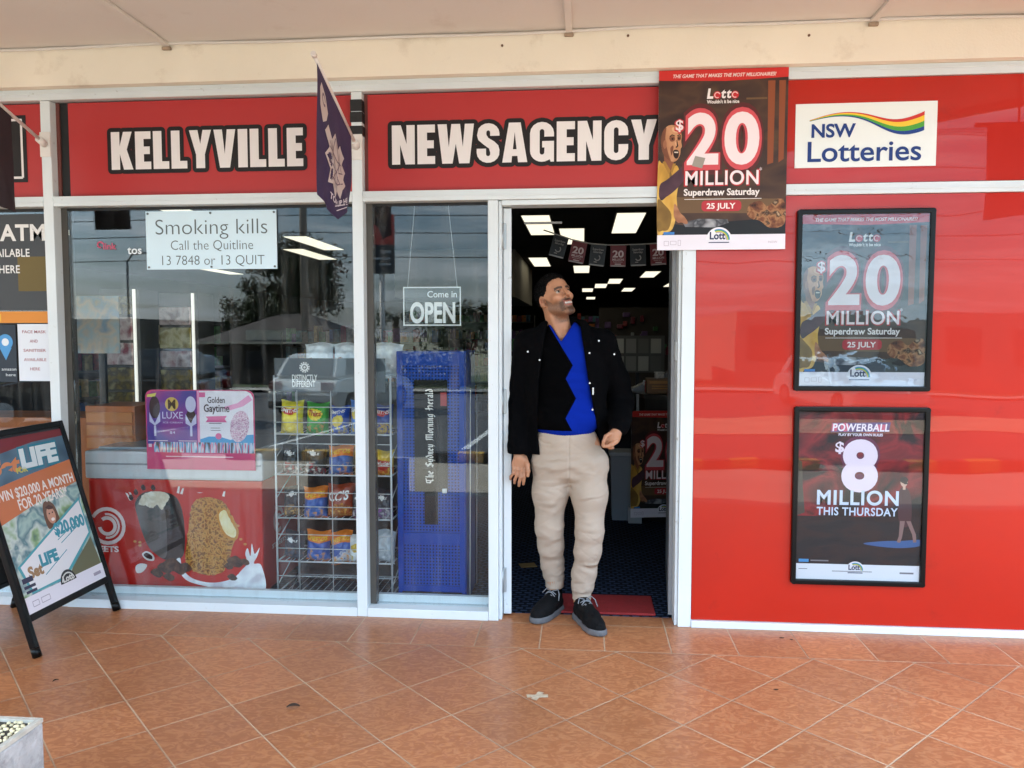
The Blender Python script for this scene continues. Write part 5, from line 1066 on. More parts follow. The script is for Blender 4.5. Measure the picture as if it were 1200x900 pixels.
def flag_art(w, h):
    f1 = Flat(w, h); z = [(.18, .42), (.27, .33), (.36, .40), (.46, .30), (.56, .40), (.66, .33), (.78, .42), (.72, .50), (.80, .58), (.72, .66), (.78, .72), (.66, .76), (.60, .84), (.52, .76), (.42, .85), (.34, .77), (.24, .80), (.27, .68), (.18, .60), (.26, .51)]
    fan(f1, .48, .58, sub(z, 3)); fan(f1, .16, .22, sub([(.10, .10), (.22, .14), (.28, .24), (.22, .33), (.14, .38), (.07, .28), (.06, .16)], 3))
    f2 = Flat(w, h)
    for a in ((.27, .5, .70, .52), (.25, .62, .72, .60), (.3, .72, .68, .70), (.34, .42, .46, .75), (.62, .42, .5, .76), (.28, .45, .6, .7), (.7, .46, .36, .7), (.46, .34, .3, .6), (.46, .34, .68, .6)):
        f2.line(sub([a[:2], a[2:]], 5)[:6], .012)
    f2.arc(.16, .20, .03, .05, 0, 330, 14)
    f3 = Flat(w, h); f3.text('TOP UP HERE', .30, .88, .895, .045, bold=.03); f3.rect(.42, .915, .78, .925); f3.rect(.46, .938, .74, .946)
    return [('artwork', ink('c4b8b4'), f1, 0), ('artwork_lines', ink('6a5868'), f2, .0008), ('lettering', ink('d8cfd4'), f3, .0008)]
def mk_cloth(nm, c):
    m = mat(nm, C(c), rough=.75, var=.08, vscale=6, bump=.25, bscale=220); return m
flag('purple flag with a pale patterned shape, on the mullion between the two lettered boards', -1.112, -.004, 2.353, .64, R(21), .6,
     dict(mat=mk_cloth('purple_cloth', '34264a'), hem=lambda a: -.30-.03*a-.085*(1-abs(2*a-1.0)), art=flag_art, swing=.0), 3)
def dark_art(w, h):
    f1 = Flat(w, h); fan(f1, .5, .3, sub([(.4, .2), (.6, .2), (.6, .4), (.4, .4)], 3)); return [('artwork', ink('8a8078'), f1, 0)]
flag('dark flag at the left picture edge beside the square emblem', -2.731, -.004, 2.40, .66, R(20), .6,
     dict(mat=mk_cloth('dark_cloth', '2a1c22'), hem=lambda a: -.33-.05*(1-a), art=dark_art), 5, .38)

t = thing('hanging_banner', 'dark banner on a bar hung from the awning right of the picture', 'banner', (2.33, -.72, 0))
MB().tube([(-.20, 0, 2.575), (.30, 0, 2.575)], .013, 10).build('bar', mat('bar_dark', C('2a2626'), rough=.5), t)
for x in (.02, .10): MB().tube([(x, 0, 2.58), (x, 0, 2.861)], .006, 8).build('hanger', mat('bar_dark', C('2a2626')), t)
V = []; F = []
for j in range(13):
    for i in range(9): V.append((-.14+.24*i/8, .012*math.sin(i*.9+j*.3)*j/12, 2.562-(.50-.03*i/8)*j/12))
for j in range(12):
    for i in range(8): q = j*9+i; F.append((q, q+1, q+10, q+9))
mesh_obj('banner_cloth', V, F, mk_cloth('banner_cloth_dark', '2a1c22'), t, True)

# ------------------------------------------------------------------ A-frame board
af = thing('a_frame_sign', 'black A-frame pavement sign with a tilted lottery poster standing on the tiles', 'pavement sign', (-2.415, -.325, 0))
# local: built facing -y then turned to face the street side (+x); leaning back
lean = math.atan2(.285, .985); HW = .30
Mf = Matrix.Rotation(R(90), 4, 'Z') @ Matrix.Rotation(-lean, 4, 'X')
def mapped(o): o.matrix_local = Mf; return o
b = MB(); lg = 1.03
for sx_ in (-1, 1): b.box(sx_*HW-.016, sx_*HW+.016, -.014, .014, .03, lg, bev=.006); b.tube([(sx_*HW, 0, 0.0), (sx_*HW, 0, .045)], .02, 12)
b.box(-HW, HW, -.012, .012, lg-.032, lg, bev=.006); b.box(-HW, HW, -.012, .012, .155, .187, bev=.006)
mapped(b.build('front_frame', M_blackframe, af))
bp_ = mapped(MB().box(-HW+.014, HW-.014, -.004, .008, .18, lg-.028).build('backing_board', M_black, af))
Mb = Matrix.Translation((-.57, 0, 0)) @ Matrix.Rotation(R(-90), 4, 'Z') @ Matrix.Rotation(-lean, 4, 'X')
b = MB()
for sx_ in (-1, 1): b.box(sx_*HW-.016, sx_*HW+.016, -.014, .014, .03, lg-.01, bev=.006); b.tube([(sx_*HW, 0, 0.0), (sx_*HW, 0, .045)], .02, 12)
b.box(-HW, HW, -.012, .012, lg-.042, lg-.01, bev=.006); b.box(-HW, HW, -.012, .012, .155, .187, bev=.006); b.box(-HW+.014, HW-.014, -.004, .008, .18, lg-.03)
o = b.build('rear_frame', M_blackframe, af); o.matrix_local = Mb
w, h = .566, .80; ps = sheet('poster_sheet', w, h, mat('poster_paper', C('dcd8dc')), af, .001); ps.matrix_local = Mf @ Matrix.Translation((0, -.006, .188))
def L(nm, m, d, fn): f = Flat(w, h); fn(f); return f.build(nm, m, ps, .001+d)
g = .5
L('header_print', printed('teal_print', ['4a6478', '5d7a8c', '3d5366'], 4, 2, gloss=g), 0, lambda f: f.rect(0, 0, 1, .30))
L('maroon_reflection', ink('7a2c30', g), .0003, lambda f: f.poly([(0, 0), (1, 0), (1, .045), (.6, .05), (0, .10)]))  # reflected maroon painted into the top of the print
L('photo_print', printed('garden_print', ['7fa0a0', 'a8c0b8', '5d8088', 'c9d4cc', '88a878', '3d5a66'], 7, 3, gloss=g), 0.0002, lambda f: f.rect(0, .30, 1, .91))
L('orange_band', ink('c87448', g), .0006, lambda f: f.poly([(0, .275), (.5, .235), (1, .205), (1, .355), (.5, .405), (0, .48)]))
L('logo_shadow', ink('2d7f94', g), .0008, lambda f: f.text('LIFE', .385, .895, .195, .115, bold=.11, shear=.1, rot=.03))
L('logo_lettering', ink('dfeaec', g), .0012, lambda f: f.text('LIFE', .40, .88, .19, .105, bold=.06, shear=.1, rot=.03))
L('logo_script', ink('d98a5a', g), .0010, lambda f: f.text('Set', .05, .40, .20, .085, bold=.05, shear=.2, rot=.1))
L('logo_for', ink('c9c25a', g), .0012, lambda f: f.text('FOR', .33, .46, .215, .028, bold=.05, rot=.1))
L('headline', ink('efe6de', g), .0010, lambda f: (f.text('WIN $20,000 A MONTH', .03, .975, .350, .056, bold=.02, rot=.11), f.text('FOR 20 YEARS!*', .24, .85, .425, .060, bold=.02, rot=.11)))
L('figure_hair', ink('6a4a38', g), .0006, lambda f: f.poly(blob([(.48, .50), (.51, .43), (.57, .42), (.63, .45), (.65, .52), (.64, .585), (.50, .59)], 4)))
L('figure_face', ink('c9957c', g), .0009, lambda f: f.ell(.565, .51, .052, .052))
L('figure_smile', ink('efe6e0', g), .0012, lambda f: f.ell(.572, .536, .022, .010))
L('figure_features', ink('4a2c24', g), .0012, lambda f: (f.ell(.548, .497, .009, .005), f.ell(.588, .495, .009, .005), f.poly([(.52, .455), (.57, .445), (.62, .465), (.6, .475), (.55, .472)])))
L('figure_top', ink('dcc4b8', g), .0007, lambda f: f.poly([(.42, .66), (.50, .585), (.57, .60), (.65, .58), (.73, .63), (.74, .75), (.42, .78)]))
L('cheque_border', ink('4fa0aa', g), .0012, lambda f: f.poly([(.03, .73), (.965, .455), (.975, .70), (.52, .90), (.10, .90)]))
L('cheque_paper', ink('e9e6e8', g), .0016, lambda f: f.poly([(.06, .735), (.95, .475), (.955, .69), (.50, .885), (.12, .89)]))
L('cheque_sum', ink('3d93a5', g), .0020, lambda f: (f.text('$20,000', .54, .945, .635, .068, bold=.05, rot=.30), f.line([(.55, .665), (.93, .575)], .004), f.line([(.58, .69), (.90, .61)], .004), f.line([(.3, .83), (.62, .74)], .004)))
L('cheque_script', ink('a07c5a', g), .0020, lambda f: f.text('Set', .12, .29, .815, .062, bold=.05, rot=.35))
L('cheque_logo', ink('3d8fa0', g), .0020, lambda f: f.text('LIFE', .28, .50, .775, .065, bold=.06, rot=.32))
L('green_patch', ink('6d6a50', g), .0022, lambda f: f.poly([(.62, .86), (.96, .72), (.985, .86), (.985, .905), (.55, .905)]))
L('footer_print', ink('e8e2ea', g), .0024, lambda f: f.rect(0, .905, 1, 1))
L('dark_stack', ink('33304a', g), .0026, lambda f: (f.rect(.03, .80, .15, .83), f.rect(.03, .845, .16, .862), f.rect(.04, .874, .16, .89)))
L('footer_icons', ink('a59aa8', g), .0027, lambda f: (f.line([(.07, .94), (.14, .94), (.14, .97), (.07, .97), (.07, .94)], .003), f.line([(.17, .94), (.27, .94), (.27, .97), (.17, .97), (.17, .94)], .003), f.rect(.85, .945, .95, .965)))
f = Flat(w, h); f.ell(.53, .925, .10, .10*w/h*1.05, 24, 0, 180); f.build('logo_ground', ink('26242a', g), ps, .0035)
f = Flat(w, h); f.arc(.53, .925, .040, .047, 10, 170); f.text('Lott', .465, .60, .918, .036, bold=.04); f.build('logo_lettering', ink('d8d6d0', g), ps, .004)

# ------------------------------------------------------------------ things on the floor, planter
pl = thing('planter_box', 'weathered grey box planter topped with cream pebbles at the corner of the picture', 'planter', (-1.433, -1.92, 0))
MB().box(-.70, 0, -.46, 0, 0, .40, bev=.006).build('box_body', mat('weathered_paint', C('a9a9a9'), rough=.75, var=.25, vscale=9, bump=.3, bscale=60, dirt='5f5f60', dirt_s=12, dirt_lo=.5, dirt_hi=.75), pl)
rim = MB()
rim.box(-.70, 0, -.014, 0, .401, .412); rim.box(-.70, 0, -.46, -.446, .401, .412); rim.box(-.014, 0, -.4455, -.0145, .401, .412); rim.box(-.70, -.686, -.4455, -.0145, .401, .412); rim.build('rim', mat('rim_grey', C('b9b4a8'), rough=.7, var=.2, vscale=25), pl)
MB().box(-.685, -.015, -.445, -.015, .4015, .4035).build('grout_bed', mat('pebble_grout', C('3b3830'), rough=.9), pl)
rnd = random.Random(4); pb = MB()
ico = bmesh.new(); bmesh.ops.create_icosphere(ico, subdivisions=1, radius=1.0); iv = [v.co.copy() for v in ico.verts]; ifc = [[v.index for v in f.verts] for f in ico.faces]; ico.free()
gx = 0
V = []; F = []
for i in range(44):
    for j in range(29):
        x = -.675+i*.0152+rnd.uniform(-.004, .004); y = -.435+j*.0148+rnd.uniform(-.004, .004)
        if rnd.random() < .10: continue
        a = rnd.uniform(.0055, .0095); b_ = a*rnd.uniform(.6, .9); th = rnd.uniform(0, 3.14); o = len(V)
        for q in iv:
            px, py = q.x*a, q.y*b_; V.append((x+px*math.cos(th)-py*math.sin(th), y+px*math.sin(th)+py*math.cos(th), .405+q.z*.005))
        F += [tuple(k+o for k in f_) for f_ in ifc]
pe = mesh_obj('pebbles', V, F, mat('cream_pebble', C('d9cba4'), rough=.55, var=.3, vscale=55), pl, True); pe['kind'] = 'stuff'
tp = thing('tape_cross', 'scrap of pale masking tape stuck as a cross on the tiles', 'tape', (-.173, -.805, .0015))
def ragged(L_, W_, rz, z0, seed):
    r_ = random.Random(seed); b = MB(); n = 7; up = []; dn = []
    for i in range(n+1):
        x = -L_/2+L_*i/n; up.append((x+r_.uniform(-.002, .002), W_/2+r_.uniform(-.0015, .0015))); dn.append((x+r_.uniform(-.002, .002), -W_/2+r_.uniform(-.0015, .0015)))
    p = up+dn[::-1]; M_ = Matrix.Rotation(rz, 2); q = [M_ @ Vector(a) for a in p]
    b.poly([(a.x, a.y, z0) for a in q]); return b
M_tape = mat('masking_tape', C('bfae94'), rough=.7, var=.15, vscale=50)
ragged(.085, .026, R(6), 0.0004, 1).build('tape_strip', M_tape, tp); ragged(.075, .024, R(70), .0012, 2).build('tape_strip', M_tape, tp)
lfm = mat('dead_leaf', C('3a2a20'), rough=.8)
for (x, y, rz, s_, label) in ((-1.105, -.985, .3, 1.0, 'curled dark leaf lying on the tiles left of centre'), (-2.17, -.85, 1.1, .5, 'tiny dark leaf on the tiles before the A-frame')):
    t = thing('leaf', label, 'leaf', (x, y, .003), (0, 0, rz)); V = []; F = []
    for i in range(7):
        a = i/6; ww = .012*math.sin(math.pi*a)**.7*s_; z = .006*math.sin(math.pi*a)*s_
        V += [(-.025*s_+.05*s_*a, -ww, z+.004*s_), (-.025*s_+.05*s_*a, 0, z), (-.025*s_+.05*s_*a, ww, z+.005*s_)]
    for i in range(6): q = 3*i; F += [(q, q+3, q+4, q+1), (q+1, q+4, q+5, q+2)]
    mesh_obj('leaf_blade', V, F, lfm, t, True)
for k, (x, y, r_, c) in enumerate(((.945, -.10, .011, '3a302a'), (.985, -.115, .008, '3a302a'), (.785, -.66, .010, '4a3020'))):
    t = thing('floor_stain', ('dark gum spot by the white sill under the posters', 'smaller gum spot beside the first by the white sill', 'brown spot on the tiles right of centre')[k], 'stain', (x, y, .0012))
    MB().poly([(r_*(1+.25*math.sin(3*a))*math.cos(a), r_*.7*math.sin(a), 0) for a in np.linspace(0, 6.28, 14)[:-1]]).build('spot', mat('gum_'+c, C(c), rough=.8), t)
# ------------------------------------------------------------------ the man in the doorway (sculpted as a distance field, then meshed)
class Field:
    def __init__(s, xs, ys, zs):
        s.x, s.y, s.z = [np.asarray(a, dtype=np.float32) for a in (xs, ys, zs)]
        s.F = np.full((len(s.x), len(s.y), len(s.z)), 0.2, dtype=np.float32)
    def sl(s, lo, hi):
        r = []
        for a, l, h in zip((s.x, s.y, s.z), lo, hi): i0 = max(0, np.searchsorted(a, l)-1); i1 = min(len(a), np.searchsorted(a, h)+2); r.append(slice(i0, i1))
        return tuple(r)
    def pts(s, q): return s.x[q[0]][:, None, None], s.y[q[1]][None, :, None], s.z[q[2]][None, None, :]
    def apply(s, fn, lo, hi, k=0.01, op='add'):
        m = max(0.03, 2*k); q = s.sl([a-m for a in lo], [a+m for a in hi])
        X, Y, Z = s.pts(q)
        if X.size == 0 or Y.size == 0 or Z.size == 0: return s
        d = fn(X, Y, Z); A = s.F[q]
        if op == 'add':
            h = np.clip(.5+.5*(A-d)/k, 0, 1); s.F[q] = A*(1-h)+d*h-k*h*(1-h)
        elif op == 'cut':
            h = np.clip(.5-.5*(A+d)/k, 0, 1); s.F[q] = A*(1-h)+(-d)*h+k*h*(1-h)
        return s
    def cone(s, a, b, ra, rb, k=0.01, op='add', sq=None):
        a, b = np.array(a, float), np.array(b, float); ab = b-a; L2 = float(ab@ab) or 1e-9
        r = max(ra, rb)
        def fn(X, Y, Z):
            t = np.clip(((X-a[0])*ab[0]+(Y-a[1])*ab[1]+(Z-a[2])*ab[2])/L2, 0, 1)
            return np.sqrt((X-a[0]-t*ab[0])**2+(((Y-a[1]-t*ab[1])/(sq or 1.0))**2)+(Z-a[2]-t*ab[2])**2)-(ra+t*(rb-ra))
        return s.apply(fn, np.minimum(a, b)-r, np.maximum(a, b)+r, k, op)
    def chain(s, P, k=0.01, op='add'):
        for (p, r), (q, r2) in zip(P, P[1:]): s.cone(p, q, r, r2, k, op)
        return s
    def ell(s, c, rad, k=0.01, op='add', Rm=None):
        c = np.array(c, float); rad = np.array(rad, float); M = np.eye(3) if Rm is None else np.array(Rm)   # rows = local axes
        ext = np.abs(M.T)@rad
        def fn(X, Y, Z):
            u = [(M[i, 0]*(X-c[0])+M[i, 1]*(Y-c[1])+M[i, 2]*(Z-c[2])) for i in range(3)]
            k0 = np.sqrt(sum((u[i]/rad[i])**2 for i in range(3))); k1 = np.sqrt(sum((u[i]/rad[i]**2)**2 for i in range(3)))+1e-6
            return k0*(k0-1)/k1
        return s.apply(fn, c-ext, c+ext, k, op)
    def mesh(s):
        F = s.F; I = F < 0; n = F.shape
        c = [I[i:n[0]-1+i, j:n[1]-1+j, k:n[2]-1+k] for i in (0, 1) for j in (0, 1) for k in (0, 1)]
        al = c[0].copy(); an = c[0].copy()
        for q in c[1:]: al &= q; an |= q
        act = an & ~al; idx = np.full(act.shape, -1, np.int64); A = np.argwhere(act); idx[act] = np.arange(len(A))
        acc = np.zeros((len(A), 3)); cnt = np.zeros(len(A)); co = [s.x, s.y, s.z]
        for ax in range(3):
            o1, o2 = [a for a in range(3) if a != ax]
            for i in (0, 1):
                for j in (0, 1):
                    p = A.copy(); p[:, o1] += i; p[:, o2] += j; q = p.copy(); q[:, ax] += 1
                    f0 = F[p[:, 0], p[:, 1], p[:, 2]]; f1 = F[q[:, 0], q[:, 1], q[:, 2]]; m = (f0 < 0) != (f1 < 0)
                    t = np.where(m, f0/(f0-f1+1e-12), 0)
                    P = np.stack([co[a][p[:, a]] for a in range(3)], 1).astype(float); P[:, ax] += t*(co[ax][q[:, ax]]-co[ax][p[:, ax]])
                    acc[m] += P[m]; cnt[m] += 1
        V = acc/np.maximum(cnt, 1)[:, None]; faces = []
        for ax in range(3):
            o1, o2 = [(1, 2), (2, 0), (0, 1)][ax]
            sl0 = [slice(None)]*3; sl1 = [slice(None)]*3; sl0[ax] = slice(0, n[ax]-1); sl1[ax] = slice(1, n[ax])
            ch = I[tuple(sl0)] != I[tuple(sl1)]; E_ = np.argwhere(ch); ins = I[tuple(sl0)][ch]
            ok = (E_[:, o1] > 0) & (E_[:, o2] > 0) & (E_[:, o1] < n[o1]-1) & (E_[:, o2] < n[o2]-1); E_, ins = E_[ok], ins[ok]
            def g(d1, d2): p = E_.copy(); p[:, o1] -= d1; p[:, o2] -= d2; return idx[p[:, 0], p[:, 1], p[:, 2]]
            q = np.stack([g(1, 1), g(0, 1), g(0, 0), g(1, 0)], 1); q[~ins] = q[~ins][:, ::-1]; faces.append(q)
        Q = np.concatenate(faces); Q = Q[(Q >= 0).all(1)]
        return V, Q
def np_mesh(name, V, Q, m, parent, colors=None):
    me = bpy.data.meshes.new(name); me.vertices.add(len(V)); me.vertices.foreach_set('co', V.astype(np.float32).ravel())
    me.loops.add(len(Q)*4); me.loops.foreach_set('vertex_index', Q.astype(np.int32).ravel())
    me.polygons.add(len(Q)); me.polygons.foreach_set('loop_start', np.arange(0, len(Q)*4, 4, dtype=np.int32)); me.polygons.foreach_set('loop_total', np.full(len(Q), 4, np.int32))
    me.polygons.foreach_set('use_smooth', np.ones(len(Q), bool)); me.update(calc_edges=True); me.validate()
    if colors is not None:
        at = me.color_attributes.new('Col', 'FLOAT_COLOR', 'POINT'); at.data.foreach_set('color', np.c_[colors, np.ones(len(V))].astype(np.float32).ravel())
    me.materials.append(m); o = bpy.data.objects.new(name, me); col.objects.link(o); o.parent = parent; return o
def vnoise(X, Y, Z, sc_, seed=0):
    r_ = np.random.RandomState(seed); T = r_.rand(32, 32, 32).astype(np.float32)*2-1
    P = [np.asarray(a, np.float32)*q for a, q in zip((X, Y, Z), sc_)]; P = np.broadcast_arrays(*P)
    f = [np.floor(a).astype(int) for a in P]; w = [a-b for a, b in zip(P, f)]; w = [t*t*(3-2*t) for t in w]; out = 0
    for i in (0, 1):
        for j in (0, 1):
            for k in (0, 1): out = out+T[(f[0]+i) % 32, (f[1]+j) % 32, (f[2]+k) % 32]*(w[0] if i else 1-w[0])*(w[1] if j else 1-w[1])*(w[2] if k else 1-w[2])
    return out
def axis(a, b, coarse, fine=()):
    out = [a]
    while out[-1] < b:
        p = out[-1]; st = coarse
        for (l, h, f) in fine:
            if l-1e-6 <= p < h: st = f
            elif p < l < p+st: st = max(l-p, f)
        out.append(p+st)
    return out
man = thing('person', 'man in dark jacket, blue sweater and beige trousers stepping out of the doorway, looking up', 'person', (-.09, .06, 0))
MO = np.array([-.09, .06, 0.0])
def W3(*p): return np.array(p, float)-MO      # world to local
# head frame
psi, th, rol = R(36), R(21), R(9)
Fv = np.array([math.sin(psi)*math.cos(th), -math.cos(psi)*math.cos(th), math.sin(th)])
Lv = np.array([math.cos(psi), math.sin(psi), 0.0]); Uv = np.cross(Lv, -Fv) if np.cross(Lv, -Fv)[2] > 0 else np.cross(-Fv, Lv)
Lr = Lv*math.cos(rol)+Uv*math.sin(rol); Ur = Uv*math.cos(rol)-Lv*math.sin(rol); Lv, Uv = Lr, Ur
HC = W3(-.142, .065, 1.612); HS = .915
HM = np.array([Lv, Fv, Uv])
def Hp(a, b, c): return HC+HS*(a*Lv+b*Fv+c*Uv)
skin = Field(axis(-.36, .36, .009, ((-.29, -.15, .003), (-.145, .08, .0024), (.14, .29, .003))),
             axis(-.22, .22, .009, ((-.175, .13, .0026),)),
             axis(.05, 1.76, .012, ((.63, .98, .003), (1.36, 1.75, .0024))))
S = skin
# hidden body under the clothes, one continuous figure
S.ell(W3(-.085, .075, 1.22), (.12, .07, .22), .03).ell(W3(-.085, .085, .93), (.11, .07, .13), .04)
S.chain([(W3(-.26, .07, 1.40), .05), (W3(-.31, .10, 1.13), .038), (W3(-.318, .055, .86), .027)], .02)
S.chain([(W3(.075, .08, 1.40), .05), (W3(.178, .145, 1.10), .038), (W3(.172, -.035, .985), .027)], .02)
S.cone(W3(-.26, .07, 1.40), W3(.075, .08, 1.40), .05, .05, .04)
S.chain([(W3(-.165, .09, .88), .08), (W3(-.165, .10, .47), .05), (W3(-.14, .17, .10), .038)], .03)
S.chain([(W3(.01, .08, .88), .08), (W3(.035, .045, .46), .05), (W3(-.005, .08, .09), .038)], .03)
# neck
S.chain([(W3(-.105, .085, 1.40), .062), (Hp(0, -.030, -.055), .056)], .03)
S.cone(Hp(.052, -.01, -.05), W3(-.085, .015, 1.425), .012, .010, .018); S.cone(Hp(-.05, -.01, -.05), W3(-.115, .015, 1.425), .012, .010, .018)
# skull and face
E3 = lambda c, r, k=.01, op='add', rot=None: S.ell(Hp(*c), [q*HS for q in r], k, op, HM if rot is None else np.array(Matrix.Rotation(rot[0], 3, rot[1]))@HM)
Cn = lambda a, b, ra, rb, k=.008, op='add': S.cone(Hp(*a), Hp(*b), ra*HS, rb*HS, k, op)
E3((0, -.015, .032), (.077, .099, .090), .02); E3((0, .032, -.033), (.058, .066, .083), .025)
E3((0, .05, .045), (.060, .045, .055), .02)
for s_ in (-1, 1):
    Cn((s_*.053, .0, -.052), (s_*.018, .078, -.102), .016, .018, .02)
    E3((s_*.043, .066, -.020), (.024, .026, .022), .018)      # cheek
    Cn((s_*.047, .078, .026), (s_*.012, .095, .026), .0095, .010, .012)   # brow
E3((0, .086, -.106), (.024, .020, .018), .016)             # chin
E3((0, .085, -.066), (.030, .022, .024), .014)             # muzzle
for s_ in (-1, 1): E3((s_*.032, .097, .006), (.017, .014, .010), .010, 'cut')
Cn((0, .093, .022), (0, .123, -.020), .0085, .0125, .010)  # nose
E3((0, .124, -.024), (.0105, .011, .0095), .006)
for s_ in (-1, 1):
    E3((s_*.0145, .105, -.030), (.008, .010, .008), .005); E3((s_*.008, .114, -.037), (.004, .006, .003), .003, 'cut')
    E3((s_*.032, .079, .005), (.0135, .0135, .0125), .002)   # eyeball
    Cn((s_*.045, .082, .0105), (s_*.021, .0905, .0125), .0032, .0036, .004)   # lids
    Cn((s_*.044, .083, -.0025), (s_*.022, .089, -.0035), .0026, .003, .004)
# open smile: lips, mouth, teeth
Cn((-.026, .090, -.056), (0, .1085, -.0575), .0035, .0048, .004); Cn((.026, .090, -.056), (0, .1085, -.0575), .0035, .0048, .004)
Cn((-.026, .090, -.058), (0, .1050, -.0755), .0034, .0055, .004); Cn((.026, .090, -.058), (0, .1050, -.0755), .0034, .0055, .004)
E3((0, .106, -.0655), (.022, .016, .0062), .003, 'cut'); E3((0, .091, -.0635), (.022, .0105, .0060), .002)
for s_ in (-1, 1): Cn((s_*.020, .096, -.030), (s_*.035, .083, -.058), .004, .003, .006)    # smile fold
for s_ in (-1, 1):   # ears
    E3((s_*.079, -.012, -.004), (.010, .020, .033), .006, rot=(R(12), 'X')); E3((s_*.0885, -.007, -.002), (.0075, .0105, .018), .003, 'cut'); E3((s_*.081, .004, -.008), (.006, .005, .007), .003); E3((s_*.078, -.004, -.030), (.007, .010, .010), .006)
# right hand, hanging, back of the hand to the front
wr = W3(-.318, .055, .86)
S.chain([(wr, .027), (W3(-.317, .045, .825), .026)], .012)
S.ell(W3(-.314, .040, .785), (.040, .016, .048), .014, 'add', np.array([[1, 0, 0], [0, .97, .22], [0, -.22, .97]]))
for k, (x, l, r_) in enumerate(((-.284, .066, .0086), (-.303, .074, .0090), (-.322, .069, .0086), (-.340, .055, .0075))):
    z0 = .752+.004*k*(k > 1); o = -.003*k
    S.chain([(W3(x, .036, z0+.02), r_+.0015), (W3(x-.004, .026, z0-l*.36), r_), (W3(x-.008+o, .032, z0-l*.70), r_-.0008), (W3(x-.011+o, .046, z0-l*.98), r_-.0018)], .004)
    S.ell(W3(x, .027, z0+.004), (.0085, .007, .008), .005)
S.chain([(W3(-.288, .045, .822), .013), (W3(-.272, .022, .788), .0115), (W3(-.268, .012, .760), .0095), (W3(-.270, .012, .736), .0078)], .006)
# left hand: thumb and forefinger pinching the trouser seam
S.chain([(W3(.172, -.035, .985), .027), (W3(.160, -.050, .962), .026)], .012)
S.ell(W3(.146, -.060, .940), (.036, .020, .034), .014, 'add', np.array([[.8, 0, .6], [0, 1, 0], [-.6, 0, .8]]))
S.chain([(W3(.132, -.074, .962), .0105), (W3(.110, -.086, .950), .0092), (W3(.100, -.090, .926), .0084), (W3(.096, -.086, .905), .0072)], .004)
S.chain([(W3(.160, -.074, .925), .0125), (W3(.138, -.090, .910), .0105), (W3(.118, -.094, .904), .0090), (W3(.101, -.090, .902), .0076)], .005)
for k, (dz, dx) in enumerate(((-.004, .0), (-.020, .008), (-.034, .018))):
    S.chain([(W3(.138+dx*.5, -.066+.006*k, .952+dz), .0098), (W3(.112+dx, -.068+.010*k, .938+dz), .0088), (W3(.112+dx, -.050+.010*k, .922+dz), .0082), (W3(.128+dx, -.046+.010*k, .920+dz), .0072)], .004)
V, Q = S.mesh()
# skin colour, brows, eyes, lips, stubble by place on the head
D = (V-HC)/HS; a, b, c = D@Lv, D@Fv, D@Uv
base = np.array(C('b07e60')[:3]); colr = np.tile(base, (len(V), 1))*(1+.10*vnoise(V[:, 0], V[:, 1], V[:, 2], (40, 40, 40), 3))[:, None]
def blend(mask, hexc, k=1.0):
    global colr
    m = np.clip(mask, 0, 1)[:, None]*k; colr = colr*(1-m)+np.array(C(hexc)[:3])*m
head = c > -.16
def sm(e0, e1, x): t = np.clip((x-e0)/(e1-e0), 0, 1); return t*t*(3-2*t)
blend(head*sm(.03, .0, np.sqrt((np.abs(a)-.043)**2+(b-.066)**2+(c+.02)**2)), 'b5745a', .5)
blend(head*sm(.02, .0, np.sqrt(a**2+(b-.118)**2+(c+.026)**2)), 'b5705a', .4)
fr_ = b-.035-.35*np.abs(c+.06)
beard = head*sm(-.030, -.050, c-1.15*np.maximum(0, .045-b)*(np.abs(a) > .035))*sm(-.004, .012, b)*sm(-.150, -.135, c)
stub = .5+.5*vnoise(V[:, 0], V[:, 1], V[:, 2], (420, 420, 420), 5)
blend(beard*(.55+.45*stub), '3f2d24', .78)
mou = head*sm(.013, .005, np.abs(c+.0465))*sm(.036, .022, np.abs(a))*(b > .07); blend(mou*(.7+.3*stub), '2a1b15', .88)
gt = head*sm(.024, .012, np.abs(a))*sm(-.080, -.090, c)*(b > .06)*(c > -.128); blend(gt*(.7+.3*stub), '2f2019', .85)
sid = head*sm(.012, .004, np.abs(np.abs(a)-.034))*sm(-.045, -.055, c)*(c > -.10)*(b > .065); blend(sid*(.6+.4*stub), '33231b', .8)
lips = head*((np.abs(c+.067-.35*np.abs(a)*np.abs(a)/.03) < .0155))*(np.abs(a) < .029)*(b > .085); blend(lips*sm(.030, .024, np.abs(a)), '9c5c50', .75)
teeth = head*(np.abs(a) < .0215)*(np.abs(c+.0640) < .0062)*(b < .1025)*(b > .085); blend(teeth, 'c4bbb0')
mouthin = head*(np.abs(a) < .023)*(c > -.0735)*(c < -.0692)*(b < .101)*(b > .07); blend(mouthin, '3a1814', .9)
for s_ in (-1, 1):
    e = np.sqrt((a-s_*.032)**2+(b-.079)**2+(c-.005)**2); ey = head*(e < .0146)*(b > .085)*(np.abs(c-.0045) < .0066); blend(ey, '9d948a')
    ir = ey*(np.sqrt((a-s_*.032-.0015)**2+(c-.0068)**2) < .0066); blend(ir, '24160f')
    lid = head*(np.abs(a-s_*.033) < .016)*(np.abs(c-.0128) < .0022)*(b > .075); blend(lid, '1d120e', .85)
    br_ = head*sm(.0078, .0045, np.abs(c-.0265+.25*(np.abs(np.abs(a)-.030)-.0)*.9))*(np.abs(np.abs(a)-.031) < .021)*(b > .06)*(a*s_ > 0); blend(br_, '1d1410', .9)
blend(head*sm(.03, .0, np.sqrt((np.abs(a)-.084)**2+(b+.012)**2+(c+.004)**2)), 'b87860', .35)
blend(head*(np.abs(a) > .070)*sm(.016, .008, np.sqrt((b+.007)**2+((c+.002)*.62)**2))*(np.abs(a) < .0845), '8a5240', .6)
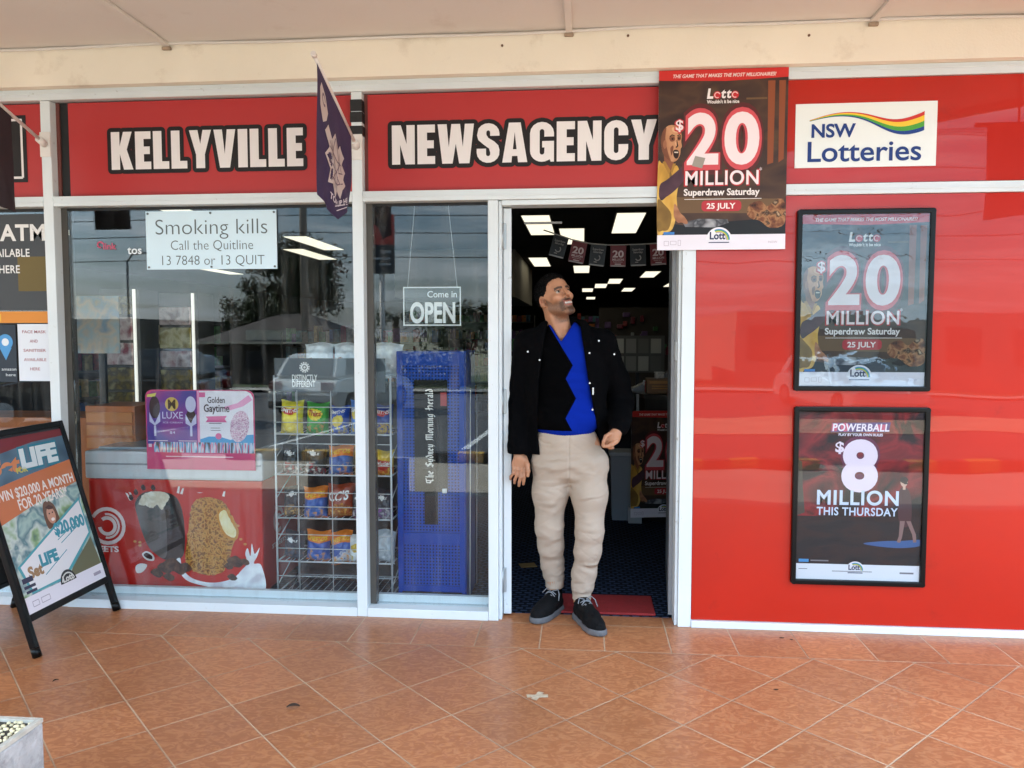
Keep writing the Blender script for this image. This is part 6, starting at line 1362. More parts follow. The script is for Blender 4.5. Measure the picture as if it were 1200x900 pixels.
# nails and knuckles
skin_m = bpy.data.materials.new('skin'); skin_m.use_nodes = True; _nt = skin_m.node_tree; _b = _nt.nodes['Principled BSDF']
_at = _nt.nodes.new('ShaderNodeVertexColor'); _at.layer_name = 'Col'; _nt.links.new(_at.outputs[0], _b.inputs['Base Color']); _b.inputs['Roughness'].default_value = .48
_b.inputs['Subsurface Weight'].default_value = .08; _b.inputs['Subsurface Radius'].default_value = (.012, .005, .003); _b.inputs['Subsurface Scale'].default_value = 1.0; _b.inputs['Specular IOR Level'].default_value = .4
_tcs = _nt.nodes.new('ShaderNodeTexCoord'); _ns = _nt.nodes.new('ShaderNodeTexNoise'); _ns.inputs['Scale'].default_value = 380; _bs = _nt.nodes.new('ShaderNodeBump'); _bs.inputs['Strength'].default_value = .25; _bs.inputs['Distance'].default_value = .002
_nt.links.new(_tcs.outputs['Object'], _ns.inputs['Vector']); _nt.links.new(_ns.outputs['Fac'], _bs.inputs['Height']); _nt.links.new(_bs.outputs[0], _b.inputs['Normal'])
np_mesh('body', V, Q, skin_m, man, colr)
# hair
hf = Field(*[np.arange(HC[i]-.15, HC[i]+.15, .0026) for i in range(3)])
hf.ell(Hp(0, -.014, .034), [q*HS for q in (.0815, .104, .097)], .01, 'add', HM); hf.ell(Hp(0, .035, .088), [q*HS for q in (.055, .048, .030)], .02, 'add', HM)
X, Y, Z = hf.pts((slice(None),)*3)
la, lb, lc = [((X-HC[0])*M_[0]+(Y-HC[1])*M_[1]+(Z-HC[2])*M_[2])/HS for M_ in (Lv, Fv, Uv)]
hf.F += .0035*vnoise(la*1.0, lb, lc, (60, 160, 60), 8)+.0022*vnoise(la, lb, lc, (200, 120, 120), 9)
front = np.maximum(lb*.70-lc*.72+.012-.10*np.abs(la)*(np.abs(la) < .06)*1.0, -9)           # in front of the hairline
front = lb*.66-(lc-.012)*.75-.010+.25*np.maximum(0, np.abs(la)-.05)+.006*vnoise(la, lb, lc, (90, 90, 90), 10)
side = np.where(lb > .028, -(lc-.035), -(lc+.028+.0*lb)); side = np.where(lb < -.03, -(lc+.062), side)
side = np.where((lb > -.005) & (lb <= .028), -(lc+.022), side)
hf.F = np.maximum(hf.F, np.minimum(.02, np.maximum(front-.0, side))*1.0)
V, Q = hf.mesh()
_e1 = V[Q[:, 1]]-V[Q[:, 0]]; _e2 = V[Q[:, 3]]-V[Q[:, 0]]; _fn = np.cross(_e1, _e2); _fn /= np.linalg.norm(_fn, axis=1)[:, None]+1e-9
_rs = np.random.RandomState(12); _pk = _rs.choice(len(Q), 4200); _fc = V[Q[_pk]].mean(1); _n = _fn[_pk]
_out = ((_fc-HC)*_n).sum(1) < 0; _n[_out] *= -1
_keep = (((_fc-HC)@Lv)**2+((_fc-HC)@Fv)**2+((_fc-HC)@Uv)**2) > .006; _fc, _n = _fc[_keep], _n[_keep]
_dir = _n*.75+Uv*.45-Fv*.15+_rs.normal(0, .28, _n.shape); _dir /= np.linalg.norm(_dir, axis=1)[:, None]
_len = _rs.uniform(.005, .012, (len(_fc), 1)); _sd = np.cross(_dir, _rs.normal(0, 1, _n.shape)); _sd /= np.linalg.norm(_sd, axis=1)[:, None]
_o = len(V); _k = len(_fc); V = np.concatenate([V, _fc-_sd*.0011-_n*.001, _fc+_sd*.0011-_n*.001, _fc+_dir*_len+_sd*.0002, _fc+_dir*_len-_sd*.0002])
Q = np.concatenate([Q, np.stack([_o+np.arange(_k), _o+_k+np.arange(_k), _o+2*_k+np.arange(_k), _o+3*_k+np.arange(_k)], 1)])
np_mesh('hair', V, Q, mat('dark_hair', C('040303'), rough=.6, spec=.12, var=.3, vscale=120, bump=.7, bscale=260), man)

# trousers
def cloth(name, F_, m): V, Q = F_.mesh(); return np_mesh(name, V, Q, m, man)
tf = Field(np.arange(-.26, .30, .0038), np.arange(-.16, .24, .0038), np.arange(.05, 1.0, .0038))
tf.ell(W3(-.082, .075, .90), (.158, .112, .125), .05); tf.ell(W3(-.062, .075, .79), (.185, .115, .10), .05)
tf.cone(W3(-.085, .07, .90), W3(-.085, .07, .965), .0, .0, .02)
tf.chain([(W3(-.158, .085, .80), .094), (W3(-.161, .085, .64), .085), (W3(-.166, .088, .46), .065), (W3(-.160, .115, .36), .060), (W3(-.152, .150, .26), .053), (W3(-.146, .164, .198), .056)], .035)
tf.chain([(W3(.030, .07, .80), .093), (W3(.036, .05, .64), .084), (W3(.036, .035, .46), .066), (W3(.030, .045, .36), .061), (W3(.012, .065, .24), .054), (W3(.003, .075, .168), .057)], .035)

X, Y, Z = tf.pts((slice(None),)*3); Xw, Zw = X+MO[0], Z
wr_ = .003*vnoise(X, Y, Z+.35*X, (6, 6, 16), 11)+.003*vnoise(X, Y, Z-.5*X, (14, 14, 44), 12)
kz = np.exp(-((Zw-.44)/.09)**2)+1.1*np.exp(-((Zw-.20)/.07)**2)+.7*np.exp(-((Zw-.76)/.10)**2)+.35
fan_ = np.abs(np.sin(46*(Zw-.86)+16*np.abs(Xw+.07)+2.0*vnoise(X, Y, Z, (5, 5, 5), 14)))*np.exp(-((Zw-.77)/.075)**2)*np.exp(-((Xw+.07)/.13)**2)*(Y < .06)
kn = (np.abs(np.sin(58*Zw+9*Xw+2.6*vnoise(X, Y, Z, (7, 7, 7), 15)))-.5)*(np.exp(-((Zw-.43)/.065)**2)+1.2*np.exp(-((Zw-.185)/.055)**2))
tf.F += wr_*kz*.6+.007*fan_**2+.0018*kn+.0045*(.25-np.sqrt(np.abs(vnoise(X, Y, Z+.7*np.abs(X-.02), (7, 7, 30), 16))))*(.35+kz*.2)+.0015*(.25-np.sqrt(np.abs(vnoise(X, Y, Z-.55*X, (11, 11, 40), 17))))*kz+.0018*np.sin(Xw*900)*(np.exp(-((Zw-.150)/.022)**4)*(Xw < -.07)+np.exp(-((Zw-.118)/.022)**4)*(Xw >= -.07))*.9
fly = np.abs(Xw+.066+.0*Zw); tf.F += .0035*np.exp(-(fly/.004)**2)*(Zw > .70)*(Zw < .94)*(Y < 0)
# pocket slits
pk_ = np.abs((Zw-.902)-.9*np.maximum(0, -(Xw+.19)))*(Xw < -.155)*(Xw > -.235)+1*((Xw >= -.155) | (Xw <= -.235)); tf.F += .004*np.exp(-(pk_/.0035)**2)*(Y < .03)
tf.F = np.maximum(tf.F, Zw-.972); tf.F = np.maximum(tf.F, np.where(Xw < -.07, .132, .100)-Zw)
M_tr = mat('beige_twill', C('ac9d8e'), rough=.85, var=.05, vscale=5, bump=.18, bscale=420, spec=.15)
_nt = M_tr.node_tree; _b = _nt.nodes['Principled BSDF']; _tcn = [n for n in _nt.nodes if n.type == 'TEX_COORD'][0]; _old = [n for n in _nt.nodes if n.type == 'BUMP'][0]
_mp = _nt.nodes.new('ShaderNodeMapping'); _mp.inputs['Scale'].default_value = (1, 1, 2.6); _mp.inputs['Rotation'].default_value = (0, R(22), 0)
_ns = _nt.nodes.new('ShaderNodeTexNoise'); _ns.noise_type = 'RIDGED_MULTIFRACTAL'; _ns.inputs['Scale'].default_value = 7; _ns.inputs['Detail'].default_value = 3; _ns.inputs['Distortion'].default_value = .6
_bp = _nt.nodes.new('ShaderNodeBump'); _bp.inputs['Strength'].default_value = .8; _bp.inputs['Distance'].default_value = .022
_nt.links.new(_tcn.outputs['Object'], _mp.inputs['Vector']); _nt.links.new(_mp.outputs[0], _ns.inputs['Vector']); _nt.links.new(_ns.outputs['Fac'], _bp.inputs['Height']); _nt.links.new(_old.outputs[0], _bp.inputs['Normal']); _nt.links.new(_bp.outputs[0], _b.inputs['Normal'])
tr_o = cloth('trousers', tf, M_tr)

def ring_tube(name, cx, cy, zs_, rs_, m, parent, ribs=0):
    n = 72; V = []; F = []
    for z, r_ in zip(zs_, rs_):
        for i in range(n): a_ = 2*math.pi*i/n; q = r_*(1+(.035*math.cos(ribs*a_) if ribs else 0)); V.append((cx-MO[0]+q*math.cos(a_), cy-MO[1]+q*1.1*math.sin(a_), z))
    for j in range(len(zs_)-1):
        for i in range(n): F.append((j*n+i, j*n+(i+1) % n, (j+1)*n+(i+1) % n, (j+1)*n+i))
    return mesh_obj(name, V, F, m, parent, True)
M_sock = mat('black_sock', C('060607'), rough=.9, spec=.1)
for (cx, cy, zt) in ((-.141, .168, .165), (.0, .078, .135)):
    ring_tube('cuff', cx, cy, [zt+.012, zt, zt-.012, zt-.026, zt-.034, zt-.036, zt-.030], [.050, .0475, .0462, .0455, .0462, .0425, .040], M_tr, tr_o, 30)
    ring_tube('sock', cx, cy, [zt+.0, zt-.03, .075], [.039, .038, .042], M_sock, man)

# sweater
sf = Field(np.arange(-.26, .30, .005), np.arange(-.16, .16, .005), np.arange(.90, 1.50, .005))
sf.ell(W3(-.085, .065, 1.20), (.178, .108, .30), .04); sf.ell(W3(-.085, .065, 1.02), (.166, .115, .12), .05); sf.cone(W3(-.20, .075, 1.365), W3(.02, .08, 1.365), .06, .06, .04)
sf.cone(W3(-.105, .075, 1.42), W3(-.108, .080, 1.462), .078, .072, .03)
X, Y, Z = sf.pts((slice(None),)*3); Xw, Yw, Zw = X+MO[0], Y+MO[1], Z
sf.F += .004*vnoise(X, Y, Z, (9, 9, 22), 21)+.003*vnoise(X, Y, Z, (22, 22, 40), 22)+.0012*np.sin(Xw*760)*np.exp(-((Zw-.955)/.022)**4)
vneck = np.abs(Xw+.107-.0)*.95-(Zw-1.400)*.62      # inside the V when < 0
neck_cut = np.maximum(np.maximum(vneck, Yw-.07), 1.395-Zw)
neck_cut = np.minimum(neck_cut, np.sqrt((Xw+.107)**2+(Yw-.085)**2)-.063+1.5*np.maximum(0, 1.435-Zw))
sf.F = np.maximum(sf.F, -neck_cut); sf.F = np.maximum(sf.F, .936-Zw)
def sweater_mat():
    m = bpy.data.materials.new('zigzag_knit'); m.use_nodes = True; nt = m.node_tree; N = nt.nodes.new; Lk = nt.links.new; b = nt.nodes['Principled BSDF']
    tc = N('ShaderNodeTexCoord'); sp = N('ShaderNodeSeparateXYZ'); Lk(tc.outputs['Object'], sp.inputs[0])
    def mth(op, a_, b_=None):
        n = N('ShaderNodeMath'); n.operation = op
        for i, q in enumerate((a_, b_)):
            if q is None: continue
            if isinstance(q, (int, float)): n.inputs[i].default_value = q
            else: Lk(q, n.inputs[i])
        return n.outputs[0]
    X_, Z_ = sp.outputs['X'], sp.outputs['Z']
    pp_ = N('ShaderNodeMath'); pp_.operation = 'PINGPONG'; Lk(mth('SUBTRACT', Z_, 1.318-.096*4), pp_.inputs[0]); pp_.inputs[1].default_value = .096
    # at z=1.318 the black reaches furthest to the right
    edge = mth('SUBTRACT', -.033-MO[0], mth('MULTIPLY', pp_.outputs[0], .050/.096))
    blk = mth('LESS_THAN', X_, edge)
    above = mth('GREATER_THAN', Z_, .968)
    rim = mth('LESS_THAN', mth('ADD', mth('MULTIPLY', mth('SUBTRACT', -.107-MO[0], X_), 1.0), mth('MULTIPLY', mth('SUBTRACT', 1.400-.020, Z_), .62)), 0.0)
    k = mth('MULTIPLY', mth('MULTIPLY', blk, above), mth('SUBTRACT', 1.0, mth('MULTIPLY', rim, 1.0)))
    mx = N('ShaderNodeMixRGB'); mx.inputs['Color1'].default_value = C('0a268e'); mx.inputs['Color2'].default_value = C('020203'); Lk(k, mx.inputs['Fac']); Lk(mx.outputs[0], b.inputs['Base Color'])
    b.inputs['Roughness'].default_value = .85; b.inputs['Specular IOR Level'].default_value = .04
    w_ = N('ShaderNodeTexWave'); w_.inputs['Scale'].default_value = 160; w_.inputs['Distortion'].default_value = 1; Lk(tc.outputs['Object'], w_.inputs['Vector'])
    bp = N('ShaderNodeBump'); bp.inputs['Strength'].default_value = .2; bp.inputs['Distance'].default_value = .002; Lk(w_.outputs['Fac'], bp.inputs['Height']); Lk(bp.outputs[0], b.inputs['Normal'])
    return m
cloth('sweater', sf, sweater_mat())

# jacket, open at the front
jf = Field(np.arange(-.32, .40, .0055), np.arange(-.18, .22, .0055), np.arange(.80, 1.54, .0055))
jf.ell(W3(-.088, .075, 1.19), (.212, .138, .30), .04); jf.cone(W3(-.20, .085, 1.0), W3(-.185, .085, .86), .085, .088, .05); jf.cone(W3(.045, .10, 1.0), W3(.045, .11, .90), .085, .085, .05)
jf.cone(W3(-.262, .082, 1.388), W3(-.15, .085, 1.425), .072, .07, .04); jf.cone(W3(-.05, .09, 1.428), W3(.085, .09, 1.392), .07, .072, .04)
jf.chain([(W3(-.272, .082, 1.380), .076), (W3(-.304, .105, 1.18), .066), (W3(-.314, .105, 1.08), .062), (W3(-.318, .060, .87), .052), (W3(-.318, .056, .838), .050)], .02)
jf.chain([(W3(.092, .09, 1.385), .075), (W3(.170, .135, 1.20), .064), (W3(.192, .145, 1.09), .064), (W3(.184, .055, 1.025), .056), (W3(.176, -.020, .992), .049)], .02)
# collar
cpt = [(W3(-.215, .02, 1.400), .024), (W3(-.188, .055, 1.468), .024), (W3(-.135, .125, 1.495), .028), (W3(-.055, .125, 1.490), .028), (W3(-.005, .055, 1.475), .026), (W3(.01, .0, 1.40), .028)]
jf.chain(cpt, .02)
X, Y, Z = jf.pts((slice(None),)*3); Xw, Yw, Zw = X+MO[0], Y+MO[1], Z
jf.F += .004*vnoise(X, Y, Z+.3*X, (6, 6, 10), 31)+.003*(.3-np.sqrt(np.abs(vnoise(X, Y, Z-.4*X, (12, 12, 26), 32))))+.002*(np.abs(np.sin(50*Zw+12*Xw))-.5)*(np.exp(-((Zw-1.09)/.08)**2))*(np.abs(Xw+.088) > .20)
xl = np.interp(Zw.ravel(), [.80, .95, 1.2, 1.40, 1.47, 1.55], [-.205, -.222, -.215, -.192, -.178, -.165])[None, None, :]
xr_ = np.interp(Zw.ravel(), [.80, .93, .97, 1.233, 1.35, 1.464, 1.55], [.10, .088, .072, .022, .004, -.012, -.03])[None, None, :]
opening = np.maximum(np.maximum(xl-Xw, Xw-xr_), Yw-.07)
jf.F = np.maximum(jf.F, -opening); jf.F = np.maximum(jf.F, .842-Zw)
jk = cloth('jacket', jf, mat('black_jacket', C('050507', .8), rough=.9, var=.2, vscale=14, bump=.25, bscale=200, spec=.06))
M_stud = mat('snap_steel', C('c9c9c6'), rough=.25, metal=.9)
for (x, y, z) in ((.030, -.065, 1.347), (-.208, -.062, 1.313), (.032, -.070, 1.204), (-.268, -.02, 1.352), (.075, -.042, 1.405), (.150, .0, 1.340), (.046, -.055, 1.075)):
    p = W3(x, y, z); MB().tube([p, p+np.array((0, -.012, 0))], .0044, 10).build('snap_button', M_stud, jk)
p = W3(.048, -.072, 1.165); MB().box(p[0]-.004, p[0]+.004, p[1]-.006, p[1], p[2]-.018, p[2]+.018, bev=.002).build('zip_pull', M_stud, jk)

# shoes
M_shoe = mat('black_knit_shoe', C('08080a'), rough=.8, spec=.2, bump=.4, bscale=300, var=.25, vscale=60); M_sole = mat('grey_sole', C('5c5c5f'), rough=.65, var=.15, vscale=30); M_lace = mat('grey_lace', C('7f8286'), rough=.8)
def shoe(ax, ay, hx, hy, tx, ty):
    d = np.array([tx-hx, ty-hy]); Ln = float(np.hypot(*d)); d /= Ln; n_ = np.array([-d[1], d[0]])
    def P(f, s_, z): q = np.array([hx, hy])+d*f*Ln+n_*s_; return W3(q[0], q[1], z)
    lo = np.minimum(W3(hx, hy, 0), W3(tx, ty, 0))-.07; hi = np.maximum(W3(hx, hy, 0), W3(tx, ty, 0))+.07
    f1 = Field(np.arange(lo[0], hi[0], .0032), np.arange(lo[1], hi[1], .0032), np.arange(-.01, .17, .0032))
    f1.chain([(P(.12, 0, .048), .036), (P(.35, 0, .050), .036), (P(.62, -.003, .042), .041), (P(.80, -.004, .036), .037), (P(.90, -.002, .033), .030)], .03)
    f1.chain([(P(.17, 0, .06), .036), (P(.20, 0, .088), .037)], .02); f1.chain([(P(.30, 0, .085), .032), (P(.58, 0, .062), .030)], .03)
    f1.F += .0015*vnoise(*f1.pts((slice(None),)*3), (50, 50, 50), 41); f1.F = np.maximum(f1.F, .020-f1.pts((slice(None),)*3)[2])
    V, Q = f1.mesh(); o = np_mesh('shoe', V, Q, M_shoe, man)
    f2 = Field(np.arange(lo[0], hi[0], .0032), np.arange(lo[1], hi[1], .0032), np.arange(-.008, .06, .0028))
    f2.chain([(P(.13, 0, .012), .043), (P(.40, 0, .012), .040), (P(.66, -.003, .012), .046), (P(.84, -.003, .012), .040), (P(.915, -.001, .016), .030)], .03)
    Z_ = f2.pts((slice(None),)*3)[2]; X_, Y_, _z = f2.pts((slice(None),)*3)
    t_ = ((X_-P(0, 0, 0)[0])*d[0]+(Y_-P(0, 0, 0)[1])*d[1])/Ln
    f2.F = np.maximum(f2.F, Z_-(.030+.008*np.maximum(0, .35-t_)+.012*np.maximum(0, t_-.75))); f2.F = np.maximum(f2.F, -(Z_-.0012-.02*np.maximum(0, t_-.82)))
    V, Q = f2.mesh(); np_mesh('sole', V, Q, M_sole, o)
    b = MB()
    for k in range(5):
        f0 = .34+.065*k; z = .118-.0125*k
        b.tube([P(f0, -.028, z-.012), P(f0+.02, -.012, z), P(f0+.045, .012, z-.004), P(f0+.055, .028, z-.018)], .0028, 6); b.tube([P(f0, .028, z-.012), P(f0+.02, .012, z+.002), P(f0+.045, -.012, z-.002), P(f0+.055, -.028, z-.018)], .0028, 6)
    b.tube([P(.33, .005, .12), P(.30, .035, .13), P(.36, .05, .115), P(.42, .055, .085)], .0026, 6); b.tube([P(.33, -.005, .12), P(.31, -.03, .128), P(.38, -.045, .108)], .0026, 6)
    b.build('laces', M_lace, o, True)
shoe(0, 0, -.118, .200, -.232, -.028)
shoe(0, 0, -.022, .100, .098, -.165)
man['group'] = ''
del man['group']
# ------------------------------------------------------------------ the street behind the camera (seen in the glass)
def rel(y): return gz(y)
def car(label, x, y, rz, paint, L_=4.2, Wd=1.78, H=1.48):
    t = thing('parked_car', label, 'car', (x, y, rel(y)+.003), (0, 0, rz), group='cars parked in the street'); h = Wd/2
    prof = [(-L_/2, .32), (-L_/2+.02, .62), (-L_/2+.16, .88), (-L_/2+.40, .96), (L_/2-1.15, .94), (L_/2-.25, .76), (L_/2-.03, .60), (L_/2, .34), (L_/2-.1, .20), (-L_/2+.1, .20)]
    M_ = mat('paint_'+paint, C(paint), rough=.25, coat=1.0, coat_r=.03, metal=.1)
    MB().prism(prof, -h, h).build('body', M_, t); bpy.data.objects[t.children[0].name].data
    bd = t.children[0]; bm = bmesh.new(); bm.from_mesh(bd.data); bmesh.ops.bevel(bm, geom=bm.edges[:], offset=.05, segments=3, affect='EDGES'); bm.to_mesh(bd.data); bm.free()
    cab = [(-L_/2+.22, .95), (-L_/2+.55, H-.06), (-L_/2+.8, H), (.15, H-.01), (.55, H-.10), (L_/2-1.15, .93)]
    b = bmesh.new(); r0 = [b.verts.new((p[0], -h+.08+(p[1]-.95)*.25, p[1])) for p in cab]; r1 = [b.verts.new((p[0], h-.08-(p[1]-.95)*.25, p[1])) for p in cab]
    b.faces.new(r0); b.faces.new(r1[::-1])
    for i in range(len(cab)): j = (i+1) % len(cab); b.faces.new((r0[i], r1[i], r1[j], r0[j]))
    bmesh.ops.recalc_face_normals(b, faces=b.faces[:]); bmesh.ops.bevel(b, geom=b.edges[:], offset=.04, segments=2, affect='EDGES'); q = MB(); q.merge(b); q.build('cabin', M_, t)
    M_g = mat('car_glass', C('0f1316'), rough=.05, coat=.5)
    g = MB(); wz0, wz1 = 1.0, H-.10
    for s_ in (-1, 1):
        yy = lambda z: s_*(h-.075-(z-.95)*.25)
        g.poly([(-L_/2+.62, yy(wz0), wz0), (L_/2-1.4, yy(wz0), wz0), (.42, yy(wz1), wz1), (-L_/2+.85, yy(wz1), wz1)])
    g.build('side_window', M_g, t)
    MB().poly([(-L_/2+.235, -h+.22, 1.0), (-L_/2+.235, h-.22, 1.0), (-L_/2+.50, h-.30, H-.10), (-L_/2+.50, -h+.30, H-.10)]).build('rear_window', M_g, t)
    MB().poly([(L_/2-1.16, -h+.20, .985), (L_/2-1.16, h-.20, .985), (.63, h-.30, H-.13), (.63, -h+.30, H-.13)]).build('windscreen', M_g, t)
    for s_ in (-1, 1):
        MB().box(-L_/2-.012, -L_/2+.10, s_*(h-.22)-.14, s_*(h-.22)+.14, .68, .86, bev=.02).build('tail_lamp', mat('tail_red', C('7a1414'), rough=.2, coat=.6), t)
        MB().box(L_/2-.22, L_/2-.05, s_*(h-.26)-.16, s_*(h-.26)+.16, .60, .72, bev=.02).build('headlight', mat('head_glass', C('d0d4d6'), rough=.1, coat=.6), t)
        for xw in (-L_/2+.75, L_/2-.80):
            w_ = MB().tube([(xw, s_*(h-.19), .31), (xw, s_*(h+.005), .31)], .31, 22).build('tyre', mat('tyre_rubber', C('161616'), rough=.8), t)
            MB().tube([(xw, s_*(h-.0), .31), (xw, s_*(h+.012), .31)], .19, 18).build('rim', mat('wheel_rim', C('9a9da0'), rough=.3, metal=.8), w_)
    MB().box(-L_/2-.014, -L_/2+.01, -.19, .19, .60, .71).build('number_plate', mat('plate_white', C('d8d8d2'), rough=.5), t)
    MB().box(-L_/2-.02, -L_/2+.14, -h+.05, h-.05, .24, .42, bev=.03).build('bumper', mat('bumper_dark', C('2a2b2d'), rough=.6), t)
    return t
car('white hatchback parked facing away across from the shop', -5.9, -15.2, R(-78), 'd8d5cc')
car('black car parked side on beyond the left window', -9.6, -11.0, R(172), '17181b', 4.5, 1.82, 1.5)
car('silver car parked beyond the right hand panel', 6.5, -16.5, R(80), 'a9abac', 4.4, 1.78, 1.45)
car('small blue car parked far along the street', -14.6, -22.5, R(175), '2c3a58', 4.0, 1.7, 1.46)
def leaf_tree(name, label, x, y, h, crown, trunk_r, n, leaf, m, seed, palm=False):
    rnd = random.Random(seed); z0 = rel(y)+.12; t = thing(name, label, 'tree', (x, y, z0), group='street trees'); b = MB()
    cz, rx, rz_ = crown
    b.tube([(0, 0, -.2), (.05, 0, h*.25), (-.08, .05, h*.5), (.04, 0, h*.8)], [trunk_r, trunk_r*.8, trunk_r*.55, trunk_r*.2], 10)
    tips = []
    for k in range(10):
        a = rnd.uniform(0, 6.28); zz = h*rnd.uniform(.3, .7); e = (math.cos(a)*rx*rnd.uniform(.4, .8), math.sin(a)*rx*rnd.uniform(.4, .8), cz+rnd.uniform(-.5, .7)*rz_)
        b.tube([(0, 0, zz), (e[0]*.45, e[1]*.45, (zz+e[2])/2+.2), e], [trunk_r*.4, trunk_r*.25, .02], 6); tips.append(e)
    b.build('trunk', mat('bark', C('5b4c40'), rough=.9, var=.3, vscale=6), t)
    V = []; F = []
    cl = [(rnd.gauss(0, .45)*rx, rnd.gauss(0, .45)*rx, cz+rnd.gauss(0, .42)*rz_, rnd.uniform(.35, .8)*rx*.5) for _ in range(26)]+[(e[0], e[1], e[2], rx*.33) for e in tips]
    for k in range(n):
        c_ = rnd.choice(cl); p = Vector((rnd.gauss(0, 1), rnd.gauss(0, 1), rnd.gauss(0, .7))).normalized()*c_[3]*rnd.uniform(.3, 1.05)+Vector(c_[:3])
        u = Vector((rnd.gauss(0, 1), rnd.gauss(0, 1), rnd.gauss(0, 1))).normalized(); w_ = u.orthogonal().normalized(); s_ = leaf*rnd.uniform(.6, 1.3); o = len(V)
        V += [p-u*s_, p+w_*s_*.45, p+u*s_, p-w_*s_*.45]; F.append((o, o+1, o+2, o+3))
    mesh_obj('crown', V, F, m, t)
    return t
M_l1 = mat('gum_leaf', (.055, .07, .03, 1), rough=.6, var=.45, vscale=1.2); M_l2 = mat('shrub_leaf', (.04, .06, .02, 1), rough=.6, var=.4, vscale=1.5)
leaf_tree('gum_tree', 'broad loose crowned tree across the street', -16.3, -39, 8.4, (5.6, 3.2, 2.9), .26, 15000, .12, M_l1, 2)
leaf_tree('gum_tree', 'lower round tree beside the broad one across the street', -19.5, -43, 6.4, (4.2, 2.4, 2.0), .22, 9000, .12, M_l2, 6)
leaf_tree('shrub_tree', 'bushy tree behind the tall shop sign', -5.6, -34, 4.2, (2.7, 1.9, 1.4), .14, 5000, .13, M_l2, 8)
def palm(label, x, y, h, seed):
    rnd = random.Random(seed); t = thing('palm_tree', label, 'tree', (x, y, rel(y)+.12), group='street trees')
    MB().tube([(0, 0, -.2), (.1, 0, h*.5), (.05, 0, h)], [.2, .17, .14], 10).build('trunk', mat('palm_bark', C('6a5c4c'), rough=.9, var=.3, vscale=8), t)
    V = []; F = []
    for k in range(22):
        a = k/22*6.28+rnd.uniform(-.2, .2); l = rnd.uniform(1.6, 2.3); up = rnd.uniform(.2, 1.3); prev = None
        for j in range(9):
            q = j/8; r_ = l*q; z = h+up*q*1.4-1.9*q*q; c_ = Vector((math.cos(a)*r_+.05, math.sin(a)*r_, z)); s_ = Vector((-math.sin(a), math.cos(a), 0))
            for sg in (-1, 1):
                tip = c_+s_*sg*.42*math.sin(math.pi*min(1, q+.12))+Vector((0, 0, -.25)); o = len(V); d_ = Vector((math.cos(a), math.sin(a), 0))*.05
                V += [c_-d_, c_+d_, tip+d_*.4]; F.append((o, o+1, o+2))
    mesh_obj('crown', V, F, M_l2, t); return t
palm('tall palm left of the shop sign across the street', -7.9, -28.5, 3.0, 1); palm('palm right of the shop sign across the street', -5.3, -28.2, 2.6, 2)
pw_ = thing('power_pole', 'timber power pole with cross arm and wires across the street', 'power pole', (-11.0, -26.4, rel(-26.4)+.1))
MB().tube([(0, 0, -.3), (0, 0, 10.5)], [.17, .13], 12).build('pole', mat('pole_timber', C('7d7265'), rough=.9, var=.25, vscale=5), pw_)
for z in (9.6, 8.2): MB().box(-1.2, 1.2, -.06, .06, z, z+.12).build('cross_arm', mat('arm_timber', C('6b6055'), rough=.9), pw_)
for k, (dy, z) in enumerate(((-.9, 9.75), (-.3, 9.75), (.35, 9.75), (1.0, 8.35), (0, 6.9), (.3, 6.2), (-.2, 5.3))):
    b = MB(); b.tube([(x, dy*.6+.003*x, z-.0+.0006*(x*x-60*abs(x))*.5) for x in np.linspace(-60, 60, 41)], .018, 5); b.build('wire', mat('wire_black', C('1b1b1d'), rough=.7), pw_)
sl = thing('street_lamp', 'thin grey street lamp far across the road', 'street lamp', (-20.5, -30, rel(-30)+.1))
MB().tube([(0, 0, 0), (0, 0, 5.6), (.25, 0, 5.95), (1.0, 0, 6.0)], .05, 8).build('post', mat('lamp_grey', C('7e8284'), rough=.5, metal=.4), sl); MB().box(.9, 1.5, -.1, .1, 5.93, 6.02, bev=.02).build('lamp_head', mat('lamp_grey', C('7e8284')), sl)
sg = thing('pylon_sign', 'red and charcoal shop pylon sign on a pale post across the road', 'pylon sign', (-6.72, -22, rel(-22)))
MB().tube([(0, 0, 0), (0, 0, 4.3)], .09, 10).build('post', mat('post_pale', C('c5c0b8'), rough=.5), sg)
MB().box(-.42, .42, -.09, .09, 4.2, 5.15).build('lower_panel', ink('3a3d40'), sg); MB().box(-.42, .42, -.09, .09, 5.153, 6.15).build('upper_panel', ink('b8403c'), sg)
fl = Flat(.84, .95); fl.rect(.1, .2, .5, .3); fl.rect(.1, .45, .8, .52); fl.rect(.1, .65, .6, .72); o = fl.build('panel_print', ink('9a9c9e'), sg, 0); o.rotation_euler = (0, 0, R(180)); o.location = (0, .0915, 4.2)
MB().box(-.25, .25, -.25, .25, 0, 1.2).build('sign_base', mat('base_brick', C('9a8a78'), rough=.9), sg)
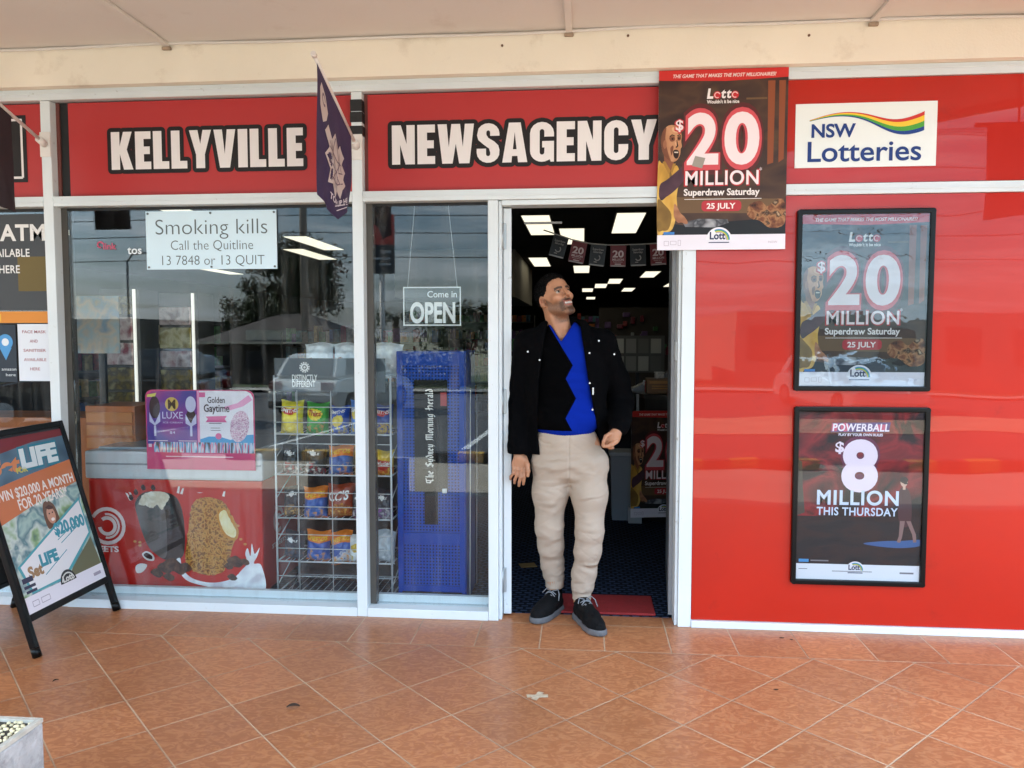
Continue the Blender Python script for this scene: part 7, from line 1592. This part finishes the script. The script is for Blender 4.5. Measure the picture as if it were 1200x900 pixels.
def house(name, label, cat, x0, x1, y0, y1, hw, hr, wall, roofc, gable=False, windows=3, signtxt=None):
    zb = rel(y0)+.1; t = thing(name, label, cat, ((x0+x1)/2, y0, zb)); w = x1-x0; d = y0-y1
    MB().box(-w/2, w/2, -d, 0, -.6, hw).build('wall', mat('wall_'+wall, C(wall), rough=.85, var=.08), t)
    e = .45
    if hr > hw:
        b = MB(); A = [(-w/2-e, .0+e, hw-.05), (w/2+e, e, hw-.05), (w/2+e, -d-e, hw-.05), (-w/2-e, -d-e, hw-.05)]; k = min(d/2, w/2)*.9
        P_, Q_ = (-w/2+k, -d/2, hr), (w/2-k, -d/2, hr)
        b.poly([A[0], A[1], Q_, P_]); b.poly([A[1], A[2], Q_]); b.poly([A[2], A[3], P_, Q_]); b.poly([A[3], A[0], P_]); b.poly(A[::-1])
        m = printed('roof_'+roofc, [roofc, roofc], 3); 
        MATS.setdefault('rooftile_'+roofc, None)
        rm = bpy.data.materials.new('rooftile'); rm.use_nodes = True; nt = rm.node_tree; bb_ = nt.nodes['Principled BSDF']; tc = nt.nodes.new('ShaderNodeTexCoord'); br = nt.nodes.new('ShaderNodeTexBrick')
        br.inputs['Scale'].default_value = 3.0; br.inputs['Color1'].default_value = C(roofc); br.inputs['Color2'].default_value = C(roofc, .75); br.inputs['Mortar'].default_value = C(roofc, .3); nt.links.new(tc.outputs['Object'], br.inputs['Vector']); nt.links.new(br.outputs['Color'], bb_.inputs['Base Color']); bb_.inputs['Roughness'].default_value = .85
        b.build('roof', rm, t)
        MB().box(-w/2-e-.02, w/2+e+.02, e+.002, e+.1, hw-.12, hw-.0).build('gutter', mat('gutter_cream', C('b8ac98'), rough=.6), t)
    for k in range(windows):
        cx = -w/2+w*(k+.5)/windows; f = MB().box(cx-w*.28/windows, cx+w*.28/windows, .003, .06, hw*.4, hw*.78).build('window', mat('window_frame_brown', C('4a4038'), rough=.5), t)
        MB().box(cx-w*.25/windows, cx+w*.25/windows, .062, .07, hw*.38, hw*.77).build('pane', mat('dark_pane', C('14181c'), rough=.08, coat=.4), f)
    if signtxt:
        MB().box(-1.3, 1.3, .08, .16, hw+.05, hw+.55).build('sign_board', mat('sign_cream', C('bfb8a6'), rough=.6), t)
    return t
house('brick_house', 'brick house with a grey tiled hip roof and a sign board over its verandah', 'house', -18.5, -11.5, -33, -39, 2.1, 3.5, '4b4038', '5d544e', windows=4, signtxt=True)
house('brick_house', 'house with a brown tiled hip roof to the right across the street', 'house', -4.5, 4.5, -33, -40, 2.1, 3.5, '5d4e42', '7a4f3a', windows=4)
house('shop_block', 'low flat roofed dark block far left across the street', 'building', -36, -21.5, -33, -43, 3.2, 3.2, '57534e', '57534e', windows=5)
house('shop_block', 'low flat roofed pale block to the right across the street', 'building', 7, 24, -33, -45, 3.3, 3.3, '8a8478', '57534e', windows=6)
hd_ = thing('hedge', 'dense green hedge between the houses', 'hedge', (-7.4, -31.5, rel(-31.5)+.1)); rnd = random.Random(3); V = []; F = []
for k in range(2600):
    p = Vector((rnd.uniform(-2.2, 2.2), rnd.uniform(-.5, .5), rnd.uniform(0, 1.5)+rnd.gauss(0, .1))); u = Vector((rnd.gauss(0, 1), rnd.gauss(0, 1), rnd.gauss(0, 1))).normalized(); w_ = u.orthogonal(); s_ = .09; o = len(V)
    V += [p-u*s_, p+w_*s_*.5, p+u*s_, p-w_*s_*.5]; F.append((o, o+1, o+2, o+3))
mesh_obj('foliage', V, F, M_l2, hd_)
for k in range(6):
    w_ = thing('wheel_stop', 'concrete wheel stop painted in black and yellow along the kerb', 'wheel stop', (-8.0+k*2.4, -4.74, -.001), group='wheel stops along the kerb')
    for q in range(6): MB().box(-.9+q*.3, -.6+q*.3, -.08, .08, 0, .11, bev=.012).build('stripe_block', mat('stop_yellow', C('c9a03a'), rough=.7) if q % 2 else mat('stop_black', C('1d1d1d'), rough=.7), w_)
bpy.context.view_layer.update()
bpy.data.objects.remove(_to); bpy.data.curves.remove(_tc)
